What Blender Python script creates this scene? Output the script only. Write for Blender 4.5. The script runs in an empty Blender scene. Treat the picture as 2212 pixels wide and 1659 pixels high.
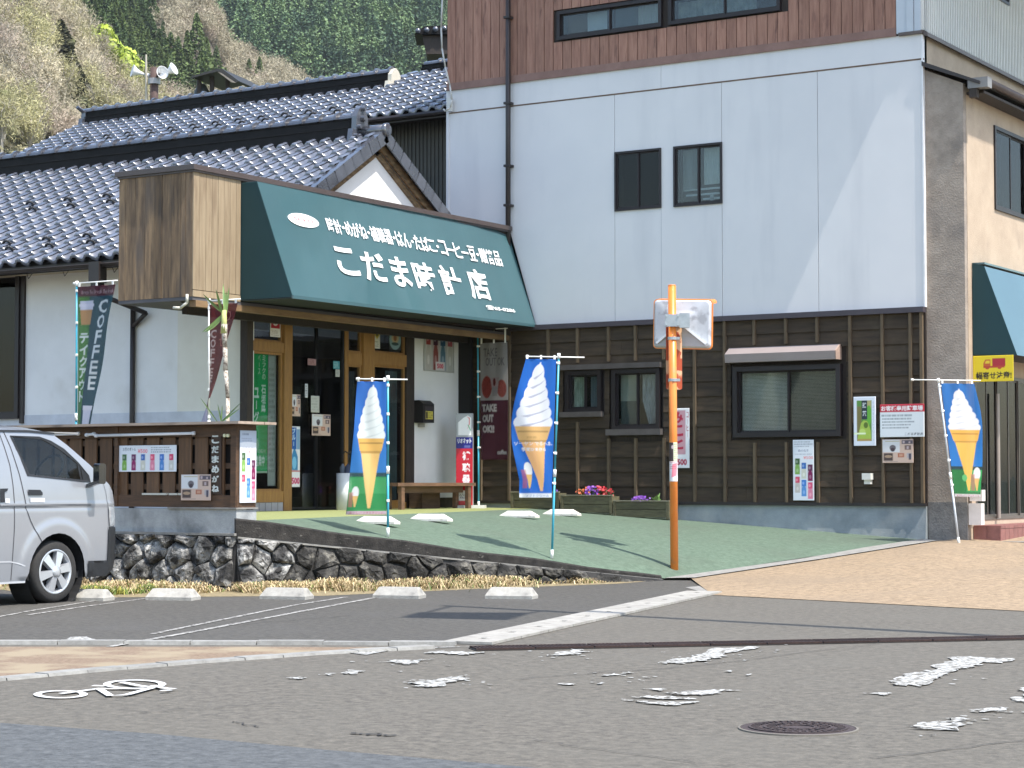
import bpy, math, random
import numpy as np
from mathutils import Vector, Matrix, noise
from mathutils.geometry import delaunay_2d_cdt
R_ = math.radians
rnd = random.Random(7)
sc = bpy.context.scene
C = sc.collection
# ------------------------------------------------------------------ camera
YAW, PITCH, CAMZ = R_(32.2), R_(2.71), 1.35
FPX = 4416.0            # focal length in pixels of a 2212 px wide picture
cam = bpy.data.cameras.new('camera'); camo = bpy.data.objects.new('camera', cam); C.objects.link(camo)
cam.sensor_width = 36; cam.lens = 36 * FPX / 2212; cam.clip_end = 6000
camo.location = (0, 0, CAMZ); camo.rotation_euler = (R_(90) + PITCH, 0, YAW)
sc.camera = camo
# ------------------------------------------------------------------ world + sun
SUN_EL, SUN_A = R_(62.5), R_(7.0)          # azimuth: from +X turned towards -Y
w = bpy.data.worlds.new('World'); sc.world = w; w.use_nodes = True
nt = w.node_tree; nt.nodes.clear()
sky = nt.nodes.new('ShaderNodeTexSky'); sky.sky_type = 'NISHITA'; sky.sun_disc = False
sky.sun_elevation = SUN_EL; sky.sun_rotation = R_(90) + SUN_A
sky.air_density = 1.2; sky.dust_density = 1.5; sky.ozone_density = 1.0
bg = nt.nodes.new('ShaderNodeBackground'); bg.inputs['Strength'].default_value = 0.15
wo = nt.nodes.new('ShaderNodeOutputWorld')
nt.links.new(sky.outputs[0], bg.inputs[0]); nt.links.new(bg.outputs[0], wo.inputs[0])
sl = bpy.data.lights.new('sun', 'SUN'); sl.energy = 3.3; sl.angle = R_(0.55); sl.color = (1, 0.955, 0.89)
so = bpy.data.objects.new('sun', sl); C.objects.link(so)
sdir = Vector((math.cos(SUN_EL) * math.cos(SUN_A), -math.cos(SUN_EL) * math.sin(SUN_A), math.sin(SUN_EL)))
so.rotation_euler = sdir.to_track_quat('Z', 'Y').to_euler(); so.location = (10, 0, 30)
sc.view_settings.view_transform = 'Standard'; sc.view_settings.look = 'None'
sc.view_settings.exposure = 1.2; sc.view_settings.gamma = 1.0; sc.view_settings.use_curve_mapping = False
sc.cycles.max_bounces = 8; sc.cycles.transparent_max_bounces = 12

# ------------------------------------------------------------------ survey helpers: where a sight line meets a real plane
_cy, _sy, _cp, _sp = math.cos(YAW), math.sin(YAW), math.cos(PITCH), math.sin(PITCH)
_F = Vector((-_sy * _cp, _cy * _cp, _sp)); _Rt = Vector((_cy, _sy, 0)); _U = _Rt.cross(_F)
CAM = Vector((0, 0, CAMZ))
def ray(px, py): return _F + _Rt * ((px - 1106) / FPX) + _U * ((829.5 - py) / FPX)
def PX(px, py, X): d = ray(px, py); return CAM + d * (X / d.x)
def PY(px, py, Y): d = ray(px, py); return CAM + d * (Y / d.y)
def PZ(px, py, Z=0.0): d = ray(px, py); return CAM + d * ((Z - CAMZ) / d.z)
def PD(px, py, D): d = ray(px, py); return CAM + d * (D / d.dot(Vector((-_sy, _cy, 0))))
def AD(a, d, z=0): return Vector((a * _cy - d * _sy, a * _sy + d * _cy, z))   # right / depth offset from the camera
class Fr:                                   # a vertical wall plane: 'y' faces -Y, 'x' faces +X
    def __init__(s, ax, c): s.ax = ax; s.c = c
    def P(s, u, v, w=0): return (u, s.c - w, v) if s.ax == 'y' else (s.c + w, u, v)
    def uv(s, px, py, w=0):
        if s.ax == 'y': p = PY(px, py, s.c - w); return p.x, p.z
        p = PX(px, py, s.c + w); return p.y, p.z
    def R(s, x0, x1, yt, yb, w=0):
        m = (x0 + x1) / 2; y = (yt + yb) / 2
        return s.uv(x0, y, w)[0], s.uv(x1, y, w)[0], s.uv(m, yb, w)[1], s.uv(m, yt, w)[1]
    def dirs(s): return (Vector((1, 0, 0)), Vector((0, 0, 1)), Vector((0, -1, 0))) if s.ax == 'y' else (Vector((0, 1, 0)), Vector((0, 0, 1)), Vector((1, 0, 0)))

# ------------------------------------------------------------------ materials
def _n(t, k, **kw):
    n = t.nodes.new(k)
    for a, b in kw.items(): setattr(n, a, b)
    return n
_mats = {}
def mat(name, c1, c2=None, rough=.8, scale=3, detail=6, bump=0, bscale=40, metal=0, st=(1, 1, 1), rn=0, spec=.5, coat=0, nr=.65,
        thr=(.35, .65), c3=None, s3=20, t3=(.55, .7), island=0, sss=0, bdist=.02, c3st=(1, 1, 1)):
    if name in _mats: return _mats[name]
    m = bpy.data.materials.new(name); m.use_nodes = True; t = m.node_tree; L = t.links
    p = t.nodes['Principled BSDF']
    p.inputs['Roughness'].default_value = rough; p.inputs['Metallic'].default_value = metal
    p.inputs['Specular IOR Level'].default_value = spec; p.inputs['Coat Weight'].default_value = coat
    p.inputs['Coat Roughness'].default_value = .08
    c2 = c2 or tuple(x * .82 for x in c1)
    tc = _n(t, 'ShaderNodeTexCoord'); mp = _n(t, 'ShaderNodeMapping'); mp.inputs['Scale'].default_value = st
    L.new(tc.outputs['Object'], mp.inputs[0])
    no = _n(t, 'ShaderNodeTexNoise'); no.inputs['Scale'].default_value = scale; no.inputs['Detail'].default_value = detail
    no.inputs['Roughness'].default_value = nr
    L.new(mp.outputs[0], no.inputs['Vector'])
    cr = _n(t, 'ShaderNodeValToRGB'); cr.color_ramp.elements[0].position = thr[0]; cr.color_ramp.elements[1].position = thr[1]
    cr.color_ramp.elements[0].color = (*c2, 1); cr.color_ramp.elements[1].color = (*c1, 1)
    L.new(no.outputs['Fac'], cr.inputs[0]); col = cr.outputs[0]
    if c3:
        mp3 = _n(t, 'ShaderNodeMapping'); mp3.inputs['Scale'].default_value = c3st; L.new(tc.outputs['Object'], mp3.inputs[0])
        n3 = _n(t, 'ShaderNodeTexNoise'); n3.inputs['Scale'].default_value = s3; n3.inputs['Detail'].default_value = 5
        L.new(mp3.outputs[0], n3.inputs['Vector'])
        mr = _n(t, 'ShaderNodeMapRange'); mr.inputs[1].default_value = t3[0]; mr.inputs[2].default_value = t3[1]
        L.new(n3.outputs['Fac'], mr.inputs[0])
        mx = _n(t, 'ShaderNodeMix', data_type='RGBA'); L.new(mr.outputs[0], mx.inputs[0]); L.new(col, mx.inputs[6])
        mx.inputs[7].default_value = (*c3, 1); col = mx.outputs[2]
    if rn or island:
        if island: src = _n(t, 'ShaderNodeNewGeometry').outputs['Random Per Island']; amt = island
        else: src = _n(t, 'ShaderNodeObjectInfo').outputs['Random']; amt = rn
        mr = _n(t, 'ShaderNodeMapRange'); mr.inputs[3].default_value = 1 - amt; mr.inputs[4].default_value = 1 + amt
        L.new(src, mr.inputs[0])
        if rn and island:
            oi = _n(t, 'ShaderNodeObjectInfo'); m2 = _n(t, 'ShaderNodeMapRange'); m2.inputs[3].default_value = 1 - rn; m2.inputs[4].default_value = 1 + rn
            L.new(oi.outputs['Random'], m2.inputs[0]); mm = _n(t, 'ShaderNodeMath', operation='MULTIPLY')
            L.new(mr.outputs[0], mm.inputs[0]); L.new(m2.outputs[0], mm.inputs[1]); val = mm.outputs[0]
        else: val = mr.outputs[0]
        hs = _n(t, 'ShaderNodeHueSaturation'); L.new(val, hs.inputs['Value']); L.new(col, hs.inputs['Color']); col = hs.outputs[0]
    L.new(col, p.inputs['Base Color'])
    if bump:
        nb = _n(t, 'ShaderNodeTexNoise'); nb.inputs['Scale'].default_value = bscale; nb.inputs['Detail'].default_value = 4
        L.new(mp.outputs[0], nb.inputs['Vector'])
        bp = _n(t, 'ShaderNodeBump'); bp.inputs['Strength'].default_value = bump; bp.inputs['Distance'].default_value = bdist
        L.new(nb.outputs['Fac'], bp.inputs['Height']); L.new(bp.outputs[0], p.inputs['Normal'])
    _mats[name] = m; return m
def flat(c, rough=.6, metal=0, **k):
    return mat('paint_%02x%02x%02x_%d_%d' % (*[int(min(1, max(0, x)) * 255) for x in c], int(rough * 10), int(metal * 10)), c, tuple(x * .9 for x in c), rough=rough, metal=metal, scale=6, **k)
def glass(name='window_glass', tint=(.75, .8, .8), refl=.9):
    if name in _mats: return _mats[name]
    m = bpy.data.materials.new(name); m.use_nodes = True; t = m.node_tree; t.nodes.clear(); L = t.links
    o = _n(t, 'ShaderNodeOutputMaterial'); tr = _n(t, 'ShaderNodeBsdfTransparent'); tr.inputs[0].default_value = (*tint, 1)
    gl = _n(t, 'ShaderNodeBsdfGlossy'); gl.inputs['Roughness'].default_value = .03; gl.inputs[0].default_value = (refl, refl, refl, 1)
    lw = _n(t, 'ShaderNodeLayerWeight'); lw.inputs[0].default_value = .5; pw = _n(t, 'ShaderNodeMath', operation='POWER'); pw.inputs[1].default_value = 4.0
    fr = _n(t, 'ShaderNodeMapRange'); fr.inputs[3].default_value = .05; fr.inputs[4].default_value = .9; L.new(lw.outputs['Facing'], pw.inputs[0]); L.new(pw.outputs[0], fr.inputs[0])
    mx = _n(t, 'ShaderNodeMixShader')
    tc = _n(t, 'ShaderNodeTexCoord'); no = _n(t, 'ShaderNodeTexNoise'); no.inputs['Scale'].default_value = 1.5
    bp = _n(t, 'ShaderNodeBump'); bp.inputs['Strength'].default_value = .06; bp.inputs['Distance'].default_value = .05
    L.new(tc.outputs['Object'], no.inputs['Vector']); L.new(no.outputs['Fac'], bp.inputs['Height']); L.new(bp.outputs[0], gl.inputs['Normal'])
    L.new(fr.outputs[0], mx.inputs[0]); L.new(tr.outputs[0], mx.inputs[1]); L.new(gl.outputs[0], mx.inputs[2]); L.new(mx.outputs[0], o.inputs[0])
    _mats[name] = m; return m
def printed(name='printed_sheet', rough=.5, trans=0):
    if name in _mats: return _mats[name]
    m = bpy.data.materials.new(name); m.use_nodes = True; t = m.node_tree; L = t.links; p = t.nodes['Principled BSDF']
    p.inputs['Roughness'].default_value = rough; a = _n(t, 'ShaderNodeAttribute'); a.attribute_name = 'Col'
    L.new(a.outputs['Color'], p.inputs['Base Color'])
    if trans:
        o = t.nodes['Material Output']; tl = _n(t, 'ShaderNodeBsdfTranslucent'); L.new(a.outputs['Color'], tl.inputs[0])
        mx = _n(t, 'ShaderNodeMixShader'); mx.inputs[0].default_value = trans
        tp_ = _n(t, 'ShaderNodeBsdfTransparent'); m2_ = _n(t, 'ShaderNodeMixShader'); m2_.inputs[0].default_value = .28
        L.new(p.outputs[0], mx.inputs[1]); L.new(tl.outputs[0], mx.inputs[2]); L.new(mx.outputs[0], m2_.inputs[1]); L.new(tp_.outputs[0], m2_.inputs[2]); L.new(m2_.outputs[0], o.inputs[0])
    _mats[name] = m; return m

# ------------------------------------------------------------------ mesh builder
class MB:
    def __init__(s): s.v = []; s.f = []; s.mi = []; s.k = 0
    def add(s, vs, fs):
        b = len(s.v); s.v.extend([tuple(v) for v in vs]); s.f.extend([tuple(b + i for i in f) for f in fs]); s.mi.extend([s.k] * len(fs)); return s
    def hexa(s, p): return s.add(p, [(0, 3, 2, 1), (4, 5, 6, 7), (0, 1, 5, 4), (1, 2, 6, 5), (2, 3, 7, 6), (3, 0, 4, 7)])
    def box(s, x0, x1, y0, y1, z0, z1):
        return s.hexa([(x0, y0, z0), (x1, y0, z0), (x1, y1, z0), (x0, y1, z0), (x0, y0, z1), (x1, y0, z1), (x1, y1, z1), (x0, y1, z1)])
    def fbox(s, fr, u0, u1, v0, v1, w0, w1):
        a = [fr.P(u0, v0, w0), fr.P(u1, v0, w0), fr.P(u1, v0, w1), fr.P(u0, v0, w1), fr.P(u0, v1, w0), fr.P(u1, v1, w0), fr.P(u1, v1, w1), fr.P(u0, v1, w1)]
        return s.hexa(a)
    def obox(s, c, ux, uy, uz, hx, hy, hz):
        c = Vector(c); ux = Vector(ux).normalized() * hx; uy = Vector(uy).normalized() * hy; uz = Vector(uz).normalized() * hz
        return s.hexa([c - ux - uy - uz, c + ux - uy - uz, c + ux + uy - uz, c - ux + uy - uz, c - ux - uy + uz, c + ux - uy + uz, c + ux + uy + uz, c - ux + uy + uz])
    def beam(s, p0, p1, w, h, up=(0, 0, 1)):
        p0 = Vector(p0); p1 = Vector(p1); d = (p1 - p0); l = d.length; d.normalize(); sd = d.cross(Vector(up))
        if sd.length < 1e-4: sd = d.cross(Vector((0, 1, 0)))
        sd.normalize(); u = sd.cross(d)
        return s.obox((p0 + p1) / 2, d, sd, u, l / 2, w / 2, h / 2)
    def tube(s, p0, p1, r0, r1=None, n=10, cap=True):
        r1 = r0 if r1 is None else r1; p0 = Vector(p0); p1 = Vector(p1); d = (p1 - p0).normalized()
        a = d.cross(Vector((0, 0, 1)));
        if a.length < 1e-3: a = Vector((1, 0, 0))
        a.normalize(); b = d.cross(a); vs = []; fs = []
        for p, r in ((p0, r0), (p1, r1)):
            for i in range(n):
                t = 2 * math.pi * i / n; vs.append(p + a * math.cos(t) * r + b * math.sin(t) * r)
        for i in range(n): fs.append((i, (i + 1) % n, n + (i + 1) % n, n + i))
        if cap: fs += [tuple(range(n))[::-1], tuple(range(n, 2 * n))]
        return s.add(vs, fs)
    def path(s, pts, r, n=8):
        for a, b in zip(pts[:-1], pts[1:]): s.tube(a, b, r, r, n)
        return s
    def lathe(s, c, prof, axis=(0, 0, 1), n=20):
        c = Vector(c); ax = Vector(axis).normalized(); a = ax.cross(Vector((0, 0, 1)))
        if a.length < 1e-3: a = Vector((1, 0, 0))
        a.normalize(); b = ax.cross(a); vs = []; fs = []
        for (r, h) in prof:
            for i in range(n):
                t = 2 * math.pi * i / n; vs.append(c + ax * h + a * math.cos(t) * r + b * math.sin(t) * r)
        for k in range(len(prof) - 1):
            for i in range(n): fs.append((k * n + i, k * n + (i + 1) % n, (k + 1) * n + (i + 1) % n, (k + 1) * n + i))
        return s.add(vs, fs)
    def prism(s, pts, vec):             # closed polygon pushed along vec
        n = len(pts); pts = [Vector(p) for p in pts]; vec = Vector(vec)
        fs = [tuple(range(n))[::-1], tuple(range(n, 2 * n))] + [(i, (i + 1) % n, n + (i + 1) % n, n + i) for i in range(n)]
        return s.add(pts + [p + vec for p in pts], fs)
def mesh(name, mb, mats=None, smooth=False):
    me = bpy.data.meshes.new(name); me.from_pydata(mb.v, [], mb.f)
    for m in ([mats] if not isinstance(mats, (list, tuple)) else mats): me.materials.append(m)
    if any(mb.mi): me.polygons.foreach_set('material_index', mb.mi)
    if smooth: me.polygons.foreach_set('use_smooth', [True] * len(me.polygons))
    me.update(); return me
def tag(o, label=None, cat=None, group=None, kind=None):
    if label: o['label'] = label
    if cat: o['category'] = cat
    if group: o['group'] = group
    if kind: o['kind'] = kind
    return o
def link(name, me, parent=None, **k):
    o = bpy.data.objects.new(name, me); C.objects.link(o)
    if parent is not None:
        o.parent = parent; p = parent; M = Matrix.Identity(4)
        o.matrix_parent_inverse = Matrix.Translation(-_wl(parent))
    return tag(o, **k)
def _wl(o):
    return Vector(o.get('_w', (0, 0, 0)))
def ob(name, mb, mats, parent=None, smooth=False, **k): return link(name, mesh(name, mb, mats, smooth), parent, **k)
ROOTS = []
def root(name, loc, label, cat, group=None):
    o = bpy.data.objects.new(name, None); C.objects.link(o); o.location = loc; o.empty_display_size = .2
    o['_w'] = tuple(loc); ROOTS.append(o); return tag(o, label, cat, group)
def struct(name, mb, m, smooth=False): return ob(name, mb, m, None, smooth, kind='structure')
def copy_tree(o, parent=None):
    c = o.copy(); C.objects.link(c)
    if parent is not None: c.parent = parent
    for ch in [x for x in C.objects if x.parent == o]: copy_tree(ch, c)
    return c
def kids(o): return [x for x in C.objects if x.parent == o]

# ------------------------------------------------------------------ lettering
_tg = {}
def tgeo(body, bold=0.0, res=3):
    key = (body, bold, res)
    if key in _tg: return _tg[key]
    c = bpy.data.curves.new('t', 'FONT'); c.body = body; c.offset = bold; c.resolution_u = res
    o = bpy.data.objects.new('t', c); C.objects.link(o)
    me = bpy.data.meshes.new_from_object(o.evaluated_get(bpy.context.evaluated_depsgraph_get()))
    v = np.array([(q.co.x, q.co.y) for q in me.vertices]).reshape(-1, 2); me.calc_loop_triangles()
    f = np.array([tuple(t.vertices) for t in me.loop_triangles]).reshape(-1, 3)
    bpy.data.objects.remove(o); bpy.data.curves.remove(c); bpy.data.meshes.remove(me)
    _tg[key] = (v, f); return v, f
def letters(name, body, O, ux, uy, box, m, parent, bold=.01, thick=.004, shear=0):
    """body fitted in box (x0,x1,y0,y1) measured along ux, uy from O"""
    v, f = tgeo(body, bold); lo = v.min(0); hi = v.max(0); x0, x1, y0, y1 = box
    t = (v - lo) / (hi - lo); O = Vector(O); ux = Vector(ux).normalized(); uy = Vector(uy).normalized(); nn = ux.cross(uy)
    mb = MB(); n = len(v)
    top = [O + ux * (x0 + a * (x1 - x0) + shear * b) + uy * (y0 + b * (y1 - y0)) + nn * thick for a, b in t]
    mb.add(top, [tuple(int(i) for i in q) for q in f])
    # rim of the raised letters
    from collections import Counter
    e = Counter(); d = {}
    for q in f:
        for a, b in ((q[0], q[1]), (q[1], q[2]), (q[2], q[0])):
            k = (min(a, b), max(a, b)); e[k] += 1; d[k] = (int(a), int(b))
    bd = [d[k] for k, c in e.items() if c == 1]
    mb.add(top + [p - nn * thick for p in top], [(a, n + a, n + b, b) for a, b in bd])
    return ob(name, mb, m, parent)
# small print raster -> vertex colours of a fine grid
class Ras:
    def __init__(s, w, h, bg, ss=2): s.w = w; s.h = h; s.ss = ss; s.a = np.ones((h * ss, w * ss, 3)) * np.array(bg); s.W = w * ss; s.H = h * ss
    def _xy(s, x0, x1, y0, y1):
        i0 = max(0, int(x0 * s.W)); i1 = min(s.W, int(math.ceil(x1 * s.W)) + 1); j0 = max(0, int(y0 * s.H)); j1 = min(s.H, int(math.ceil(y1 * s.H)) + 1)
        if i1 <= i0 or j1 <= j0: return None
        X, Y = np.meshgrid((np.arange(i0, i1) + .5) / s.W, (np.arange(j0, j1) + .5) / s.H); return i0, i1, j0, j1, X, Y
    def _put(s, r, m, c, al=1):
        i0, i1, j0, j1, X, Y = r; v = s.a[j0:j1, i0:i1]; v[m] = v[m] * (1 - al) + np.array(c) * al
    def rect(s, x0, x1, y0, y1, c, al=1):
        r = s._xy(x0, x1, y0, y1)
        if r: s._put(r, (r[4] >= x0) & (r[4] < x1) & (r[5] >= y0) & (r[5] < y1), c, al)
        return s
    def ell(s, cx, cy, rx, ry, c, al=1):
        r = s._xy(cx - rx, cx + rx, cy - ry, cy + ry)
        if r: s._put(r, ((r[4] - cx) / rx) ** 2 + ((r[5] - cy) / ry) ** 2 < 1, c, al)
        return s
    def poly(s, p, c, al=1):
        xs = [q[0] for q in p]; ys = [q[1] for q in p]; r = s._xy(min(xs), max(xs), min(ys), max(ys))
        if not r: return s
        X, Y = r[4], r[5]; m = np.zeros(X.shape, bool); n = len(p)
        for i in range(n):
            x1, y1 = p[i]; x2, y2 = p[(i + 1) % n]
            if y1 == y2: continue
            m ^= ((y1 > Y) != (y2 > Y)) & (X < (x2 - x1) * (Y - y1) / (y2 - y1) + x1)
        s._put(r, m, c, al); return s
    def text(s, b, x0, x1, y0, y1, c, bold=.01):
        v, f = tgeo(b, bold, 2); lo = v.min(0); hi = v.max(0); t = (v - lo) / (hi - lo); t = t * (x1 - x0, y1 - y0) + (x0, y0)
        for q in f:
            p = t[q]; r = s._xy(p[:, 0].min(), p[:, 0].max(), p[:, 1].min(), p[:, 1].max())
            if not r: continue
            X, Y = r[4], r[5]
            d = [(p[(i + 1) % 3][0] - p[i][0]) * (Y - p[i][1]) - (p[(i + 1) % 3][1] - p[i][1]) * (X - p[i][0]) for i in range(3)]
            s._put(r, ((d[0] >= 0) & (d[1] >= 0) & (d[2] >= 0)) | ((d[0] <= 0) & (d[1] <= 0) & (d[2] <= 0)), c)
        return s
    def vtext(s, b, x0, x1, y0, y1, c, bold=.01, gap=.12):
        n = len(b); h = (y1 - y0) / n
        for i, ch in enumerate(b):
            a = y1 - h * (i + 1)
            if ch == 'ー': s.rect((x0 + x1) / 2 - (x1 - x0) * .07, (x0 + x1) / 2 + (x1 - x0) * .07, a + h * .15, a + h * .85, c)
            else: s.text(ch, x0, x1, a + h * gap / 2, a + h * (1 - gap / 2), c, bold)
        return s
    def lines(s, x0, x1, y0, y1, n, c, seed=1):   # small print too fine to read
        r = random.Random(seed); h = (y1 - y0) / n
        for i in range(n):
            x = x0; e = x0 + (x1 - x0) * r.uniform(.7, 1)
            while x < e:
                w_ = r.uniform(.008, .03); s.rect(x, min(e, x + w_), y1 - h * (i + .75), y1 - h * (i + .25), c, .75); x += w_ + .008
        return s
    def out(s): return s.a.reshape(s.h, s.ss, s.w, s.ss, 3).mean((1, 3))
def sheet(name, ras, fn, m, parent=None, thick=.004, **k):
    """grid mesh following fn(u,v)->(point, normal); print in vertex colours; has a back and a rim"""
    a = ras.out(); H, W = a.shape[:2]; vs = []; back = []
    for j in range(H):
        for i in range(W):
            p, n = fn(i / (W - 1), j / (H - 1)); vs.append(p); back.append(p - n * thick)
    fs = [(j * W + i, j * W + i + 1, (j + 1) * W + i + 1, (j + 1) * W + i) for j in range(H - 1) for i in range(W - 1)]
    N = W * H; allv = vs + back; fs2 = fs + [tuple(N + q for q in f[::-1]) for f in fs]
    rim = [i for i in range(W)] + [j * W + W - 1 for j in range(1, H)] + [(H - 1) * W + i for i in range(W - 2, -1, -1)] + [j * W for j in range(H - 2, 0, -1)]
    fs2 += [(rim[i], N + rim[i], N + rim[(i + 1) % len(rim)], rim[(i + 1) % len(rim)]) for i in range(len(rim))]
    mb = MB(); mb.add(allv, fs2); me = mesh(name, mb, m, True)
    at = me.color_attributes.new('Col', 'FLOAT_COLOR', 'POINT')
    col = np.ones((2 * N, 4)); col[:N, :3] = a.reshape(-1, 3); col[N:, :3] = a.reshape(-1, 3); at.data.foreach_set('color', col.ravel())
    return link(name, me, parent, **k)
def flatfn(O, ux, uy, W, H, n):
    O = Vector(O); ux = Vector(ux); uy = Vector(uy); n = Vector(n)
    return lambda u, v: (O + ux * (u * W) + uy * (v * H), n)
def poster(fr, x0, x1, yt, yb, w_, ras, label, cat='poster', name='poster', tilt=0, thick=.006, group=None, parent=None):
    u0, u1, v0, v1 = fr.R(x0, x1, yt, yb, w_); O = Vector(fr.P(u0, v0, w_)); ux, uy, n = fr.dirs()
    ux = ux + Vector((0, 0, tilt)); 
    o = sheet(name, ras, flatfn(O, ux, uy, u1 - u0, v1 - v0, n), printed(), parent, thick, label=label if parent is None else None, cat=cat if parent is None else None, group=group)
    return o
def lin(h):
    h = h.lstrip('#'); r = [int(h[i:i + 2], 16) / 255 for i in (0, 2, 4)]
    return tuple(x / 12.92 if x <= .04045 else ((x + .055) / 1.055) ** 2.4 for x in r)

# ------------------------------------------------------------------ walls and windows
def wall(name, fr, u0, u1, v0, v1, holes, m, parent=None, rev=.12, w=0, **k):
    us = sorted({u0, u1, *[x for h in holes for x in h[:2] if u0 < x < u1]}); vs_ = sorted({v0, v1, *[x for h in holes for x in h[2:] if v0 < x < v1]})
    mb = MB()
    for a, b in zip(us[:-1], us[1:]):
        for c, d in zip(vs_[:-1], vs_[1:]):
            mu, mv = (a + b) / 2, (c + d) / 2
            if any(h[0] < mu < h[1] and h[2] < mv < h[3] for h in holes): continue
            mb.fbox(fr, a, b, c, d, w - rev, w)
    return ob(name, mb, m, parent, **k)
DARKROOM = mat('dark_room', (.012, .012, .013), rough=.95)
def window(fr, u0, u1, v0, v1, parent, frame=.05, proud=.03, mull=1, fm=None, curtain=None, gl=None, ins=.05, room=.5, mname='window', split=.5):
    fm = fm or mat('dark_aluminium', (.022, .017, .018), rough=.45, spec=.4); gl = gl or glass()
    mb = MB()
    for a in ((u0, u1, v0, v0 + frame), (u0, u1, v1 - frame, v1), (u0, u0 + frame, v0 + frame, v1 - frame), (u1 - frame, u1, v0 + frame, v1 - frame)):
        mb.fbox(fr, *a, -ins, proud)
    o = ob(mname, mb, fm, parent)
    cu = [u0 + frame, u0 + frame + (u1 - u0 - 2 * frame) * split, u1 - frame] if mull == 1 else [u0 + frame + (u1 - u0 - 2 * frame) * i / (mull + 1) for i in range(mull + 2)]
    for i in range(len(cu) - 1):
        a, b = cu[i], cu[i + 1]; s_ = MB(); q = .026; wz = .004 + .022 * (i % 2)
        b2 = b + (.012 if i % 2 == 0 and i < len(cu) - 2 else 0)
        for r in ((a, b2, v0 + frame, v0 + frame + q * 1.3), (a, b2, v1 - frame - q, v1 - frame), (a, a + q, v0 + frame + q * 1.3, v1 - frame - q), (b2 - q, b2, v0 + frame + q * 1.3, v1 - frame - q)):
            s_.fbox(fr, *r, -wz - .02, -wz)
        ob('sash', s_, fm, o)
        g = MB(); g.fbox(fr, a + q, b2 - q, v0 + frame + q * 1.3, v1 - frame - q, -wz - .013, -wz - .009); ob('pane', g, gl, o)
    if curtain: curtain(o)
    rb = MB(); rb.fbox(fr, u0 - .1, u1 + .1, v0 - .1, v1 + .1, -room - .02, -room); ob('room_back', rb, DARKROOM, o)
    return o
def drape(fr, u0, u1, v0, v1, parent, m, wv=-.12, n=14, amp=.015, name='curtain'):
    mb = MB(); N = n * 4; vs = []
    for j in range(3):
        for i in range(N + 1):
            u = u0 + (u1 - u0) * i / N; vs.append(fr.P(u, v0 + (v1 - v0) * j / 2, wv + amp * math.sin(i / N * n * 2 * math.pi) + amp * .5 * math.sin(i * 1.7)))
    mb.add(vs, [(j * (N + 1) + i, j * (N + 1) + i + 1, (j + 1) * (N + 1) + i + 1, (j + 1) * (N + 1) + i) for j in range(2) for i in range(N)])
    return ob(name, mb, m, parent, True)
def cutspans(a, b, blocks):
    """a..b minus the blocked intervals"""
    out = [(a, b)]
    for p, q in blocks:
        nx = []
        for c, d in out:
            if q <= c or p >= d: nx.append((c, d)); continue
            if p > c: nx.append((c, p))
            if q < d: nx.append((q, d))
        out = nx
    return [s for s in out if s[1] - s[0] > .02]

# ================================================================== SETTING: GROUND
M_road = mat('road_asphalt', (.156, .140, .112), (.044, .039, .031), rough=.9, scale=13, detail=15, nr=.82, bump=.5, bscale=60, thr=(.36, .66), c3=(.105, .096, .078), s3=.9, t3=(.45, 1.0), bdist=.006)
M_park = mat('parking_asphalt', (.098, .090, .076), (.028, .026, .022), rough=.92, scale=14, detail=15, nr=.8, bump=.35, bscale=70, thr=(.36, .66), c3=(.075, .071, .065), s3=.8, t3=(.5, 1.0), bdist=.005)
M_new = mat('newer_asphalt', (.130, .136, .136), (.030, .032, .033), rough=.85, scale=13, detail=15, nr=.84, bump=.6, bscale=60, thr=(.38, .68), c3=(.08, .083, .083), s3=1.3, t3=(.5, 1.0), bdist=.006)
M_tan = mat('tan_paving', (.38, .28, .175), (.105, .072, .042), rough=.9, scale=12, detail=15, nr=.82, bump=.5, bscale=50, thr=(.34, .64), c3=(.20, .15, .10), s3=.6, t3=(.47, .95), bdist=.006)
M_tanl = mat('rosy_paving', (.23, .165, .11), (.13, .088, .055), rough=.9, scale=30, detail=8, bump=.3, bscale=120, c3=(.25, .20, .13), s3=2, t3=(.45, .6), bdist=.006)
M_green = mat('green_paint_lot', (.120, .170, .119), (.050, .080, .052), rough=.9, scale=12, detail=15, nr=.8, bump=.5, bscale=50, thr=(.34, .66), c3=(.075, .095, .068), s3=.7, t3=(.46, .95), bdist=.006)
M_lime = mat('yellow_green_apron', (.25, .27, .10), (.18, .20, .07), rough=.9, scale=30, bump=.2, bscale=120)
M_conc = mat('pale_concrete', (.27, .26, .235), (.19, .18, .165), rough=.88, scale=9, bump=.25, bscale=120, c3=(.22, .21, .19), s3=3, t3=(.56, .75), bdist=.006)
M_white = mat('road_paint_white', (.50, .50, .48), (.30, .30, .28), rough=.75, scale=18, bump=.1, c3=(.13, .12, .10), s3=26, t3=(.49, .54))
M_faint = mat('worn_paint', (.42, .41, .38), (.24, .23, .21), rough=.8, scale=18, c3=(.09, .085, .075), s3=20, t3=(.47, .58))
g = MB(); g.add([(-2500, -600, -.012), (2500, -600, -.012), (2500, 3500, -.012), (-2500, 3500, -.012)], [(0, 1, 2, 3)])
struct('ground', g, mat('far_ground', (.12, .13, .08), (.06, .08, .04), scale=.05))
def sheetpoly(name, pts, z, m, sub=0):
    mb = MB(); mb.add([(p[0], p[1], z) for p in pts], [tuple(range(len(pts)))]); return struct(name, mb, m)
sheetpoly('road', [(-60, -12), (60, -12), (60, 40), (-60, 40)], 0, M_road)
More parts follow.
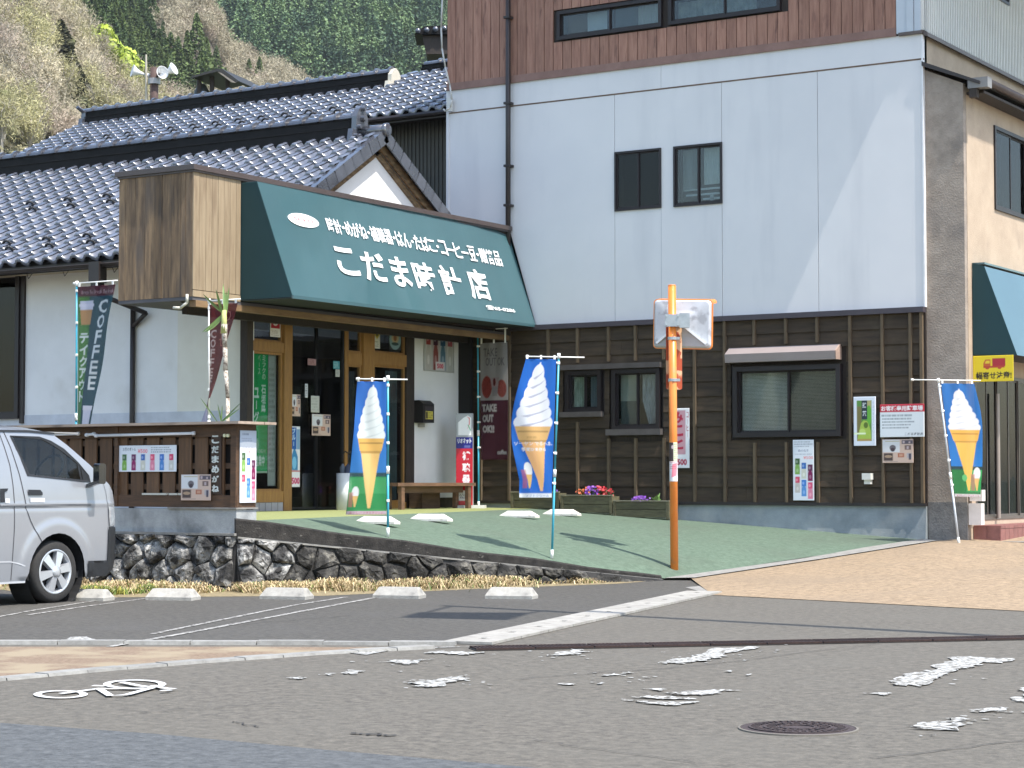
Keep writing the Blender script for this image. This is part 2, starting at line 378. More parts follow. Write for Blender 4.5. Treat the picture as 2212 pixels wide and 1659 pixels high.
# parking lot: beyond the kerb line on the left of the drain strip
pk = [PZ(-600, 1392), PZ(967, 1390), PZ(1500, 1281), PZ(1560, 1262), PZ(1440, 1245), AD(-3.4, 27.5), AD(-14, 31), AD(-22, 22)]
sheetpoly('parking_lot', pk, .004, M_park)
# newer darker asphalt band nearest to the camera
ap = [PZ(-300, 1540), PZ(0, 1563), PZ(340, 1587), PZ(700, 1621), PZ(960, 1643), PZ(1200, 1664), PZ(1500, 1690), AD(1, 5), AD(-6, 5)]
sheetpoly('asphalt_patch', ap, .004, M_new)
# left pavement between two kerbs
lp = [PZ(-300, 1398), PZ(560, 1398), PZ(900, 1400), PZ(760, 1409), PZ(400, 1428), PZ(0, 1463), PZ(-300, 1488)]
sheetpoly('pavement_left', lp, .004, M_tanl)
def kerbline(name, pts, wd, h, n, m, z=0, gap=.008, piece='kerb_stone'):
    """kerb made of single stones"""
    par = MB(); a = [Vector(p) for p in pts]
    for p, q in zip(a[:-1], a[1:]): par.beam((p.x, p.y, z + .002), (q.x, q.y, z + .002), wd * .8, .008)
    S = struct(name, par, M_conc)
    L = sum((q - p).length for p, q in zip(a[:-1], a[1:])); st = L / n; acc = 0
    def at(t):
        for p, q in zip(a[:-1], a[1:]):
            l = (q - p).length
            if t <= l + 1e-6: return p.lerp(q, t / l)
            t -= l
        return a[-1]
    for i in range(n):
        p = at(i * st + gap / 2); q = at((i + 1) * st - gap / 2); mb = MB(); d = (q - p).normalized(); sd = Vector((-d.y, d.x, 0)) * wd / 2
        hh = h + rnd.uniform(-.004, .004); b = .012
        lo = [p - sd, q - sd, q + sd, p + sd]; hi = [p - sd * .9, q - sd * .9, q + sd * .9, p + sd * .9]
        mb.hexa([(v.x, v.y, z + .0) for v in lo] + [(v.x, v.y, z + hh) for v in hi]); ob(piece, mb, m, S)
    return S
M_kerb = mat('kerb_concrete', (.27, .265, .245), (.19, .185, .17), rough=.85, scale=12, bump=.2, rn=.10, c3=(.20, .19, .17), s3=6, t3=(.58, .75))
kerbline('kerb_near', [PZ(-300, 1496), PZ(0, 1469), PZ(210, 1449), PZ(420, 1432), PZ(700, 1412), PZ(930, 1400)], .16, .022, 14, M_kerb)
kerbline('kerb_far', [PZ(-300, 1391), PZ(300, 1391.5), PZ(700, 1392), PZ(985, 1394)], .15, .03, 9, M_kerb)
# drain strip of concrete gutter blocks with a slot in each
s0, s1 = (PZ(960, 1390) + PZ(1060, 1395)) / 2, PZ(1522, 1281)
dS = (s1 - s0).normalized(); nS = Vector((-dS.y, dS.x, 0)); LS = (s1 - s0).length; nb_ = 11
M_gut = mat('gutter_concrete', (.34, .325, .29), (.24, .225, .20), rough=.85, scale=8, bump=.25, rn=.05, c3=(.26, .25, .22), s3=4, t3=(.58, .75))
gs = MB(); gs.beam(s0 + Vector((0, 0, .0)), s1, .36, .012); GS = struct('drain_strip', gs, mat('gutter_bed', (.10, .095, .09)))  # darker grey bed under the blocks
M_slot = mat('slot_dark', (.02, .02, .02))
for i in range(nb_):
    a = s0 + dS * (LS * i / nb_ + .006); b = s0 + dS * (LS * (i + 1) / nb_ - .006); mb = MB(); W = .215
    ends = [(a, b)]
    mid = (a + b) / 2; sl_ = .05
    # a frame round the slot
    for (p, q, c0, c1) in ((a, b, -W, -.03), (a, b, .03, W), (a, mid - dS * sl_, -.03, .03), (mid + dS * sl_, b, -.03, .03)):
        lo = [p + nS * c0, q + nS * c0, q + nS * c1, p + nS * c1]
        mb.hexa([(v.x, v.y, .004) for v in lo] + [(v.x, v.y, .026) for v in lo])
    ob('gutter_block', mb, M_gut, GS)
sheetpoly('concrete_apron', [PZ(1480, 1270), PZ(1560, 1262), PZ(1640, 1256), PZ(1590, 1272), PZ(1535, 1285)], .008, M_conc)
sheetpoly('concrete_corner', [PZ(740, 1409), PZ(900, 1399), PZ(1020, 1398), PZ(860, 1403), PZ(790, 1416)], .006, M_white)
# dark steel grating across the mouth of the side road
G0, G1 = PZ(1020, 1404), PZ(2230, 1380)
grm = mat('rusty_steel_grate', (.060, .036, .030), (.035, .022, .020), rough=.7, metal=.4, scale=30, rn=.2)
dG = (G1 - G0).normalized(); nG = Vector((-dG.y, dG.x, 0)); LG = (G1 - G0).length
cn = MB(); cn.beam(G0 + Vector((0, 0, .001)), G1 + Vector((0, 0, .001)), .27, .012); GR = struct('drain_channel', cn, mat('channel_dark', (.02, .018, .016)))
ng = 10
gm = MB(); Lg = LG / ng - .012
gm.obox((0, -.12, .008), (1, 0, 0), (0, 1, 0), (0, 0, 1), Lg / 2, .009, .008); gm.obox((0, .12, .008), (1, 0, 0), (0, 1, 0), (0, 0, 1), Lg / 2, .009, .008)
for k in range(15):
    x = -Lg / 2 + (k + .5) * Lg / 15; gm.obox((x, 0, .007), (1, 0, 0), (0, 1, 0), (0, 0, 1), .007, .115, .007)
gme = mesh('grate', gm, grm)
for i in range(ng):
    o = bpy.data.objects.new('grate', gme); C.objects.link(o); o.parent = GR
    p = G0 + dG * (LG * (i + .5) / ng); o.location = (p.x, p.y, .008); o.rotation_euler = (0, 0, math.atan2(dG.y, dG.x))
# manhole cover
mc = PZ(1724, 1575); mcr = .31
t = root('manhole_cover', (mc.x, mc.y, 0), 'round rusty cast iron manhole cover with raised pattern set in the road', 'manhole cover')
mb = MB(); mb.lathe((mc.x, mc.y, 0), [(mcr + .016, 0), (mcr + .016, .008), (mcr + .004, .010), (mcr + .004, .002)], n=48); ob('rim', mb, mat('dull_rim', (.16, .145, .12)), t)
mi = mat('cast_iron', (.075, .055, .052), (.04, .03, .03), rough=.75, metal=.3, scale=30, bump=.3, bscale=90)
mb = MB(); mb.lathe((mc.x, mc.y, 0), [(mcr, 0), (mcr, .009), (0.0001, .009)], n=48)
for r in (.27, .19, .10): mb.lathe((mc.x, mc.y, .008), [(r, 0), (r, .007), (r - .014, .007), (r - .014, 0)], n=40)
for k in range(40):
    a = k * 2 * math.pi / 40
    for r in ((.235), (.145)):
        if r < .2 and k % 2: continue
        mb.obox((mc.x + math.cos(a) * r, mc.y + math.sin(a) * r, .012), (math.cos(a), math.sin(a), 0), (-math.sin(a), math.cos(a), 0), (0, 0, 1), .022, .007, .004)
ob('cover', mb, mi, t)
# ---- painted markings
def ragged(p, jit, seed, n=14):
    r = random.Random(seed); out = []
    for a, b in zip(p, p[1:] + p[:1]):
        a = Vector(a); b = Vector(b)
        for k in range(n):
            q = a.lerp(b, k / n); q += Vector((r.gauss(0, jit), r.gauss(0, jit), 0)); out.append(q)
    return out
def paint(name, px, m=M_white, jit=.0, z=.009, seed=1, n=12):
    p = [PZ(*q) for q in px]; p = ragged(p, jit, seed, n) if jit else p
    mb = MB()
    from mathutils.geometry import tessellate_polygon
    tr = tessellate_polygon([[Vector((q.x, q.y, 0)) for q in p]]); mb.add([(q.x, q.y, z) for q in p], [tuple(x) for x in tr]); return mb
cross = [([(1432, 1432), (1560, 1402), (1640, 1399), (1560, 1420), (1500, 1432), (1440, 1437)], .035),
         ([(1928, 1480), (1930, 1468), (2010, 1448), (2060, 1420), (2182, 1425), (2120, 1440), (2060, 1448), (2030, 1462), (1985, 1484)], .04),
         ([(830, 1432), (850, 1427), (920, 1428), (880, 1438)], .03), ([(920, 1412), (960, 1408), (1048, 1411), (1000, 1417)], .03),
         ([(895, 1486), (900, 1476), (1012, 1460), (1005, 1468), (945, 1486)], .03), ([(1175, 1418), (1240, 1405), (1272, 1410), (1220, 1418)], .03),
         ([(1345, 1515), (1440, 1519), (1510, 1519), (1450, 1527)], .02), ([(1370, 1508), (1420, 1505), (1510, 1513), (1430, 1513)], .02),
         ([(1435, 1500), (1490, 1495), (1575, 1492), (1530, 1502), (1470, 1504)], .03), ([(1395, 1490), (1430, 1490), (1425, 1495)], .02),
         ([(1965, 1572), (2010, 1560), (2090, 1553), (2070, 1565), (2060, 1578), (1985, 1578)], .035), ([(2105, 1536), (2170, 1530), (2160, 1540), (2110, 1541)], .03),
         ([(2180, 1510), (2225, 1500), (2230, 1520), (2190, 1517)], .03), ([(2205, 1490), (2240, 1485), (2240, 1497), (2208, 1496)], .02),
         ([(735, 1457), (760, 1450), (782, 1452), (765, 1459)], .02), ([(625, 1466), (645, 1464), (660, 1466), (645, 1470)], .015), ([(1305, 1462), (1325, 1457), (1345, 1460)], .015),
         ([(1340, 1458), (1358, 1453), (1366, 1456)], .012), ([(1208, 1478), (1240, 1479), (1240, 1482), (1212, 1481)], .01), ([(1560, 1452), (1580, 1450), (1578, 1454)], .01),
         ([(1610, 1460), (1625, 1458), (1618, 1462)], .01), ([(1875, 1500), (1920, 1499), (1915, 1504)], .015), ([(690, 1460), (715, 1456), (715, 1461)], .015), ([(1290, 1478), (1300, 1476), (1300, 1480)], .01), ([(1990, 1592), (2020, 1590), (2010, 1596)], .012)]
cm = MB()
for i, (p, j) in enumerate(cross):
    q = paint('', p, jit=j, seed=i + 3, n=9); cm.add(q.v, q.f)
r = random.Random(5)
for k in range(150):                 # flakes left of the worn crossing
    px, py = r.choice([(1500, 1425), (2040, 1470), (950, 1475), (1470, 1510), (2030, 1570), (1330, 1468), (1220, 1414), (880, 1433), (2150, 1540), (1600, 1410)])
    c = PZ(px + r.gauss(0, 60), py + r.gauss(0, 7)); s = r.uniform(.008, .03); a = r.uniform(0, 3)
    cm.add([(c.x + s * math.cos(a + t_), c.y + s * math.sin(a + t_) * .7, .009) for t_ in (0, 1.3, 2.6, 3.7, 5)], [(0, 1, 2, 3, 4)])
struct('crossing_markings', cm, M_white)
def ribbon(mb, pts, wd, z=.009, closed=False):
    pts = [Vector((p.x, p.y, z)) for p in pts]; n = len(pts)
    L = []; 
    for i in range(n):
        a = pts[(i - 1) % n] if closed or i else pts[i]; b = pts[(i + 1) % n] if closed or i < n - 1 else pts[i]
        d = (b - a).normalized(); s_ = Vector((-d.y, d.x, 0)) * wd / 2; L += [pts[i] - s_, pts[i] + s_]
    fs = [(2 * i, 2 * ((i + 1) % n), 2 * ((i + 1) % n) + 1, 2 * i + 1) for i in range(n if closed else n - 1)]; mb.add(L, fs)
bm_ = MB()
# bicycle symbol
for kb, (cx_, cy_, rx, ry) in enumerate(((131, 1502.6, 50, 7.6), (291, 1481, 60, 9.0))):
    ribbon(bm_, [PZ(cx_ + rx * math.cos(a * math.pi / 18), cy_ + ry * math.sin(a * math.pi / 18)) for a in range(36)], .05, z=.009 + .0012 * kb, closed=True)
for kb, ln in enumerate(([(131, 1502), (165, 1498), (213, 1491), (327, 1492)], [(213, 1491), (238, 1507), (275, 1505)], [(275, 1505), (300, 1498), (330, 1490)], [(262, 1478), (300, 1486), (330, 1490)], [(330, 1486), (357, 1492), (378, 1493.5)], [(347, 1498), (370, 1496.5)], [(200, 1487), (228, 1488)])):
    ribbon(bm_, [PZ(*q) for q in ln], .05, z=.0125 + .0012 * kb)
struct('bicycle_symbol', bm_, mat('fresh_white_marking', (.62, .62, .60), (.52, .52, .50), rough=.7, scale=12))
pm = MB()
for ln, wd in (([(-60, 1345), (60, 1322), (180, 1303), (252, 1293)], .05), ([(60, 1330), (180, 1312), (318, 1294)], .05), ([(236, 1399), (420, 1366), (620, 1328), (812, 1292)], .07), ([(330, 1371), (480, 1340), (640, 1308), (748, 1291)], .06)):
    ribbon(pm, [PZ(*q) for q in ln], wd, z=.009)
struct('parking_lines', pm, M_faint)
pt = paint('', [(142, 1385), (150, 1378), (185, 1377), (205, 1383), (190, 1388)], jit=.01)
struct('white_paint_spot', pt, M_white)

# hairline cracks and dark tar seams in the road
ck = MB()
for i, (x0, y0, x1, y1, w_) in enumerate(((760, 1586, 848, 1591, .03), (500, 1560, 560, 1572, .012), (1100, 1470, 1500, 1440, .010), (1500, 1440, 1900, 1392, .008), (300, 1540, 620, 1520, .008), (1900, 1640, 2212, 1600, .010), (1150, 1600, 1500, 1650, .007), (1600, 1350, 2000, 1345, .008), (520, 1350, 760, 1330, .008))):
    r = random.Random(i); P_ = [PZ(x0 + (x1 - x0) * k / 14 + r.gauss(0, 4), y0 + (y1 - y0) * k / 14 + r.gauss(0, .8)) for k in range(15)]; ribbon(ck, P_, w_, z=.0072)
struct('road_cracks', ck, mat('crack_tar', (.035, .032, .028)))
# ---- raised shop forecourt: a warped slab (control points measured from the photograph)
A3 = Vector((-16.28, 19.5, .856)); B3 = Vector((-13.04, 24.6, .03)); C3 = Vector((-11.57, 30.43, .436)); D3 = Vector((-18.6, 30.45, .87))
def lotpt(s, t):        # s: A->B / D->C, t: towards the buildings
    lo = A3.lerp(B3, s); hi = D3.lerp(C3, s); return lo.lerp(hi, t)
mb = MB(); NS, NT = 24, 24
for j in range(NT + 1):
    for i in range(NS + 1): mb.v.append(tuple(lotpt(i / NS, j / NT) + Vector((0, 0, 0))))
mb.f = [(j * (NS + 1) + i, j * (NS + 1) + i + 1, (j + 1) * (NS + 1) + i + 1, (j + 1) * (NS + 1) + i) for j in range(NT) for i in range(NS)]; mb.mi = [0] * len(mb.f)
struct('shop_forecourt', mb, M_green, True)
mb = MB(); mb.add([A3, D3, (-20.3, 30.45, .88), (-20.3, 24.4, .88), (-20.3, 19.6, .87), (-16.4, 19.55, .862)], [(0, 1, 2, 3, 4, 5)]); struct('shop_apron', mb, M_lime)
def lotz(x, y):
    best = None
    s, t = .5, .5
    for _ in range(12):
        p = lotpt(s, t); e = Vector((x - p.x, y - p.y)); h = 1e-3
        ps = (lotpt(s + h, t) - p) / h; pt_ = (lotpt(s, t + h) - p) / h; det = ps.x * pt_.y - ps.y * pt_.x
        s += (e.x * pt_.y - e.y * pt_.x) / det; t += (ps.x * e.y - ps.y * e.x) / det
    s = min(1, max(0, s)); t = min(1.0, max(0, t)); return lotpt(s, t).z
def PL(px, py):         # sight line meets the forecourt
    d = ray(px, py); lo, hi = 20.0, 45.0
    f = lambda k: (CAM + d * k).z - lotz((CAM + d * k).x, (CAM + d * k).y)
    for _ in range(40):
        m_ = (lo + hi) / 2
        if f(m_) > 0: lo = m_
        else: hi = m_
    return CAM + d * lo
# right pavement, rising from the road to the shop corner
Bp = Vector((-13.0, 24.55, .02)); G1_ = PZ(1540, 1286); G2_ = PZ(2212, 1321); e_ = (G2_ - G1_).normalized(); G3_ = G2_ + e_ * 9
F1 = Vector((-11.35, 30.2, .44)); F0 = Vector((-10.6, 29.9, .44)); F2 = Vector((-9.8, 34, .55)); F3 = Vector((-2, 38, .9))
near = [G1_, G1_.lerp(G2_, .33), G1_.lerp(G2_, .66), G2_, G3_]
far = [Bp + Vector((.25, .25, .01)), Vector((-12.1, 27.6, .21)), Vector((-11.25, 30.0, .43)), Vector((-10.2, 33, .5)), Vector((-6, 38, .8))]
mb = MB(); nj = 14; ni = 4 * 8
def lerpl(L_, s):
    s = s * (len(L_) - 1); i = min(int(s), len(L_) - 2); return L_[i].lerp(L_[i + 1], s - i)
for j in range(nj + 1):
    for i in range(ni + 1):
        a = lerpl(near, i / ni); b = lerpl(far, i / ni); tt = j / nj; p = a.lerp(b, tt); p.z = .006 + (b.z - .006) * (tt ** 1.15); mb.v.append(tuple(p))
mb.f = [(j * (ni + 1) + i, j * (ni + 1) + i + 1, (j + 1) * (ni + 1) + i + 1, (j + 1) * (ni + 1) + i) for j in range(nj) for i in range(ni)]; mb.mi = [0] * len(mb.f)
struct('pavement_right', mb, M_tan, True)
# flush kerb band between forecourt and pavement
mb = MB(); q = [Bp + Vector((-.05, 0, .0)), Vector((-12.35, 27.5, .21)), C3 + Vector((.1, -.1, .0))]
q2 = [f_ + Vector((.08, -.05, 0)) for f_ in far[:3]]
vs = [];
for i in range(9):
    a = lerpl(q, i / 8) - Vector((.12, 0, 0)); b = lerpl(q2, i / 8); vs += [a + Vector((0, 0, .014)), b + Vector((0, 0, .016))]
mb.add(vs, [(2 * i, 2 * i + 1, 2 * i + 3, 2 * i + 2) for i in range(8)]); struct('kerb_band', mb, M_conc)
# ground behind the buildings edge (stands under the right building)
mb = MB(); mb.box(-11.6, 10, 30.6, 60, -.2, .42); struct('building_ground', mb, M_conc)

# ---- stone retaining wall
M_stone = mat('grey_lichen_stone', (.50, .485, .45), (.055, .054, .052), rough=.9, scale=9, detail=12, nr=.75, bump=.9, bscale=22, thr=(.43, .60), rn=.3, c3=(.022, .021, .020), s3=4.5, t3=(.50, .60), bdist=.04)
M_stoned = mat('dark_mossy_stone', (.17, .158, .13), (.035, .033, .030), rough=.92, scale=10, detail=12, nr=.75, bump=.9, bscale=22, thr=(.46, .66), rn=.3, c3=(.013, .012, .010), s3=3.5, t3=(.45, .56), bdist=.04)
M_joint = mat('dark_mortar', (.035, .033, .031), (.015, .015, .014), scale=9, bump=.4)
M_dirty = mat('weathered_black_concrete', (.036, .032, .028), (.009, .008, .007), rough=.95, scale=7, detail=9, bump=.5, bscale=50, c3=(.14, .13, .115), s3=9, t3=(.64, .72), c3st=(1, 1, 3))
M_base = mat('stained_concrete', (.40, .41, .40), (.27, .28, .28), rough=.9, scale=3.5, detail=8, bump=.3, c3=(.15, .155, .15), s3=2.5, t3=(.52, .72), c3st=(1, 1, .6))
def clip(poly, n, c):
    out = []
    for a, b in zip(poly, poly[1:] + poly[:1]):
        da, db = a[0] * n[0] + a[1] * n[1] - c, b[0] * n[0] + b[1] * n[1] - c
        if da <= 0: out.append(a)
        if (da < 0 < db) or (db < 0 < da): t = da / (da - db); out.append((a[0] + (b[0] - a[0]) * t, a[1] + (b[1] - a[1]) * t))
    return out
def stonewall(P0, P1, htop, parent, m, seed, cell=.30, lean=.12, nrm=None):
    """stones on the face from P0 to P1; htop(u) = height of the face there"""
    r = random.Random(seed); L = (P1 - P0).length; d = (P1 - P0).normalized(); nrm = nrm or Vector((d.y, -d.x, 0)).normalized()
    seeds = []; rows = 4
    hm = max(htop(0), htop(L))
    j = 0; y = -.05
    while y < hm + cell:
        x = -cell + (j % 2) * cell * .55
        while x < L + cell: seeds.append((x + r.uniform(-.33, .33) * cell, y + r.uniform(-.33, .33) * cell)); x += cell * r.uniform(.85, 1.35)
        y += cell * .82; j += 1
    def W(u, v, w_): return P0 + d * u + Vector((0, 0, v)) + nrm * (w_ + lean * (1 - v / max(hm, .01)) )
    nst = 0
    for i, s_ in enumerate(seeds):
        if s_[1] > htop(min(max(s_[0], 0), L)) + .12: continue
        poly = [(0, 0 - .05), (L, 0 - .05), (L, htop(L)), (0, htop(0))]
        for k, t_ in enumerate(seeds):
            if k == i: continue
            dx, dy = t_[0] - s_[0], t_[1] - s_[1]; q = math.hypot(dx, dy)
            if q > cell * 3: continue
            poly = clip(poly, (dx / q, dy / q), (t_[0] ** 2 + t_[1] ** 2 - s_[0] ** 2 - s_[1] ** 2) / (2 * q))
            if len(poly) < 3: break
        if len(poly) < 3: continue
        ar = abs(sum(a[0] * b[1] - b[0] * a[1] for a, b in zip(poly, poly[1:] + poly[:1]))) / 2
        if ar < .008: continue
        cx = sum(p[0] for p in poly) / len(poly); cy = sum(p[1] for p in poly) / len(poly)
        # refine + shrink
        P = []
        for a, b in zip(poly, poly[1:] + poly[:1]):
            P.append(a); 
            if math.hypot(a[0] - b[0], a[1] - b[1]) > .16: P.append(((a[0] + b[0]) / 2, (a[1] + b[1]) / 2))
        n = len(P); bulge = r.uniform(.05, .11); mb = MB(); rings = []
        tx, ty = r.uniform(-.25, .25), r.uniform(-.25, .25)
        for sc_, h in ((.90, -.06), (.93, .0), (.84, bulge * .5), (.58, bulge * .9), (.28, bulge)):
            rg = []
            for k, p in enumerate(P):
                jx = r.uniform(-.012, .012); u = cx + (p[0] - cx) * sc_ + jx; v = cy + (p[1] - cy) * sc_ + r.uniform(-.012, .012)
                hh = h + (r.uniform(-.012, .016) if h > 0 else 0) + ((u - cx) * tx + (v - cy) * ty if h > 0 else 0); rg.append(W(u, v, hh))
            rings.append(rg)
        for rg in rings: mb.v.extend([tuple(q) for q in rg])
        for k in range(4):
            for q in range(n): mb.f.append((k * n + q, k * n + (q + 1) % n, (k + 1) * n + (q + 1) % n, (k + 1) * n + q))
        mb.f.append(tuple(4 * n + q for q in range(n))); mb.mi = [0] * len(mb.f)
        mid = W(cx, cy, 0); 
        ob('stone', mb, m(cx / L), parent); nst += 1
    bk = MB(); bk.add([W(0, -.1, -.02), W(L, -.1, -.02), W(L, htop(L), -.02), W(0, htop(0), -.02), W(0, -.1, -.4), W(L, -.1, -.4), W(L, htop(L), -.4), W(0, htop(0), -.4)], [(0, 1, 2, 3), (7, 6, 5, 4), (3, 2, 6, 7), (0, 4, 5, 1), (0, 3, 7, 4), (1, 5, 6, 2)])
    ob('mortar_backing', bk, M_joint, parent)
RW = root('stone_retaining_wall', (A3.x, A3.y, 0), 'low retaining wall of rough grey stones below the wooden fence and forecourt', 'retaining wall')
PA = Vector((A3.x, A3.y, 0)); PL0 = Vector((A3.x - 6, A3.y, 0)); PB = Vector((B3.x - .05, B3.y - .05, 0))
stonewall(PL0, PA, lambda u: .685, RW, lambda f: M_stone, 3, nrm=Vector((0, -1, 0)))
LB = (PB - PA).length
stonewall(PA, PB, lambda u: max(.02, .66 - (.66 - .02) * (u / LB)), RW, lambda f: M_stone if f < .12 else M_stoned, 8, cell=.29)
# kerb beam on the sloping wall
mb = MB(); d = (PB - PA).normalized(); nn = Vector((d.y, -d.x, 0)); N = 16; vs = []
for i in range(N + 1):
    t_ = i / N; p = PA.lerp(PB, t_) + d * (-.02 if i == 0 else 0); top = A3.z + (B3.z - A3.z) * t_ + .035; bot = .66 - .64 * t_ + .01; jw = .012 * math.sin(i * 2.1)
    top += .01 * math.sin(i * 1.3)
    a = p + nn * (.03 + jw); b = p - nn * .14
    vs += [(a.x, a.y, min(bot, top - .05)), (a.x, a.y, top - .02), ((a - nn * .02).x, (a - nn * .02).y, top), (b.x, b.y, top), (b.x, b.y, min(bot, top - .05))]
for i in range(N):
    for k in range(4): mb.f.append((i * 5 + k, (i + 1) * 5 + k, (i + 1) * 5 + k + 1, i * 5 + k + 1))
mb.v = vs; mb.f += [(4, 3, 2, 1, 0), tuple(N * 5 + k for k in range(5))]; mb.mi = [0] * len(mb.f)
ob('kerb_beam', mb, M_dirty, RW)
# thin pale ledge under the beam
mb = MB(); mb.beam(PA + nn * .02 + Vector((0, 0, .655)), PB + nn * .02 + Vector((0, 0, .015)), .09, .022); ob('ledge', mb, M_conc, RW)
mb = MB(); mb.beam(PL0 + Vector((0, -.02, .69)), PA + Vector((0.02, -.02, .69)), .09, .03); ob('ledge', mb, M_conc, RW)
# concrete footing of the fence
XF0 = A3.x - 6.2
mb = MB(); mb.box(XF0, A3.x, A3.y - .005, A3.y + .18, .70, 1.0); mb.box(A3.x - .18, A3.x, A3.y + .18, PX(554, 1090, A3.x).y, .70, .99); FT = ob('fence_footing', mb, M_base, None); tag(FT, 'stained grey concrete base on which the brown wooden fence stands', 'concrete base')
mb = MB(); mb.box(A3.x - 1.1, A3.x + .02, A3.y - .03, A3.y + .2, 1.0, 1.02); mb.box(A3.x - .2, A3.x + .02, A3.y + .2, PX(555, 1090, A3.x).y, 1.0, 1.02); ob('cap', mb, M_conc, FT)

# ---- dry grass at the wall foot (nobody could count it)
def grass(name, P0, P1, n, hmin, hmax, cols, spread, label, seed):
    r = random.Random(seed); mb = MB(); d = (P1 - P0); dn = d.normalized(); nn = Vector((dn.y, -dn.x, 0))
    for i in range(n):
        p = P0 + d * r.random() + nn * abs(r.gauss(0, spread)); clump = .5 + .5 * noise.noise(Vector((p.x * 2.2, p.y * 2.2, 3)))
        clump = max(0, min(1, clump * 1.6 - .3))
        if r.random() > .15 + clump: continue
        h = r.uniform(hmin, hmax) * (.3 + 1.0 * clump); a = r.uniform(0, 6.28); b = Vector((math.cos(a), math.sin(a), 0)); w_ = r.uniform(.003, .007)
        s_ = Vector((-b.y, b.x, 0)) * w_; q = p + b * h * r.uniform(.2, 1.1) + Vector((0, 0, h * .75)); q2 = q + b * h * .4 - Vector((0, 0, h * r.uniform(0, .35)))
        mb.k = r.choices(range(len(cols)), [c[1] for c in cols])[0]
        mb.add([p - s_, p + s_, q + s_ * .8, q - s_ * .8, q2], [(0, 1, 2, 3), (3, 2, 4)])
    o = ob(name, mb, [c[0] for c in cols]); tag(o, label, 'grass', None, 'stuff'); return o
gd = (mat('dry_grass', (.66, .53, .31), (.45, .35, .19), rn=0, island=.3), 5); gg = (mat('green_grass', (.16, .22, .05), (.09, .14, .03), island=.3), 1); gb = (mat('brown_grass', (.30, .21, .11), (.2, .14, .07), island=.3), 2)
mb = MB(); q0 = PZ(150, 1292); q1 = PZ(700, 1288); q2 = PZ(1010, 1274); q3 = PZ(1330, 1262); mb.add([(q0.x, q0.y, .006), (q1.x, q1.y, .006), (q2.x, q2.y, .006), (q3.x, q3.y, .006), (PB.x, PB.y, .006), (PA.x, PA.y, .006), (PL0.x, PL0.y, .006)], [tuple(range(7))]); struct('verge_soil', mb, mat('straw_litter_soil', (.30, .24, .13), (.13, .10, .05), scale=14, detail=12, nr=.8, thr=(.4, .6)))
grass('dry_grass', PL0 + Vector((1.5, -.1, 0)), PA + Vector((.1, -.1, 0)), 9000, .05, .17, [gd, gg, gb], .38, 'dry straw coloured grass under the stones below the fence', 4)
grass('dry_grass', PA + Vector((0, -.1, 0)), PA.lerp(PB, .62), 15000, .05, .19, [gd, gg, gb], .32, 'dry straw coloured grass along the foot of the sloping wall', 5)
grass('dry_grass', PA.lerp(PB, .60), PA.lerp(PB, .85), 2500, .03, .10, [gd, gg, gb], .14, 'sparse straw grass at the low end of the stone wall', 6)
grass('weeds', PZ(175, 1290) + Vector((-.3, .3, 0)), PZ(330, 1284) + Vector((-.3, .3, 0)), 2500, .05, .16, [(gg[0], 4), (gd[0], 1), (mat('yellow_weed', (.45, .42, .08)), 1)], .12, 'green and yellow weeds at the wall foot beside the van', 9)

# ================================================================== SHOP HOUSE (tiled roof, gable, shop front)
XG = -20.2; YF = 24.55; YW = 30.45; ZFL = .87
fxS = Fr('x', XG); fyS = Fr('y', YF); fyW = Fr('y', YW)
M_plaster = mat('warm_white_plaster', (.76, .75, .73), (.70, .69, .67), rough=.85, scale=1.5, bump=.06, bscale=120, c3=(.60, .58, .54), s3=1.2, t3=(.6, .8))
M_tile = mat('glazed_blue_grey_tile', (.105, .115, .142), (.07, .077, .098), rough=.22, scale=4, rn=.22, spec=.8, coat=.6, bump=.05, bscale=12)
M_ridge = mat('ridge_tile', (.020, .019, .019), (.013, .012, .012), rough=.6, scale=5, rn=.15, spec=.12)
M_cap = mat('ridge_cap_tile', (.07, .073, .085), (.05, .052, .062), rough=.16, scale=5, rn=.2, spec=.8, coat=.8)
M_wood_old = mat('weathered_brown_wood', (.28, .19, .10), (.10, .066, .038), rough=.85, scale=4, detail=8, st=(3, 3, .5), bump=.3, bscale=30, rn=.3)
M_barge = mat('barge_board_wood', (.26, .17, .085), (.07, .045, .025), rough=.85, scale=3, detail=8, st=(2, 2, 6), bump=.3)
M_dkmetal = mat('dark_brown_metal', (.030, .022, .020), (.022, .016, .015), rough=.45, scale=4, spec=.5)
M_black = flat((.012, .012, .013), .5)
M_brmetal = mat('brown_metal_trim', (.11, .085, .075), (.085, .065, .058), rough=.5, scale=3)
SH = root('shop_house', (-20.2, 24.55, .87), 'white plaster shop house under a glazed blue grey tiled gable roof', 'shop')
apex = PX(832, 281, XG + .5); eavp = PY(225, 560, YF - .7)
YR = apex.y; ZR = apex.z - .06; YE = YF - .75; ZE = eavp.z + .02
slope_n = Vector((0, -(ZR - ZE), (YR - YE))).normalized(); down = Vector((0, YE - YR, ZE - ZR)).normalized()
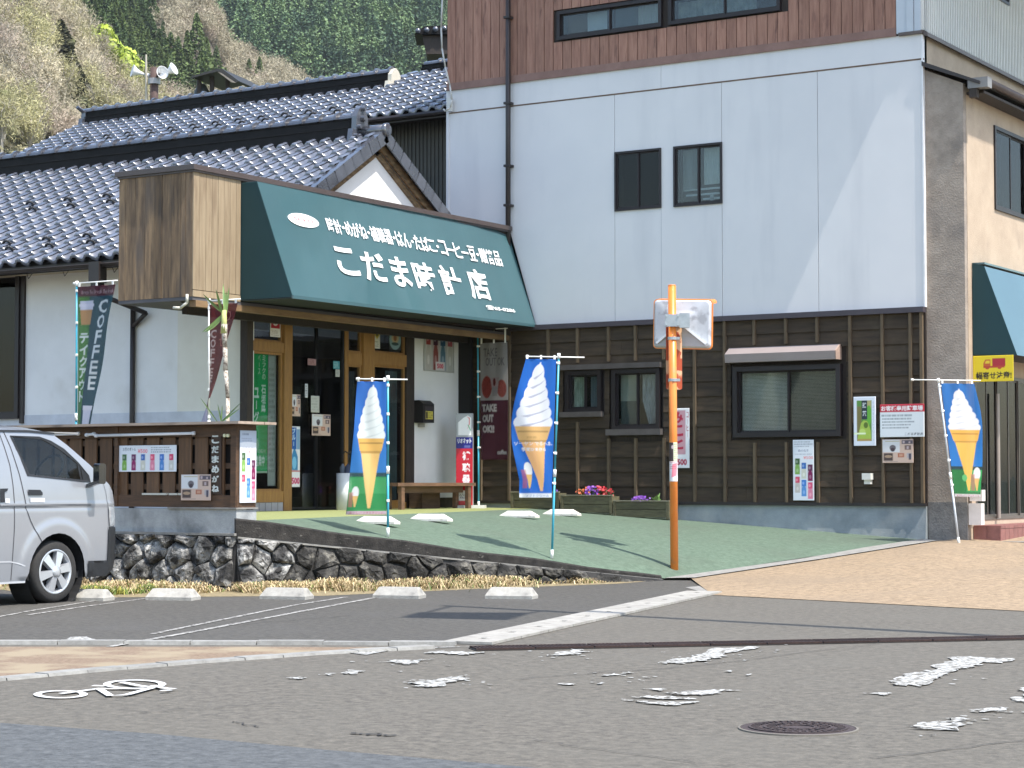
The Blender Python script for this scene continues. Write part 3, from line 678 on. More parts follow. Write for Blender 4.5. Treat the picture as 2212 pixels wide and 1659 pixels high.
# pantile
def tile_mesh():
    mb = MB(); W, Ln, n = .305, .30, 9; rows = [(0, -.008), (.55, .016), (.92, .038), (1.0, .030), (1.0, -.026)]
    for (t_, h) in rows:
        for i in range(n):
            x = i / (n - 1); z = .054 * math.cos(2 * math.pi * (x - .80)) + (.012 if x > .93 else 0)
            yy = t_ * Ln + (.012 * math.cos(2 * math.pi * (x - .8)) if t_ >= 1 else 0)
            mb.v.append((x * (W + .012) - W / 2, yy, z + h))
    for j in range(len(rows) - 1):
        for i in range(n - 1): mb.f.append((j * n + i, (j + 1) * n + i, (j + 1) * n + i + 1, j * n + i + 1))
    mb.mi = [0] * len(mb.f); return mb
TMB = tile_mesh(); TME = mesh('roof_tile', TMB, M_tile, True)
def tiled_slope(parent, X0, X1, Yr, Zr, Ye, Ze, nsingle=300, lift=.03, skip=None, massname='tile_field'):
    dn = Vector((0, Ye - Yr, Ze - Zr)); L = dn.length; dn.normalize(); nm = Vector((1, 0, 0)).cross(dn)
    if nm.z < 0: nm = -nm
    rows = round(L / .27); e = L / rows; cols = int((X1 - X0) / .305) + 1; pos = []
    for j in range(rows):
        for i in range(cols):
            x = X1 - .305 * (i + .5)
            p = Vector((x, Yr, Zr)) + dn * (e * j) + nm * (lift)
            if skip and skip(p): continue
            pos.append(p)
    pos.sort(key=lambda p: (0 if -120 < projpx(p)[0] < 1010 else 1, (p - CAM).length))
    M = Matrix((( 1, dn.x, nm.x, 0), (0, dn.y, nm.y, 0), (0, dn.z, nm.z, 0), (0, 0, 0, 1)))
    rr = random.Random(3)
    for p in pos[:nsingle]:
        o = bpy.data.objects.new('roof_tile', TME); C.objects.link(o); o.parent = parent; o.matrix_parent_inverse = Matrix.Translation(-_wl(parent))
        o.matrix_basis = Matrix.Translation(p + nm * rr.uniform(-.002, .003)) @ M @ Matrix.Rotation(rr.uniform(-.012, .012), 4, 'Z')
    rest = pos[nsingle:]
    if rest:
        V = np.array(TMB.v); mb = MB(); R3 = np.array(M.to_3x3())
        for p in rest:
            mb.add((V @ R3.T + np.array(p)).tolist(), TMB.f)
        o = ob(massname, mb, M_tile, parent, True); o['kind'] = 'stuff'
    # roof deck under the tiles
    mb = MB(); a = [Vector((X0, Yr, Zr)), Vector((X1, Yr, Zr)), Vector((X1, Ye, Ze)) - dn * .03, Vector((X0, Ye, Ze)) - dn * .03]
    mb.prism(a, nm * -.07); ob('roof_deck', mb, M_black, parent)
    return rows, e, nm, dn, pos
def projpx(p):
    v = Vector(p) - CAM; z = v.dot(_F); return 1106 + FPX * v.dot(_Rt) / z, 829.5 - FPX * v.dot(_U) / z
XV = XG + .38
rows, e, nm, dn, tpos = tiled_slope(SH, -29.5, XV, YR, ZR, YE, ZE)
# back slope, seen from nowhere near
mb = MB(); bs = [Vector((-29.5, YR, ZR)), Vector((XV, YR, ZR)), Vector((XV, 29.95, ZR - (29.95 - YR) * (ZR - ZE) / (YR - YE))), Vector((-29.5, 29.95, ZR - (29.95 - YR) * (ZR - ZE) / (YR - YE)))]
mb.prism(bs, (0, 0, .06)); ob('back_slope', mb, M_ridge, SH)
# snow guards: looped tiles standing on some tiles
def sguard(p, nm, dn, parent):
    mb = MB(); ax = Vector((1, 0, 0)); pts = [p + ax * (.085 * math.cos(t_)) + nm * (.01 + .06 * math.sin(t_)) for t_ in [math.pi * k / 7 for k in range(8)]]
    mb.path(pts, .024, 6); ob('snow_guard', mb, M_black, parent, True)
for j_ in (round(rows * .42), round(rows * .42) + 1, round(rows * .80), round(rows * .80) + 1):
    for i in range(24):
        if (i + (j_ % 2)) % 3: continue
        x = XV - .305 * (i + .2); p = Vector((x, YR, ZR)) + dn * (e * j_ + .1) + nm * .05
        if -60 < projpx(p)[0] < 250: sguard(p, nm, dn, SH)
# ridges
def ridge(parent, X0, X1, Y, Z, h, wd, cap_r, step, ornament=True):
    mb = MB(); mb.box(X0, X1, Y - wd / 2, Y + wd / 2, Z - .1, Z + h * .42)
    mb.box(X0, X1, Y - wd / 2 + .03, Y + wd / 2 - .03, Z + h * .42, Z + h * .75); mb.box(X0, X1, Y - wd / 2 - .015, Y + wd / 2 + .015, Z + h * .36, Z + h * .43)
    mb.box(X0, X1, Y - wd / 2 + .01, Y + wd / 2 - .01, Z + h * .75, Z + h * .80)
    ob('ridge_course', mb, M_ridge, parent)
    cm_ = MB(); n = 8; L = step + .02
    vs = []
    for (x, r) in ((-L / 2, cap_r), (L / 2 - .055, cap_r), (L / 2 - .05, cap_r * 1.42), (L / 2, cap_r * 1.42)):
        for k in range(n): a = math.pi * k / (n - 1); vs.append((x, math.cos(a) * r, math.sin(a) * r))
    cm_.add(vs, [(j * n + i, j * n + i + 1, (j + 1) * n + i + 1, (j + 1) * n + i) for j in range(3) for i in range(n - 1)])
    cm_.add(vs[3 * n:], [tuple(range(n))]); me = mesh('ridge_cap', cm_, M_cap, False)
    k = 0; x = X1 - step / 2
    while x > X0:
        o = bpy.data.objects.new('ridge_cap', me); C.objects.link(o); o.parent = parent; o.matrix_parent_inverse = Matrix.Translation(-_wl(parent)); o.location = (x, Y, Z + h * .79); x -= step; k += 1
ridge(SH, -29.5, XV - .45, YR, ZR, .38, .26, .105, .36)
# end ornament of the ridge
mb = MB(); xo = XV - .45
prof = [(-.30, -.12), (-.26, .10), (-.17, .08), (-.16, .32), (-.08, .46), (0, .52), (.08, .46), (.16, .32), (.17, .08), (.26, .10), (.30, -.12), (0, .02)]
mb.prism([(xo, YR + a, ZR + b) for a, b in prof], (.10, 0, 0))
for a, b, r_ in ((0, .30, .07), (-.12, .14, .05), (.12, .14, .05), (-.22, -.02, .045), (.22, -.02, .045), (0, .46, .05)): mb.tube((xo + .08, YR + a, ZR + b), (xo + .17, YR + a, ZR + b), r_, r_ * .7, 10)
ob('ridge_end_tile', mb, M_cap, SH)
# low roll in front of the ornament, with the round end disc at the apex
mb = MB(); mb.tube((xo + .1, YR, ZR + .06), (XV + .14, YR, ZR + .06), .10, .10, 14); mb.lathe((XV + .14, YR, ZR + .06), [(.115, -.02), (.115, .03), (.09, .05), (.0001, .05)], (1, 0, 0), 16); ob('gable_roll', mb, M_cap, SH, True)
# verge tiles, barge boards, rafters' ends of the gable
def verge(Yend, sgn, roll):
    z1 = ZR - abs(Yend - YR) * (ZR - ZE) / (YR - YE); p0 = Vector((XV + .06, YR, ZR)); p1 = Vector((XV + .06, Yend, z1)); d = (p1 - p0); L = d.length; d.normalize(); up = Vector((1, 0, 0)).cross(d); up = up if up.z > 0 else -up
    n = int(L / .27)
    for k in range(n):
        c = p0 + d * (.27 * (k + .5)); mb = MB()
        mb.obox(c + up * .02, d, (1, 0, 0), up, .145, .085, .05); mb.obox(c + Vector((.075, 0, 0)) + up * -.06 + d * .01, d, (1, 0, 0), up, .14, .014, .085)
        if roll: mb.tube(c + up * .09 - d * .14 + Vector((-.02, 0, 0)), c + up * .09 + d * .14 + Vector((-.02, 0, 0)), .05, .062, 8)
        ob('verge_tile', mb, M_cap, SH)
    for (off, hgt, th, ww) in ((.00, .13, .05, XV + .0), (.12, .10, .05, XV - .07)):
        mb = MB(); a = p0 + up * (-.14 - off) + Vector((ww - p0.x, 0, 0)); b = p1 + up * (-.14 - off) + Vector((ww - p0.x, 0, 0)); mb.obox((a + b) / 2, d, (1, 0, 0), up, L / 2, th / 2, hgt / 2); ob('barge_board', mb, M_barge, SH)
    mb = MB(); a = p0 + up * -.10; b = p1 + up * -.10; mb.prism([(XG, a.y, a.z), (XV, a.y, a.z), (XV, b.y, b.z), (XG, b.y, b.z)], up * .04); ob('soffit_board', mb, M_barge, SH)
    for k in range(0):
        c = p0 + d * (L * k / 4.6) - up * .2; mb = MB(); mb.box(XG - .02, XV - .1, c.y - .05, c.y + .05, c.z - .09, c.z + .06); ob('purlin_end', mb, M_barge, SH)
verge(YE, -1, False); verge(29.75, 1, True)
# walls
gz = lambda y: ZR - abs(y - YR) * (ZR - ZE) / (YR - YE) - .05
mb = MB(); mb.prism([(XG + .30, YF, 4.3), (XG + .30, YW - .02, 4.3), (XG + .30, YW - .02, gz(YW)), (XG + .30, YR, gz(YR)), (XG + .30, YF, gz(YF))], (-.39, 0, 0)); ob('gable_wall', mb, M_plaster, SH)
ul, _ = fyS.uv(47, 740); vt = fyS.uv(20, 586)[1]; vb = fyS.uv(20, 905)[1]
whole = [(ul - 1.8, ul, vb, vt)]
wall('front_wall', fyS, -29.5, XG, .2, ZE + .25, whole, M_plaster, SH, rev=.035)
def blind(fr, u0, u1, v0, v1, m, wv=-.10, n=30, name='blind'):
    def f(o):
        mb = MB(); h = (v1 - v0) / n
        for i in range(n): mb.fbox(fr, u0, u1, v0 + h * (i + .12), v0 + h * (i + .88), wv - .012 * (i % 2), wv + .004)
        ob(name, mb, m, o)
    return f
wo_ = window(fyS, *whole[0], SH, frame=.09, proud=.08, curtain=blind(fyS, ul - 1.7, ul - .1, vb + .1, vt - .6, mat('dark_green_blind', (.022, .034, .028)), n=34), gl=glass('dark_glass', (.25, .26, .25), .5))
mb = MB(); mb.fbox(fyS, ul + .005, ul + .09, vb - .08, vt + .06, 0, .05); ob('window_trim', mb, M_dkmetal, SH)
# bluish lower wall zone: shadow at the foot painted as a thin strip
mb = MB(); v_sk = fyS.uv(350, 890)[1]; mb.fbox(fyS, -27, XG - .0, .3, v_sk, 0, .012); ob('lower_shade_band', mb, mat('grey_shade_band', (.58, .60, .64), rough=.8), SH)
# wall joint strips (dark post, down pipe)
u_, _ = fyS.uv(292, 770); mb = MB(); mb.tube(fyS.P(u_, 4.35, .06), fyS.P(u_, .4, .06), .043, n=12); ob('down_pipe', mb, M_dkmetal, SH, True)
mb = MB(); u_ = fyS.uv(384, 770)[0]; mb.fbox(fyS, u_, XG, v_sk, 4.6, 0, .006); ob('plaster_panel', mb, mat('cream_plaster', (.74, .71, .62), (.70, .66, .57), rough=.85), SH)
# eave gutter with collector, brackets
YG = YE - .02; ZG = ZE - .10; mb = MB(); n = 8; vs = []
for x in (-29.5, -20.9):
    for k in range(n): a = math.pi + math.pi * k / (n - 1); vs.append((x, YG + .055 * math.cos(a), ZG + .055 * math.sin(a)))
mb.add(vs, [(i, i + 1, n + i + 1, n + i) for i in range(n - 1)]); mb.tube((-29.5, YG - .055, ZG), (-20.9, YG - .055, ZG), .009, n=6); mb.tube((-29.5, YG + .055, ZG), (-20.9, YG + .055, ZG), .009, n=6)
ob('eave_gutter', mb, M_dkmetal, SH, True)
mb = MB(); mb.box(-29.5, -20.7, YE + .06, YE + .10, ZE - .16, ZE - .01); ob('fascia', mb, M_dkmetal, SH)
mb = MB(); mb.box(-29.5, -20.5, YE + .10, YF, ZE - .10, ZE - .06); ob('eave_soffit', mb, mat('soffit_cream', (.45, .38, .27)), SH)
gc = PY(211, 572, YG); mb = MB(); mb.box(gc.x - .11, gc.x + .11, YG - .09, YG + .09, ZG - .30, ZG + .03); mb.box(gc.x - .08, gc.x + .08, YG - .07, YG + .07, ZG - .36, ZG - .30); ob('rain_head', mb, M_dkmetal, SH)
mb = MB(); mb.path([(gc.x, YG, ZG - .36), (gc.x, YG, ZG - .47), (gc.x + .42, YF - .10, ZG - .75), (fyS.uv(292, 770)[0], YF - .06, ZG - .95)], .038, 10); ob('offset_pipe', mb, M_dkmetal, SH, True)
for px in (138, 335 / 1.0, 225 + 20, 60):
    x = PY(px, 575, YG).x; mb = MB(); mb.path([(x - .08, YG + .05, ZG - .04), (x, YG + .02, ZG - .15), (x + .08, YG + .05, ZG - .04)], .006, 5); ob('gutter_hanger', mb, M_dkmetal, SH)

# ------------------------------------------------------------------ shop front on the gable side
M_oak = mat('orange_brown_timber', (.33, .175, .05), (.24, .12, .035), rough=.55, scale=5, detail=8, st=(6, 6, .8), bump=.1, rn=.08)
M_dkwood = mat('dark_stained_wood', (.045, .032, .024), (.025, .018, .014), rough=.75, scale=6, st=(8, 8, 1), bump=.15)
def fr_px(fr, mb, x0, x1, yt, yb, w0, w1): u0, u1, v0, v1 = fr.R(x0, x1, yt, yb); mb.fbox(fr, u0, u1, v0, v1, w0, w1)
U = lambda px: fxS.uv(px, 900)[0]; V = lambda px, py: fxS.uv(px, py)[1]
zt = V(700, 690); zf = ZFL
uL, uR = U(531), U(893)
# plain wall right of the shop front up to the corner, and piece over the opening
uC = U(990)
mb = MB(); mb.fbox(fxS, uR, uC, V(940, 1075), 3.9, -.12, 0); ob('side_wall', mb, M_plaster, SH)
mb = MB(); mb.fbox(fxS, uR, uC, .6, V(940, 1075), -.3, -.06); ob('wall_plinth', mb, M_dkwood, SH)
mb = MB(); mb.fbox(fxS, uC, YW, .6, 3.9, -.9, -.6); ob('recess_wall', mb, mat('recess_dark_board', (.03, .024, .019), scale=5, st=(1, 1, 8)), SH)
mb = MB(); mb.fbox(fyW, fyW.uv(985, 900)[0], fyW.uv(1027, 900)[0], .8, 3.9, .09, .16); ob('recess_shade_panel', mb, flat((.008, .007, .007), .8), SH)  # added black sheet that paints the deep shade of the recess
mb = MB(); mb.fbox(fxS, YF, YW, zt + .02, 3.95, -.15, -.01); ob('lintel_wall', mb, M_dkwood, SH)
for x0, x1 in ((531, 544), (876, 893)): mb = MB(); mb.fbox(fxS, U(x0), U(x1), zf, zt + .1, -.12, .02); ob('corner_post', mb, M_dkwood, SH)
mb = MB(); mb.fbox(fxS, YF - .0, YW - .05, zt - .02, zt + .10, -.12, .05); ob('head_beam', mb, M_oak, SH)
for x0, x1 in ((611, 628), (782, 806), (746, 752)):
    mb = MB(); mb.fbox(fxS, U(x0), U(x1), zf, zt, -.10, .03 if x1 != 752 else -.01); ob('timber_post', mb, M_oak, SH)
zb1 = V(580, 1061); zb2 = V(580, 1085)
mb = MB(); mb.fbox(fxS, U(544), U(611), zb2, zb1, -.10, .02); ob('timber_rail', mb, M_oak, SH)
mb = MB(); mb.fbox(fxS, U(544), U(611), V(580, 760), V(580, 738), -.10, .02); ob('timber_rail', mb, M_oak, SH)
mb = MB(); mb.fbox(fxS, U(806), U(876), V(840, 790), V(840, 764), -.10, .02); ob('timber_rail', mb, M_oak, SH)
mb = MB(); mb.fbox(fxS, U(752), U(782), V(767, 788), V(767, 762), -.10, -.0); ob('timber_rail', mb, M_oak, SH)
mb = MB(); mb.fbox(fxS, U(806), U(876), zf, V(840, 1085), -.10, .02); ob('timber_rail', mb, M_oak, SH)
# grey wall tiles under the left show window
M_wt = mat('grey_wall_tile', (.36, .35, .36), rough=.35, rn=.1)
uu = np.linspace(U(546), U(626), 7)
for a, b in zip(uu[:-1], uu[1:]): mb = MB(); mb.fbox(fxS, a + .006, b - .006, zf - .05, zb2 - .004, -.05, .012); ob('wall_tile', mb, M_wt, SH)
mb = MB(); mb.fbox(fxS, U(544), U(628), zf - .1, zb2 - .002, -.10, .0); ob('tile_grout', mb, M_conc, SH)
GLS = glass('shop_glass', (.85, .88, .88), .8)
def pane(x0, x1, yt, yb, fm=M_oak, nm_='show_window'):
    u0, u1, v0, v1 = U(x0), U(x1), V((x0 + x1) / 2, yb), V((x0 + x1) / 2, yt); mb = MB(); q = .035
    for a in ((u0, u1, v0, v0 + q), (u0, u1, v1 - q, v1), (u0, u0 + q, v0 + q, v1 - q), (u1 - q, u1, v0 + q, v1 - q)): mb.fbox(fxS, *a, -.07, -.02)
    o = ob(nm_, mb, fm, SH); g = MB(); g.fbox(fxS, u0 + q, u1 - q, v0 + q, v1 - q, -.05, -.044); ob('pane', g, GLS, o); return o
pane(544, 611, 668, 738); lw = pane(544, 611, 760, 1061); pane(752, 782, 700, 762); pane(752, 782, 788, 1098); pane(806, 876, 702, 764); rw = pane(806, 876, 790, 1085)
# sliding glass doors, dark
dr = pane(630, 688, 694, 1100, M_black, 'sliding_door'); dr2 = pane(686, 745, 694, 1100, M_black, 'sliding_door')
# interior
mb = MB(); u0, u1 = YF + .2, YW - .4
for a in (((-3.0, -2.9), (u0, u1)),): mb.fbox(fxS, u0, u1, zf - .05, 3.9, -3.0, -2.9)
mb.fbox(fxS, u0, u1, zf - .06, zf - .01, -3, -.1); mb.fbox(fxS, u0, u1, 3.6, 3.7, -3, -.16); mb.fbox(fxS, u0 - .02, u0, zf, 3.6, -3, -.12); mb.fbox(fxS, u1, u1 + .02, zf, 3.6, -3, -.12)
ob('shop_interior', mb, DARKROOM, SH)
# things inside the windows: banner, papers, curtain
def inprint(x0, x1, yt, yb, ras, wv=-.09, par=SH, nme='window_print'):
    u0, u1, v0, v1 = fxS.R(x0, x1, yt, yb, wv); return sheet(nme, ras, flatfn(fxS.P(u0, v0, wv), (0, 1, 0), (0, 0, 1), u1 - u0, v1 - v0, Vector((1, 0, 0))), printed(), par)
gr = Ras(60, 150, (.0, .36, .09)); gr.vtext('石垣島', .56, .86, .50, .74, (.75, .82, .75), .02); gr.vtext('ミラクの', .62, .84, .78, .99, (.7, .8, .7)); gr.vtext('ユーグ', .08, .42, .42, .72, (.8, .85, .8), .03)
gr.vtext('ベース', .34, .5, .82, .99, (.5, .65, .5)); gr.rect(0, 1, 0, .02, (.5, .6, .5)); gr.text('営業中', .2, .8, .06, .15, (.75, .8, .75), .02); gr.ell(.3, .24, .12, .05, (.3, .5, .33)); gr.text('○○石川', .2, .85, .17, .2, (.5, .6, .5))
inprint(546, 578, 764, 1022, gr, -.085)
pw = Ras(24, 90, (.42, .45, .42)); pw.lines(.1, .9, .1, .9, 20, (.2, .22, .2)); inprint(579, 596, 765, 1050, pw, -.12)
for (x0, x1, yt, yb, c) in ((846, 872, 800, 1080, (.05, .08, .085)), (756, 780, 800, 1095, (.03, .04, .05))):
    drape(fxS, U(x0), U(x1), V(x0, yb), V(x0, yt), SH, flat(c, .9), -.14, n=6)
# stickers
s1 = Ras(24, 48, (.78, .76, .74)); s1.rect(.08, .92, .38, .94, (.42, .02, .04)); s1.ell(.5, .68, .26, .2, (.8, .75, .75)); s1.ell(.5, .68, .12, .13, (.42, .02, .04)); s1.lines(.1, .9, .06, .32, 4, (.3, .2, .2)); inprint(584, 606, 678, 728, s1, -.03, nme='sticker')
s2 = Ras(16, 44, (.6, .6, .52)); s2.poly([(.5, .95), (.95, .68), (.5, .42), (.05, .68)], (.5, .4, .03)); s2.ell(.5, .68, .2, .12, (.1, .08, .03)); s2.lines(.1, .9, .08, .36, 3, (.2, .2, .15)); inprint(808, 821, 707, 753, s2, -.03, nme='sticker')
s3 = Ras(30, 46, (.03, .03, .03)); s3.ell(.5, .5, .48, .48, (.22, .34, .36)); s3.ell(.5, .58, .3, .24, (.45, .36, .2)); s3.ell(.5, .58, .14, .15, (.25, .1, .04)); s3.ell(.5, .3, .3, .08, (.03, .06, .06)); inprint(841, 866, 712, 756, s3, -.03, nme='sticker')
def cafe():
    s = Ras(48, 54, (.60, .44, .35)); s.rect(.02, .56, .45, .97, (.66, .66, .66)); s.rect(.1, .55, .9, .93, (.45, .38, .2)); s.ell(.34, .64, .10, .12, (.14, .12, .13)); s.ell(.34, .56, .07, .08, (.05, .03, .04)); s.rect(.05, .34, .1, .42, (.07, .045, .04)); s.ell(.2, .28, .12, .06, (.4, .27, .17))
    s.rect(.62, .98, .80, .95, (.10, .08, .10)); s.rect(.66, .72, .82, .93, (.5, .4, .4)); s.rect(.84, .9, .82, .9, (.5, .4, .4)); s.rect(.72, .92, .56, .74, (.16, .10, .09)); s.rect(.78, .84, .58, .7, (.5, .4, .4)); s.rect(.5, .7, .24, .42, (.40, .13, .07)); s.rect(.54, .66, .28, .38, (.55, .3, .2)); s.rect(.78, .94, .2, .42, (.45, .4, .4)); s.rect(.84, .92, .14, .40, (.06, .05, .08)); s.rect(.07, .5, .05, .08, (.4, .3, .25)); return s
inprint(629, 649, 852, 899, cafe(), -.015, nme='door_poster'); inprint(674, 714, 895, 941, cafe(), -.015, nme='door_poster')
b5 = Ras(20, 120, (.75, .76, .76)); b5.rect(.08, .6, .62, .98, (.01, .10, .35)); b5.vtext('ブルー', .15, .5, .66, .97, (.55, .7, .8), .03); b5.rect(.62, .95, .62, .95, (.2, .35, .5)); b5.poly([(.1, .28), (.75, .28), (.75, .5), (.5, .62), (.3, .62), (.1, .5)], (.04, .22, .42)); b5.ell(.4, .4, .22, .1, (.2, .5, .7)); b5.rect(0, 1, .255, .275, (.5, .1, .08)); b5.text('500', .12, .95, .05, .16, (.55, .02, .12), .05); inprint(628, 648, 921, 1052, b5, -.015, nme='door_poster')
for (x0, x1, yt, yb, c, cc) in ((665, 683, 775, 789, (.35, .2, .2), (.1, .02, .02)), (659, 665, 829, 859, (.6, .62, .65), (.1, .1, .12)), (672, 690, 855, 891, (.52, .52, .46), (.35, .35, .3)), (720, 734, 780, 797, (.05, .28, .33), (.5, .6, .6)), (725, 734, 798, 814, (.5, .5, .45), (.15, .15, .15))):
    q = Ras(16, 20, c); q.lines(.1, .9, .1, .9, 5, cc); inprint(x0, x1, yt, yb, q, -.012, nme='door_notice')

# ------------------------------------------------------------------ sign board box and green awning
XB = -19.2; cb = PX(416, 640, XB); YB = cb.y; zB0 = cb.z; zB1 = PX(416, 366, XB).z
XL = PY(257, 500, YB).x
SB = root('shop_sign_box', (XB, YB, zB0), 'long wooden sign box with brown metal cap projecting over the shop front', 'sign box')
M_pl1 = mat('grey_weathered_plank', (.29, .19, .105), (.075, .050, .034), rough=.9, scale=2.2, detail=8, st=(7, 7, .7), bump=.35, bscale=40, rn=.28, c3=(.085, .07, .06), s3=1.6, t3=(.56, .8), c3st=(3, 3, .5), thr=(.3, .68))
M_pl2 = mat('pale_tan_plank', (.34, .26, .165), (.26, .19, .115), rough=.8, scale=3, detail=8, st=(8, 8, .6), bump=.15, rn=.09, c3=(.22, .155, .095), s3=1.5, t3=(.56, .75), c3st=(4, 4, .8))
fyB = Fr('y', YB); fxB = Fr('x', XB)
mb = MB(); mb.box(XL + .02, XB - .02, YB + .02, YW - .06, zB0 + .02, zB1 - .02); ob('box_core', mb, M_dkwood, SB)
edges = [257, 271, 292, 313, 333, 350, 371, 391, 401, 416]
for a, b in zip(edges[:-1], edges[1:]):
    u0 = PY(a, 500, YB).x; u1 = PY(b, 500, YB).x; mb = MB(); pr = rnd.uniform(0, .012); mb.fbox(fyB, u0 + .003, u1 - .003, zB0, zB1 - .01, -.02, pr); ob('plank', mb, M_pl1, SB)
edges = [416.5, 430, 444, 457, 470, 483, 496, 509, 519]
for a, b in zip(edges[:-1], edges[1:]):
    u0 = PX(a, 500, XB).y; u1 = PX(b, 500, XB).y; mb = MB(); mb.fbox(fxB, u0 + .003, u1 - .003, zB0 + .1, zB1 - .01, -.02, .006 + rnd.uniform(0, .004)); ob('plank', mb, M_pl2, SB)
mb = MB(); mb.fbox(fxB, YB - .0, PX(519, 500, XB).y, zB0, zB0 + .09, -.02, .012); ob('bottom_board', mb, M_pl2, SB)
mb = MB(); mb.box(XL - .05, XB + .05, YB - .05, YW - .03, zB1, zB1 + .075); mb.box(XL - .02, XB + .03, YB - .02, YW - .03, zB1 - .03, zB1); ob('metal_cap', mb, mat('brown_cap_metal', (.075, .055, .05), (.06, .045, .04), rough=.4, scale=3), SB)
mb = MB(); mb.box(XL, XB, YB, YW - .06, zB0 - .05, zB0 - .002); ob('soffit', mb, mat('soffit_grey_board', (.10, .095, .10)), SB)
# light brown beam running under the awning
mb = MB(); mb.box(XB - .10, XB + .02, PX(419, 645, XB).y + .02, YW - .04, zB0 - .14, zB0 - .05); ob('lower_beam', mb, mat('beam_light_brown', (.24, .15, .07), (.17, .10, .05), st=(5, 1, 5)), SB)
mb = MB(); mb.box(XB - .9, XB - .8, YB + .8, YW - .04, zB0 - .16, zB0 - .05); ob('lower_beam', mb, M_dkwood, SB)
# awning
YA = PX(520, 500, XB).y; YE2 = YW - .03
TL = PY(555, 393, YA); BL = PY(632, 641, YA); TR = PY(1096, 499, YE2); BR = PY(1158, 704, YE2)
M_awn = mat('green_awning_canvas', (.030, .088, .098), (.027, .080, .090), rough=.42, scale=1.2, bump=.05, bscale=300, c3=(.036, .098, .108), s3=.7, t3=(.4, .7), spec=.9, coat=.5)
AW = root('shop_awning', tuple(BL), 'long sloping green awning with white Japanese lettering over the shop entrance', 'awning')
npan = 9
for k in range(npan):
    a, b = k / npan, (k + 1) / npan; m_ = (a + b) / 2; sg = Vector((.008, 0, 0)); mb = MB()
    vs = [BL.lerp(BR, a), BL.lerp(BR, m_) + sg, BL.lerp(BR, b), TL.lerp(TR, b), TL.lerp(TR, m_) + sg * .5, TL.lerp(TR, a)]
    mb.add(vs, [(0, 1, 4, 5), (1, 2, 3, 4)]); mb.add([v - Vector((.012, 0, .004)) for v in vs], [(5, 4, 1, 0), (4, 3, 2, 1)]); ob('canvas_panel', mb, M_awn, AW)
M_awn_shade = mat('green_awning_shaded_side', (.016, .050, .057), (.014, .045, .051), rough=.6, scale=1.2, spec=.3)  # darker copy of the canvas: shade of the side faces put into the colour
for Y_, T_, B_ in ((YA, TL, BL), (YE2 - .012, TR, BR)): mb = MB(); mb.prism([(XB, Y_, B_.z), (B_.x, Y_, B_.z), (T_.x, Y_, T_.z), (XB, Y_, T_.z)], (0, .012, 0)); ob('side_panel', mb, M_awn_shade, AW)
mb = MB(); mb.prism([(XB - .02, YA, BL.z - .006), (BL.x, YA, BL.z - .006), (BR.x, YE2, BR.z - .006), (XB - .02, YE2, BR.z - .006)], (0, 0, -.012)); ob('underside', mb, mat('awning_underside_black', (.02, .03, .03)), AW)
mb = MB(); mb.prism([(XB, YA, TL.z), (TL.x, YA, TL.z), (TR.x, YE2, TR.z), (XB, YE2, TR.z)], (0, 0, .01)); ob('top_panel', mb, M_awn, AW)
mb = MB(); mb.beam(BL, BR, .03, .05); ob('hem_bar', mb, M_awn, AW)
xb = BL.x; zb_ = BL.z
# lettering
def patchpt(s_, t_): return BL.lerp(BR, s_).lerp(TL.lerp(TR, s_), t_)
def onaw(px, py):
    s_, t_ = .5, .5; h = 1e-3
    for _ in range(15):
        x, y = projpx(patchpt(s_, t_)); xs_, ys_ = projpx(patchpt(s_ + h, t_)); xt_, yt_ = projpx(patchpt(s_, t_ + h))
        a, b, c, d = (xs_ - x) / h, (xt_ - x) / h, (ys_ - y) / h, (yt_ - y) / h; D = a * d - b * c; ex, ey = px - x, py - y
        s_ += (ex * d - b * ey) / D; t_ += (a * ey - c * ex) / D
    p = patchpt(s_, t_); es = (patchpt(s_ + h, t_) - p).normalized(); et = (patchpt(s_, t_ + h) - p).normalized(); n_ = es.cross(et).normalized(); return p, es, n_.cross(es), n_
M_let = mat('white_letters', (.88, .88, .87), rough=.6)
def alet(ch, x0, x1, y0, y1, bold, shr=.20, m=None, thick=.006, off=.014):
    cx, cy = (x0 + x1) / 2, (y0 + y1) / 2; hw = max(((x1 - x0) - (y1 - y0) * shr) / 2, (x1 - x0) * .28)
    p, es, et, n_ = onaw(cx, cy); kx = abs(projpx(p + es * .1)[0] - cx) / .1; ky = abs(projpx(p + et * .1)[1] - cy) / .1
    sl = (projpx(p + es * .1)[1] - cy) / .1; W = hw / kx; Hh = max(((y1 - y0) - abs(sl) * 2 * W) / 2 / ky, .6 * (y1 - y0) / 2 / ky)
    letters('lettering', ch, p + n_ * off, es, et, (-W, W, -Hh, Hh), m or M_let, AW, bold, thick)
for ch, x0, x1, y0, y1 in (('こ', 720, 773, 531, 598), ('だ', 777, 835, 541, 612), ('ま', 840, 886, 552, 623), ('時', 889, 943, 563, 636), ('計', 946, 999, 571, 643), ('店', 1005, 1057, 578, 651)):
    alet(ch, x0 - 1, x1 + 2, y0 + 1, y1 + 1, .022, .16)
line = '時計・めがね・補聴器・はん・たばこ・コーヒー豆・贈答品'
wts = [.5 if c == '・' else 1 for c in line]; tot = sum(wts)
acc = 0; X0_, X1_ = 704, 1081
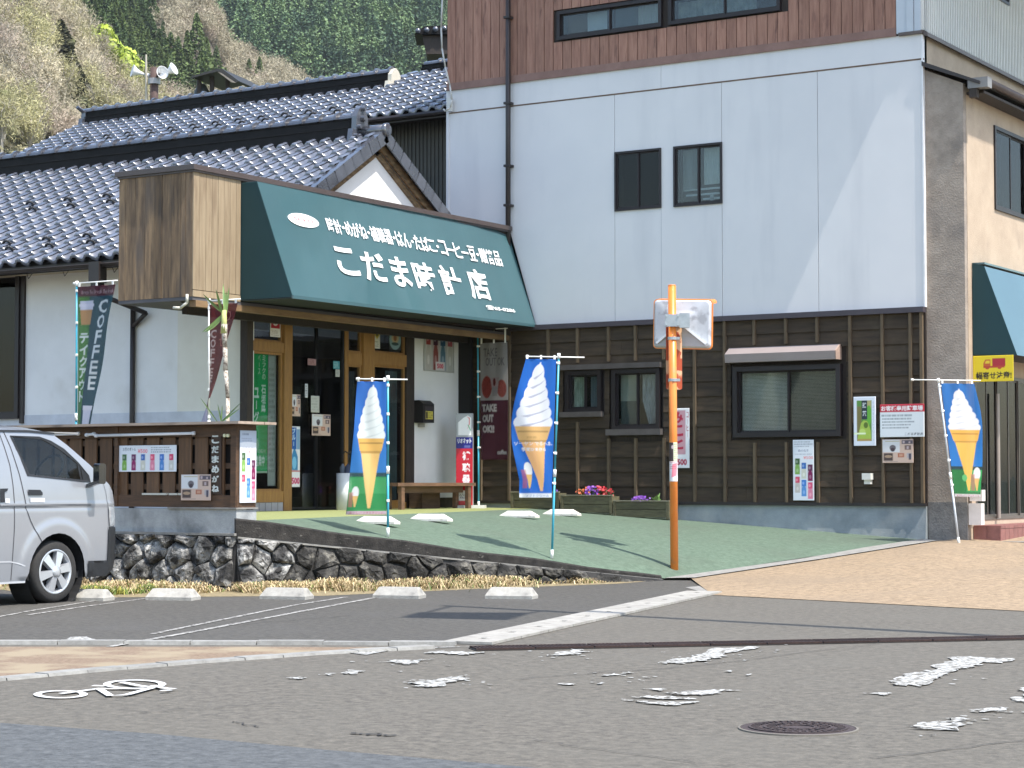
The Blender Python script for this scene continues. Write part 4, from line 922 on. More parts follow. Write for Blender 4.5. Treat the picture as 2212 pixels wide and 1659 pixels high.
for ch, wt in zip(line, wts):
    xa_ = X0_ + (X1_ - X0_) * acc / tot; xb2_ = X0_ + (X1_ - X0_) * (acc + wt) / tot; acc += wt; xm = (xa_ + xb2_) / 2; ym = 488 + (xm - 715) * (558 - 488) / (1066 - 715); hh = 17.5; wd = (xb2_ - xa_) / 2 * .97
    if ch == '・': alet(ch, xm - 2.5, xm + 2.5, ym - 3.5, ym + 3.5, .0, 0)
    elif ch == 'ー': alet(ch, xm - wd * .95, xm + wd * .95, ym - 2, ym + 5, .0, 0)
    elif ch == 'こ': alet(ch, xm - wd - 2, xm + wd + 2, ym - hh * .8, ym + hh * .85, .012, .12)
    else: alet(ch, xm - wd - 2, xm + wd + 2, ym - hh, ym + hh, .012, .13)
alet('☎65-0286', 1049, 1111, 660, 677, .02, 0)
p, es, et, n_ = onaw(654, 477)
kx = abs(projpx(p + es * .1)[0] - 654) / .1; ky = abs(projpx(p + et * .1)[1] - 477) / .1; hu, hv = 33 / kx, 14.5 / ky
mb = MB(); mb.prism([p + es * (hu * math.cos(a)) + et * (hv * math.sin(a)) + n_ * .010 for a in [2 * math.pi * k / 40 for k in range(40)]], n_ * .008); ob('oval_badge', mb, M_let, AW)
letters('lettering', 'SEIKO', p + n_ * .020, es, et, (-hu * .62, hu * .62, -hv * .26, hv * .30), mat('faded_pink_letters', (.55, .22, .22)), AW, .01, .003)
# small lamp and bracket under the box
lp_ = PX(397, 652, XB - .3); t = root('eave_spotlight', tuple(lp_), 'small black spotlight under the left end of the sign box', 'light')
mb = MB(); mb.lathe(lp_, [(.02, .10), (.05, .06), (.06, 0), (.03, -.02), (.0001, -.02)], (0, 0, 1), 12); ob('lamp_head', mb, M_black, t, True); mb = MB(); mb.tube(lp_ + Vector((0, 0, .08)), lp_ + Vector((0, 0, .22)), .012); ob('bracket', mb, M_black, t)
# white bent cable stub at the front corner of the box
cs = PX(404, 640, XB + .0)
mb = MB(); mb.path([cs + Vector((0, 0, .03)), cs + Vector((.0, .0, -.09)), cs + Vector((-.12, 0, -.16)), cs + Vector((-.25, 0, -.15))], .02, 8)
tag(ob('cable_stub', mb, flat((.65, .62, .52), .5), None, True), 'short cream cable end hanging under the corner of the sign box', 'cable')

# ------------------------------------------------------------------ rear house with its long tiled roof
RH = root('rear_house', (-22, 32.5, .5), 'rear house with long dark glazed tile roof rising behind the shop roof', 'house')
YRE = 31.8; ZRE = PY(890, 243, YRE).z; YRR = 34.0; rp = PY(600, 205, YRR); ZRR = PY(850, 186, YRR).z
XRl = PY(195, 248, YRR).x; XRr = PY(848, 165, YRR).x
rows2, e2, nm2, dn2, tp2 = tiled_slope(RH, XRl, -19.6, YRR, ZRR, YRE, ZRE)
ridge(RH, XRl - .05, XRr, YRR, ZRR, .34, .26, .10, .36)
mb = MB(); mb.prism([(XRr, YRR + a, ZRR + b * .7) for a, b in prof], (.09, 0, 0)); ob('ridge_end_tile', mb, flat((.60, .56, .46), .7), RH)
mb = MB(); mb.prism([(XRl - .15, YRR + a * .8, ZRR + b * .6 + .05) for a, b in prof], (.12, 0, 0)); mb.tube((XRl - .12, YRR - .1, ZRR + .28), (XRl - .12, YRR - .3, ZRR + .36), .05, .04, 8); ob('ridge_end_tile', mb, M_cap, RH)
# higher roof part towards the tall building
Y3 = YRR + .75; Z3 = ZRR + .75 * (ZRR - ZRE) / (YRR - YRE)
rows3, e3, nm3, dn3, _t3 = tiled_slope(RH, XRr + .1, -19.6, Y3, Z3, YRR + .0, ZRR, 0, massname='upper_tile_field')
ridge(RH, PY(915, 140, Y3).x, -19.6, Y3, Z3, .2, .2, .08, .4)
for i in range(40):
    for jj in (round(rows2 * .72), round(rows2 * .72) + 1):
        if (i + jj % 2) % 2: continue
        p = Vector((-19.7 - .305 * (i + .2), YRR, ZRR)) + dn2 * (e2 * jj + .1) + nm2 * .05
        if 40 < projpx(p)[0] < 800: sguard(p, nm2, dn2, RH)
mb = MB(); mb.box(XRl + .3, -19.6, YRE + .6, YRE + .75, .3, ZRE + .25); ob('wall', mb, mat('olive_corrugated_wall', (.075, .068, .052), (.055, .05, .04), rough=.6, scale=3), RH)
for k in range(34):
    x = -20.4 - k * .09; mb = MB(); mb.box(x, x + .035, YRE + .58, YRE + .6, 3, ZRE + .05); ob('wall_rib', mb, _mats['olive_corrugated_wall'], RH)
mb = MB(); mb.box(XRl, -19.6, YRE - .03, YRE + .02, ZRE - .16, ZRE - .02); mb.tube((XRl, YRE - .08, ZRE - .08), (-19.6, YRE - .08, ZRE - .08), .05, n=8); ob('eave_gutter', mb, M_dkmetal, RH)
mb = MB(); mb.box(XRl, -19.6, YRE, YRE + .6, ZRE - .08, ZRE - .04); ob('eave_soffit', mb, M_dkwood, RH)
mb = MB(); mb.prism([(XRl, YRR, ZRR), (XRl, YRR + 3, ZRR - 2.0), (-19.6, YRR + 3, ZRR - 2.0), (-19.6, YRR, ZRR)], (0, 0, .05)); ob('back_slope', mb, M_ridge, RH)

# small tiled roof corner of a further house at the tall building's edge
FH = root('far_roof_corner', tuple(PD(935, 90, 46)), 'small dark tiled roof corner peeking out beside the tall building', 'roof')
q = PD(935, 72, 46); mb = MB(); mb.prism([q + AD(-.42, 0, -.02), q + AD(-.2, 0, .16), q + AD(.9, 0, .22), q + AD(.9, 0, -.02)], AD(0, 1.2)); ob('eave', mb, M_ridge, FH)
for k in range(5): mb = MB(); a = q + AD(-.34 + k * .2, -.05, .05 + .02 * k); mb.tube(a, a + AD(.05, .9, .1), .06, .07, 8); ob('roof_tile', mb, M_tile, FH, True)
mb = MB(); mb.prism([q + AD(-.15, .1, -.45), q + AD(.9, .1, -.45), q + AD(.9, .1, -.02), q + AD(-.25, .1, -.02)], AD(0, .9)); ob('wall', mb, M_dkwood, FH)
mb = MB(); mb.box(q.x - .0, q.x + 1, q.y + 1, q.y + 2, 0, q.z - .4); ob('post', mb, M_dkwood, FH)

# ================================================================== TALL WHITE BUILDING
XC = PY(1997, 600, YW).x; XWL = PY(967, 400, YW).x
TB = root('tall_building', (XC, YW, .4), 'tall building with white panel wall, brown plank cladding above and dark lapped boards below', 'building')
M_panel = mat('white_wall_panel', (.68, .67, .665), (.64, .635, .635), rough=.55, scale=.9, bump=.03, bscale=60, c3=(.54, .54, .55), s3=.9, t3=(.52, .9), spec=.4, c3st=(2.5, 2.5, .35))
VB = fyW.uv(1997, 663)[1]; VS = fyW.uv(1985, 128)[1]; VT = fyW.uv(1990, 72)[1]; V0 = fyW.uv(1700, 1085)[1]
w1 = fyW.R(1328.5, 1428.8, 324.4, 453); w2 = fyW.R(1455.8, 1560.6, 311.9, 443.5)
ux = lambda px: fyW.uv(px, 600)[0]
holes = [w1, w2]
a1 = fyW.R(1224.6, 1301.5, 801, 891.6); a2 = fyW.R(1325, 1428, 797, 929); a3 = fyW.R(1588, 1820, 790, 943.7)
up1 = fyW.R(1205.5, 1431, 9.7, 73); up2 = fyW.R(1446, 1687, -25, 39)
ZTOP = 11.4
wall('wall_core', fyW, XWL, XC, .2, ZTOP, [w1, w2, a1, a2, a3, up1, up2], M_dkwood, TB, rev=.16, w=-.03)
mb = MB(); mb.box(XWL, XWL + .1, YW + .05, YW + 8, 0, ZTOP); mb.box(XWL, XC - .1, YW + 7.9, YW + 8, 0, ZTOP); ob('side_wall', mb, M_panel, TB)
mb = MB(); mb.box(XWL - .02, XWL + .035, YW - .02, YW + .1, VB - .3, VT); ob('corner_trim', mb, M_panel, TB)
ed = [XWL, ux(1328.5), ux(1560.5), ux(1768.5), XC]
for a, b in zip(ed[:-1], ed[1:]):
    hs = []
    for h in holes:
        if h[0] < b and h[1] > a: hs.append((max(h[0], a - .1), min(h[1], b + .1), h[2], h[3]))
    wall('wall_panel', fyW, a + .004, b - .004, VB, VS - .012, hs, M_panel, TB, rev=.028)
xs = [XWL, ux(1430), XC]
for a, b in zip(xs[:-1], xs[1:]): mb = MB(); mb.fbox(fyW, a + .003, b - .003, VS + .012, VT, -.03, .012); ob('wall_panel', mb, M_panel, TB)
mb = MB(); mb.fbox(fyW, XWL, XC + .02, VS - .012, VS + .012, -.03, .004); ob('rusty_joint', mb, mat('rust_line', (.22, .15, .11), (.12, .08, .06), scale=6), TB)
mb = MB(); mb.fbox(fyW, ux(1428.8) - .004, ux(1428.8) + .004, VB, w1[2], -.02, .002); ob('panel_joint', mb, flat((.45, .46, .48)), TB)
mb = MB(); mb.fbox(fyW, XC - .012, XC + .014, VB, VT, -.06, .016); ob('corner_strip', mb, mat('white_corner_strip', (.80, .80, .80)), TB)
# faint grey soot stain plate is part of the panel colour; windows
white_lace = mat('lace_curtain', (.50, .52, .52), (.32, .34, .34), rough=.9, scale=12, st=(3, 1, .4), bump=.1)
def lace(u0, u1, v0, v1, n=10, m=None):
    return lambda o: drape(fyW, u0, u1, v0, v1, o, m or white_lace, -.13, n=n)
window(fyW, *w1, TB, frame=.035, curtain=None, gl=glass('dark_glass', (.25, .26, .25), .5), split=.5)
def cur2(o):
    um = (w2[0] + w2[1]) / 2; drape(fyW, w2[0] + .1, um - .05, w2[2] + .3, w2[3] - .05, o, mat('dim_lace', (.30, .33, .33), scale=10, st=(4, 1, .5)), -.16); drape(fyW, um + .04, w2[1] - .06, w2[2] + .36, w2[3] - .05, o, mat('grey_lace', (.6, .64, .63), scale=10, st=(4, 1, .5)), -.15, n=8)
    mb = MB()
    for k, (zz, xa, xb_) in enumerate(((.26, .1, .95), (.17, .15, .9), (.09, .5, .92))): mb.fbox(fyW, w2[0] + xa * (w2[1] - w2[0]), w2[0] + xb_ * (w2[1] - w2[0]), w2[2] + zz + .02, w2[2] + zz + .05, -.2, -.17)
    mb.fbox(fyW, um + .14, um + .2, w2[2] + .05, w2[2] + .18, -.2, -.17); ob('shelf_rails', mb, flat((.6, .65, .68)), o)
window(fyW, *w2, TB, frame=.035, curtain=cur2)
# brown plank cladding with its windows
M_red = mat('reddish_brown_plank', (.36, .19, .13), (.24, .115, .078), rough=.7, scale=2.5, detail=8, st=(8, 8, .8), bump=.12, rn=.13, c3=(.15, .07, .05), s3=2.2, t3=(.60, .74), c3st=(5, 5, 1))
XWR = ux(1942); nbd = 46; bw = (XWR - XWL) / nbd
mb = MB(); mb.fbox(fyW, XWL, XWR, VT + .0, VT + .13, -.02, .045); ob('base_trim', mb, mat('brown_trim', (.25, .145, .115), (.2, .11, .085), rough=.6, scale=3), TB)
for i in range(nbd):
    a = XWL + bw * i + .004; b = a + bw - .012; blocks = [(h[2] - .03, h[3] + .03) for h in (up1, up2) if h[0] - .02 < b and h[1] + .02 > a]
    for z0, z1 in cutspans(VT + .12, ZTOP, blocks):
        mb = MB(); o_ = rnd.uniform(0, .007); mb.fbox(fyW, a, b, z0, z1, -.02, .014 + o_); ob('plank', mb, M_red, TB)
mb = MB(); mb.fbox(fyW, XWL, XWR, VT + .12, ZTOP, -.028, -.02); ob('plank_backing', mb, flat((.03, .015, .012)), TB) if False else None
def up_in(o):
    u0, u1, v0, v1 = up1; W = u1 - u0
    for a, b, c in ((.06, .25, (.10, .075, .05)), (.25, .44, (.50, .54, .56)), (.44, .50, (.05, .07, .09)), (.52, .74, (.05, .075, .09))):
        mb = MB(); mb.fbox(fyW, u0 + a * W, u0 + b * W, v0 + .05, v1 - .05, -.16, -.14); ob('curtain', mb, flat(c, .9), o)
    drape(fyW, u0 + .74 * W, u0 + .97 * W, v0 + .06, v1 - .05, o, mat('pale_curtain', (.42, .44, .42)), -.13, n=9)
window(fyW, *up1, TB, frame=.06, proud=.05, curtain=up_in)
window(fyW, *up2, TB, frame=.06, proud=.05, curtain=lace(up2[0] + .1, up2[1] - .5, up2[2] + .1, up2[3] - .1, 12, mat('grey_green_curtain', (.24, .28, .26), (.12, .15, .15), scale=5)))
mb = MB(); q = fyW.uv(1410, 12); 
# grey corner sheet on the upper right
M_gm = mat('pale_grey_sheet_metal', (.50, .54, .58), (.45, .49, .53), rough=.45, scale=2)
for a, b, w_ in ((1942, 1965, .03), (1965, 1981, .05), (1981, 1995, .035)): mb = MB(); mb.fbox(fyW, ux(a) + .004, ux(b) - .004, VT + .03, ZTOP, -.02, w_); ob('corner_sheet', mb, M_gm, TB)
mb = MB(); mb.fbox(fyW, ux(1948), XC + .02, VT - .01, VT + .04, -.02, .06); ob('corner_sill', mb, M_brmetal, TB)
# down pipe over the whole height
u_ = ux(1104); mb = MB(); mb.tube(fyW.P(u_, 3.9, .10), fyW.P(u_, ZTOP - .2, .10), .045, n=12)
ob('down_pipe', mb, M_dkmetal, TB, True)
for px, py in ((1104, 225), (1104, 40), (1104, 360), (1104, 445)):
    v = fyW.uv(px, py)[1]; mb = MB(); mb.fbox(fyW, u_ - .06, u_ + .06, v - .02, v + .02, .0, .16); ob('pipe_clip', mb, M_dkmetal, TB)
# roof out of view, its eave and eave end shaped to shade the wall
M_roofm = mat('brown_roof_metal', (.10, .08, .07), rough=.5)
q_ = PY(1700, 668, YW); tl_ = math.tan(SUN_EL) / math.cos(SUN_A); x_a = q_.x + (ZTOP - q_.z) / tl_ - .85 / math.tan(SUN_A) * 0 - 0
drop1 = (ZTOP - PY(1960, 205, YW).z) * math.sin(SUN_A) / math.tan(SUN_EL); OVm = .50
# a point of the eave edge at stand-off s throws its shadow s / tan(A) further along -X
x_a = q_.x + (ZTOP - q_.z) / tl_
mb = MB(); mb.box(XWL - .3, x_a, YW - OVm, YW + 8.2, ZTOP, ZTOP + .12); ob('roof', mb, M_roofm, TB)
mb = MB(); mb.box(x_a, -8.5, YW - drop1, YW + 8.2, ZTOP, ZTOP + .12); ob('roof', mb, M_roofm, TB)
# lower lapped dark boards and battens
M_lap = mat('dark_brown_lapped_board', (.062, .040, .021), (.029, .019, .010), rough=.8, scale=2.5, detail=7, st=(.7, 3, 6), bump=.2, rn=.22, c3=(.075, .055, .033), s3=1.5, t3=(.6, .8))
M_bat = mat('brown_batten', (.13, .092, .052), (.085, .06, .034), rough=.8, scale=4, st=(5, 5, .7), rn=.12)
VSB = V0; VST = VB - .07; nr = 12; rh = (VST - VSB) / nr
XSL = fyW.uv(1006, 900)[0]
blk = [(a1[0] - .06, a1[1] + .06, a1[2] - .12, a1[3] + .1), (a2[0] - .06, a2[1] + .06, a2[2] - .1, a2[3] + .1), (a3[0] - .06, a3[1] + .08, a3[2] - .05, fyW.uv(1700, 748)[1])]
for j in range(nr):
    z0 = VSB + rh * j; z1 = z0 + rh + .015
    bl_ = [(h[0], h[1]) for h in blk if h[2] < (z0 + z1) / 2 < h[3]]
    for a, b in cutspans(XSL - .3, XC - .02, bl_):
        k = 0; x = a
        while x < b - .05:              # boards come in lengths
            e = min(b, x + rnd.uniform(1.6, 3.2)); e = b if b - e < .5 else e
            mb = MB(); yo = YW
            P_ = [(x, yo - .045, z0), (e, yo - .045, z0), (e, yo - .02, z0), (x, yo - .02, z0), (x, yo - .018, z1), (e, yo - .018, z1), (e, yo - .0, z1), (x, yo - .0, z1)]
            mb.hexa(P_); ob('lapped_board', mb, M_lap, TB); x = e + .002
bat = [1043, 1104, 1200 - 12, 1251, 1310 + 8, 1376, 1437, 1503, 1568, 1632, 1700, 1767.6, 1838.4, 1907.8, 1968.5, 1992]
for i, px in enumerate(bat):
    u = ux(px); bl_ = [(h[2] - .04, h[3] + .04) for h in blk if h[0] - .05 < u < h[1] + .05]
    for z0, z1 in cutspans(VSB, VST, bl_):
        mb = MB(); mb.fbox(fyW, u - .022, u + .022, z0, z1, .02, .085); ob('batten', mb, M_bat, TB)
mb = MB(); mb.fbox(fyW, XSL - .4, XC + .01, VB - .085, VB - .0, -.02, .11); ob('drip_board', mb, mat('purple_brown_flashing', (.055, .045, .055), rough=.5), TB)
mb = MB(); mb.fbox(fyW, XSL - .4, XC, VSB - .05, VSB, -.02, .07); ob('base_board', mb, M_dkmetal, TB)
M_found = mat('blue_grey_foundation', (.30, .33, .34), (.19, .215, .225), rough=.8, scale=1.6, bump=.15, c3=(.36, .36, .34), s3=2, t3=(.5, .8))
mb = MB(); mb.fbox(fyW, XSL - 1, XC + .0, .0, VSB - .05, -.3, .02); mb.prism([(XSL - 1, YW - .02, VSB - .10), (XSL - 1, YW - .10, .0), (XSL - 1, YW - .02, .0)], (XC - XSL + 1.0, 0, 0)); ob('foundation', mb, M_found, TB)
# ground floor windows
gl2 = glass('grey_glass', (.8, .82, .8), .35)
def ca1(o):
    u0, u1, v0, v1 = a1; um = (u0 + u1) / 2
    drape(fyW, u0 + .08, um - .03, v0 + .08, v1 - .1, o, mat('green_lace', (.62, .72, .64), (.28, .36, .30), scale=5, st=(3, 1, .6)), -.12, n=5); drape(fyW, um + .06, u1 - .12, v0 + .08, v1 - .1, o, mat('blue_lace', (.22, .28, .32), scale=5, st=(3, 1, .6)), -.12, n=5)
window(fyW, *a1, TB, frame=.07, proud=.07, gl=gl2, curtain=ca1)
def ca2(o):
    u0, u1, v0, v1 = a2; um = (u0 + u1) / 2
    mb = MB(); mb.fbox(fyW, u0 + .08, um - .03, v0 + .5, v1 - .08, -.13, -.12); ob('screen_upper', mb, mat('grey_screen', (.42, .46, .42)), o); mb = MB(); mb.fbox(fyW, u0 + .08, um - .03, v0 + .08, v0 + .5, -.13, -.12); ob('screen_lower', mb, mat('dark_screen', (.12, .15, .15)), o)
    mb = MB(); n = 24
    L_ = [(um + .04 + (u1 - um - .12) * i / n) for i in range(n + 1)]
    c_ = (um + u1) / 2
    vs = []
    for i, u in enumerate(L_):
        s_ = .028 * math.sin(i * 1.7); lowu = c_ + (u - c_) * .35; vs += [fyW.P(u, v1 - .08, -.12 + s_ * .4), fyW.P(u, v0 + .50, -.12 + s_ * .5), fyW.P(lowu, v0 + .10, -.12 + s_ * .4)]
    mb.add(vs, [(3 * i, 3 * i + 1, 3 * i + 4, 3 * i + 3) for i in range(n)] + [(3 * i + 1, 3 * i + 2, 3 * i + 5, 3 * i + 4) for i in range(n)]); ob('tied_curtain', mb, mat('grey_lace2', (.60, .64, .70), (.30, .34, .38), scale=8, st=(5, 1, .6)), o)
window(fyW, *a2, TB, frame=.07, proud=.07, gl=gl2, curtain=ca2)
for (x0, x1, yt, yb) in ((1216, 1433, 786, 797), (1216, 1306, 890, 901), (1316, 1434, 927, 940)):
    u0, u1, v0, v1 = fyW.R(x0, x1, yt, yb); mb = MB(); mb.fbox(fyW, u0, u1, v0, v1, 0, .13); ob('window_board', mb, mat('grey_brown_board', (.085, .075, .07), (.06, .05, .045), rough=.7, rn=.1), TB)
def ca3(o):
    u0, u1, v0, v1 = a3; um = (u0 + u1) / 2
    blind(fyW, u0 + .09, um - .02, v0 + .1, v1 - .1, mat('pale_slatted_blind', (.72, .74, .70), (.6, .6, .57)), -.09, 44)(o); blind(fyW, um + .02, u1 - .1, v0 + .1, v1 - .1, mat('dim_slatted_blind', (.20, .21, .20)), -.09, 44)(o)
window(fyW, *a3, TB, frame=.075, proud=.10, gl=gl2, curtain=ca3)
u0, u1, v0, v1 = fyW.R(1577.5, 1817.3, 748, 781)
mb = MB(); S_ = [(.0, v0), (.22, v0), (.235, v0 + (v1 - v0) * .55), (.06, v1 + .0), (.0, v1)]
mb.prism([(u0 + .01, YW - a, b) for a, b in S_], (u1 - u0 - .02, 0, 0)); SHB = ob('shutter_box', mb, mat('taupe_shutter_box', (.30, .25, .235), (.27, .225, .21), rough=.45, scale=2), TB)
mb = MB(); mb.prism([(u1 - .01, YW - a * 1.04, b) for a, b in S_], (.02, 0, 0)); ob('end_cap', mb, mat('end_cap_tan', (.40, .28, .22)), SHB)
# thin white vent cover on the boards
vb_ = fyW.R(1874, 1884, 1025, 1043); t = root('vent_cover', fyW.P(vb_[0], vb_[2], .05), 'small white wall vent cover low on the dark boards at the right', 'vent')
mb = MB(); mb.fbox(fyW, vb_[0] - .03, vb_[1] + .04, vb_[2] + .05, vb_[3] + .02, .04, .16); mb.fbox(fyW, vb_[0] - .01, vb_[1] + .02, vb_[2] - .02, vb_[2] + .05, .04, .12); ob('cover', mb, flat((.75, .73, .66), .5), t)
# ------------------------------------------------------------------ right wing: mortar pilaster and cream wall facing the street
XP = PY(2085, 600, YW + .06).x; fxP = Fr('x', XP); fyP = Fr('y', YW + .06); fxC = Fr('x', XC)
WG = root('street_wing', (XP, YW, .4), 'cream rendered street wing with grey mortar end wall, lean-to eave and shop door', 'building')
M_mort = mat('rough_grey_mortar', (.36, .30, .245), (.26, .215, .175), rough=.95, scale=5, detail=9, bump=.6, bscale=35, c3=(.17, .15, .135), s3=1.3, t3=(.55, .8), bdist=.015)
M_cream = mat('cream_render', (.47, .37, .27), (.40, .31, .225), rough=.9, scale=2.5, detail=8, bump=.25, bscale=60, c3=(.34, .265, .2), s3=1.8, t3=(.6, .8))
ZL = PY(2000, 135, YW).z; ZL2 = PY(2085, 172, YW + .06).z
mb = MB(); mb.prism([(XC + .004, YW + .06, .2), (XP - .004, YW + .06, .2), (XP - .004, YW + .06, ZL2 - .05), (XC + .004, YW + .06, ZL - .1)], (0, .12, 0)); ob('end_wall', mb, M_mort, WG)
mb = MB(); mb.fbox(fyP, XC + .01, XP + .006, .2, PY(2040, 1085, YW).z, 0, .025); ob('end_wall_base', mb, mat('dark_mortar_base', (.20, .19, .18), (.12, .115, .11), rough=.95, scale=5, bump=.4), WG)
wnd = fxP.R(2147, 2290, 262, 500); wnd = (wnd[0], wnd[0] + 1.7, fxP.uv(2147, 452)[1], fxP.uv(2147, 271)[1])
door = (fxP.uv(2106, 900)[0], fxP.uv(2106, 900)[0] + 2.7, fxP.uv(2110, 1124)[1], fxP.uv(2110, 826)[1] + .15)
YW2 = YW + 7.5
wall('street_wall', fxP, YW + .185, YW2, .2, ZL2 - .1, [wnd, door], M_cream, WG, rev=.15)
mb = MB(); mb.fbox(Fr('x', XC), YW + .035, YW2, ZL - .3, VT - .0, -.1, .0); ob('upper_band', mb, M_cream, WG)
mb = MB(); mb.prism([(XC, YW - .04, ZL + .02), (XP + .30, YW - .04, ZL2 - .06 + .0), (XP + .30, YW - .04, ZL2 - .11), (XC, YW - .04, ZL - .05)], (0, 7.5, 0)); ob('lean_to_roof', mb, M_dkmetal, WG)
mb = MB(); e0 = Vector((XP + .34, YW + .25, ZL2 - .04)); mb.tube(e0, e0 + Vector((0, 7, 0)), .06, n=12); ob('street_gutter', mb, M_brmetal, WG, True)
mb = MB(); mb.box(XP + .02, XP + .30, YW + .15, YW2, ZL2 - .22, ZL2 - .18); ob('eave_soffit', mb, M_dkwood, WG)
mb = MB(); mb.box(XP + .10, XP + .42, YW - .02, YW + .18, ZL2 - .16, ZL2 + .0); ob('gutter_end_box', mb, mat('grey_gutter_box', (.22, .21, .20), rough=.5), WG); mb = MB(); mb.box(XP + .12, XP + .24, YW - .01, YW + .1, ZL2 - .30, ZL2 - .16); ob('eave_beam_end', mb, M_dkwood, WG)
# brown trim and white ribbed sheet of the upper storey
mb = MB(); mb.prism([(XC - .0, YW - .02, VT + .06), (XC + .10, YW - .02, VT + .0), (XC + .10, YW - .02, VT - .06), (XC, YW - .02, VT - .02)], (0, 7.5, 0)); ob('trim', mb, M_brmetal, WG)
upw = (fxC.uv(2100, 30)[0] + .4, fxC.uv(2170, 0)[0] + .0, fxC.uv(2165, 12)[1], ZTOP)
wall('upper_wall', fxC, YW, YW2, VT + .05, ZTOP, [(PX(2150, 0, XC).y - .9, PX(2178, 10, XC).y, PX(2178, 13, XC).z, ZTOP - .3)], mat('white_ribbed_sheet', (.66, .65, .60), (.60, .59, .55), rough=.5, scale=2), WG, rev=.05)
wu = (PX(2150, 0, XC).y - .9, PX(2178, 10, XC).y, PX(2178, 13, XC).z, ZTOP - .3); window(fxC, *wu, WG, frame=.05)
y = YW + .03
while y < YW2:
    if not (wu[0] - .03 < y < wu[1] + .03): mb = MB(); mb.fbox(fxC, y, y + .028, VT + .06, ZTOP, 0, .018); ob('sheet_rib', mb, _mats['white_ribbed_sheet'], WG)
    elif wu[2] > VT + .2: mb = MB(); mb.fbox(fxC, y, y + .028, VT + .06, wu[2], 0, .018); ob('sheet_rib', mb, _mats['white_ribbed_sheet'], WG)
    y += .082
window(fxP, *wnd, WG, frame=.06, proud=.03, gl=glass('dark_glass2', (.35, .38, .4), .4), curtain=lambda o: drape(fxP, wnd[0] + .1, wnd[0] + .75, wnd[2] + .1, wnd[3] - .1, o, mat('dim_curtain', (.16, .16, .14)), -.14, n=5))
DW = window(fxP, *door, WG, frame=.05, proud=.01, mull=4, fm=mat('bronze_door_frame', (.10, .085, .07), rough=.4), gl=glass('dark_glass2'), room=.8, mname='glass_door')
mb = MB(); mb.tube(fxP.P(door[0] + .92, door[2] + .02, .05), fxP.P(door[0] + .92, door[3] - .3, .05), .035, n=12); ob('door_pipe', mb, mat('silver_brown_pipe', (.35, .30, .26), rough=.4, metal=.3), DW)
# entrance step of dark red tiles
zs = fxP.uv(2118, 1134)[1]; st0 = fxP.uv(2118, 1134)[0] - .05
mb = MB(); mb.box(XP + .0, XP + .42, YW + .32, YW + 5, .2, zs - .012); ob('step_core', mb, mat('step_core', (.18, .08, .07)), WG)
M_rt = mat('dark_red_step_tile', (.26, .105, .09), (.19, .075, .065), rough=.55, rn=.12, scale=8)
for k in range(22):
    a = YW + .30 + k * .205; mb = MB(); mb.box(XP + .425, XP + .44, a + .003, a + .202, .3, zs - .05); ob('step_tile', mb, M_rt, WG); mb = MB(); mb.box(XP + .22, XP + .445, a + .003, a + .202, zs - .045, zs); ob('step_tile', mb, M_rt, WG); mb = MB(); mb.box(XP + .01, XP + .215, a + .003, a + .202, zs - .015, zs); ob('step_tile', mb, M_rt, WG)
for k in range(2): mb = MB(); a = XP + .01 + k * .215; mb.box(a, a + .21, YW + .29, YW + .318, .3, zs - .002); ob('step_tile', mb, M_rt, WG)
# meter boxes at the corner
for (x0, x1, yt, yb) in ((2094, 2115, 1058, 1082), (2092, 2113, 1087, 1133)):
    u0, u1, v0, v1 = fxP.R(x0, x1, yt, yb); mb = MB(); u1 = max(u1, u0 + .15); mb.fbox(fxP, u0 - .05, u0 + .10, v0, v1, .02, .22); t = tag(ob('meter_box', mb, mat('pinkish_white_plastic', (.74, .66, .61), rough=.5)), 'upper small pinkish white meter box beside the shop door' if yt == 1058 else 'lower tall pinkish white meter box beside the shop door', 'meter box')
# green awning of the street side
pa, pb_, pc, pd_ = PY(2093, 568, YW + .35), PY(2126, 575, YW + .35), PY(2197, 767, YW + .35), PY(2098, 767, YW + .35)
xs0 = XP + .01
tS = root('street_awning', (xs0, YW + .35, pd_.z), 'green canvas awning over the street door at the right edge', 'awning')
S2 = [(xs0, pd_.z), (pc.x, pc.z), (pb_.x, pb_.z), (xs0, pa.z)]
mb = MB(); mb.prism([(x, YW + .35, z) for x, z in S2], (0, .012, 0)); ob('side_panel', mb, M_awn_shade, tS)
for k in range(5):
    a = YW + .362 + k * 1.0; b = a + .998; mb = MB(); mb.add([(pc.x, a, pc.z), (pc.x, b, pc.z), (pb_.x, b, pb_.z), (pb_.x, a, pb_.z)], [(0, 1, 2, 3)]); mb.add([(pc.x - .01, a, pc.z), (pc.x - .01, b, pc.z), (pb_.x - .01, b, pb_.z), (pb_.x - .01, a, pb_.z)], [(3, 2, 1, 0)]); ob('canvas_panel', mb, M_awn, tS)
mb = MB(); mb.box(xs0, pb_.x, YW + .37, YW + 5.3, pa.z - .03, pa.z - .0); ob('top_panel', mb, M_awn, tS)
mb = MB(); mb.box(xs0, pc.x - .02, YW + .37, YW + 5.3, pd_.z - .01, pd_.z + .01); ob('underside', mb, M_black, tS)

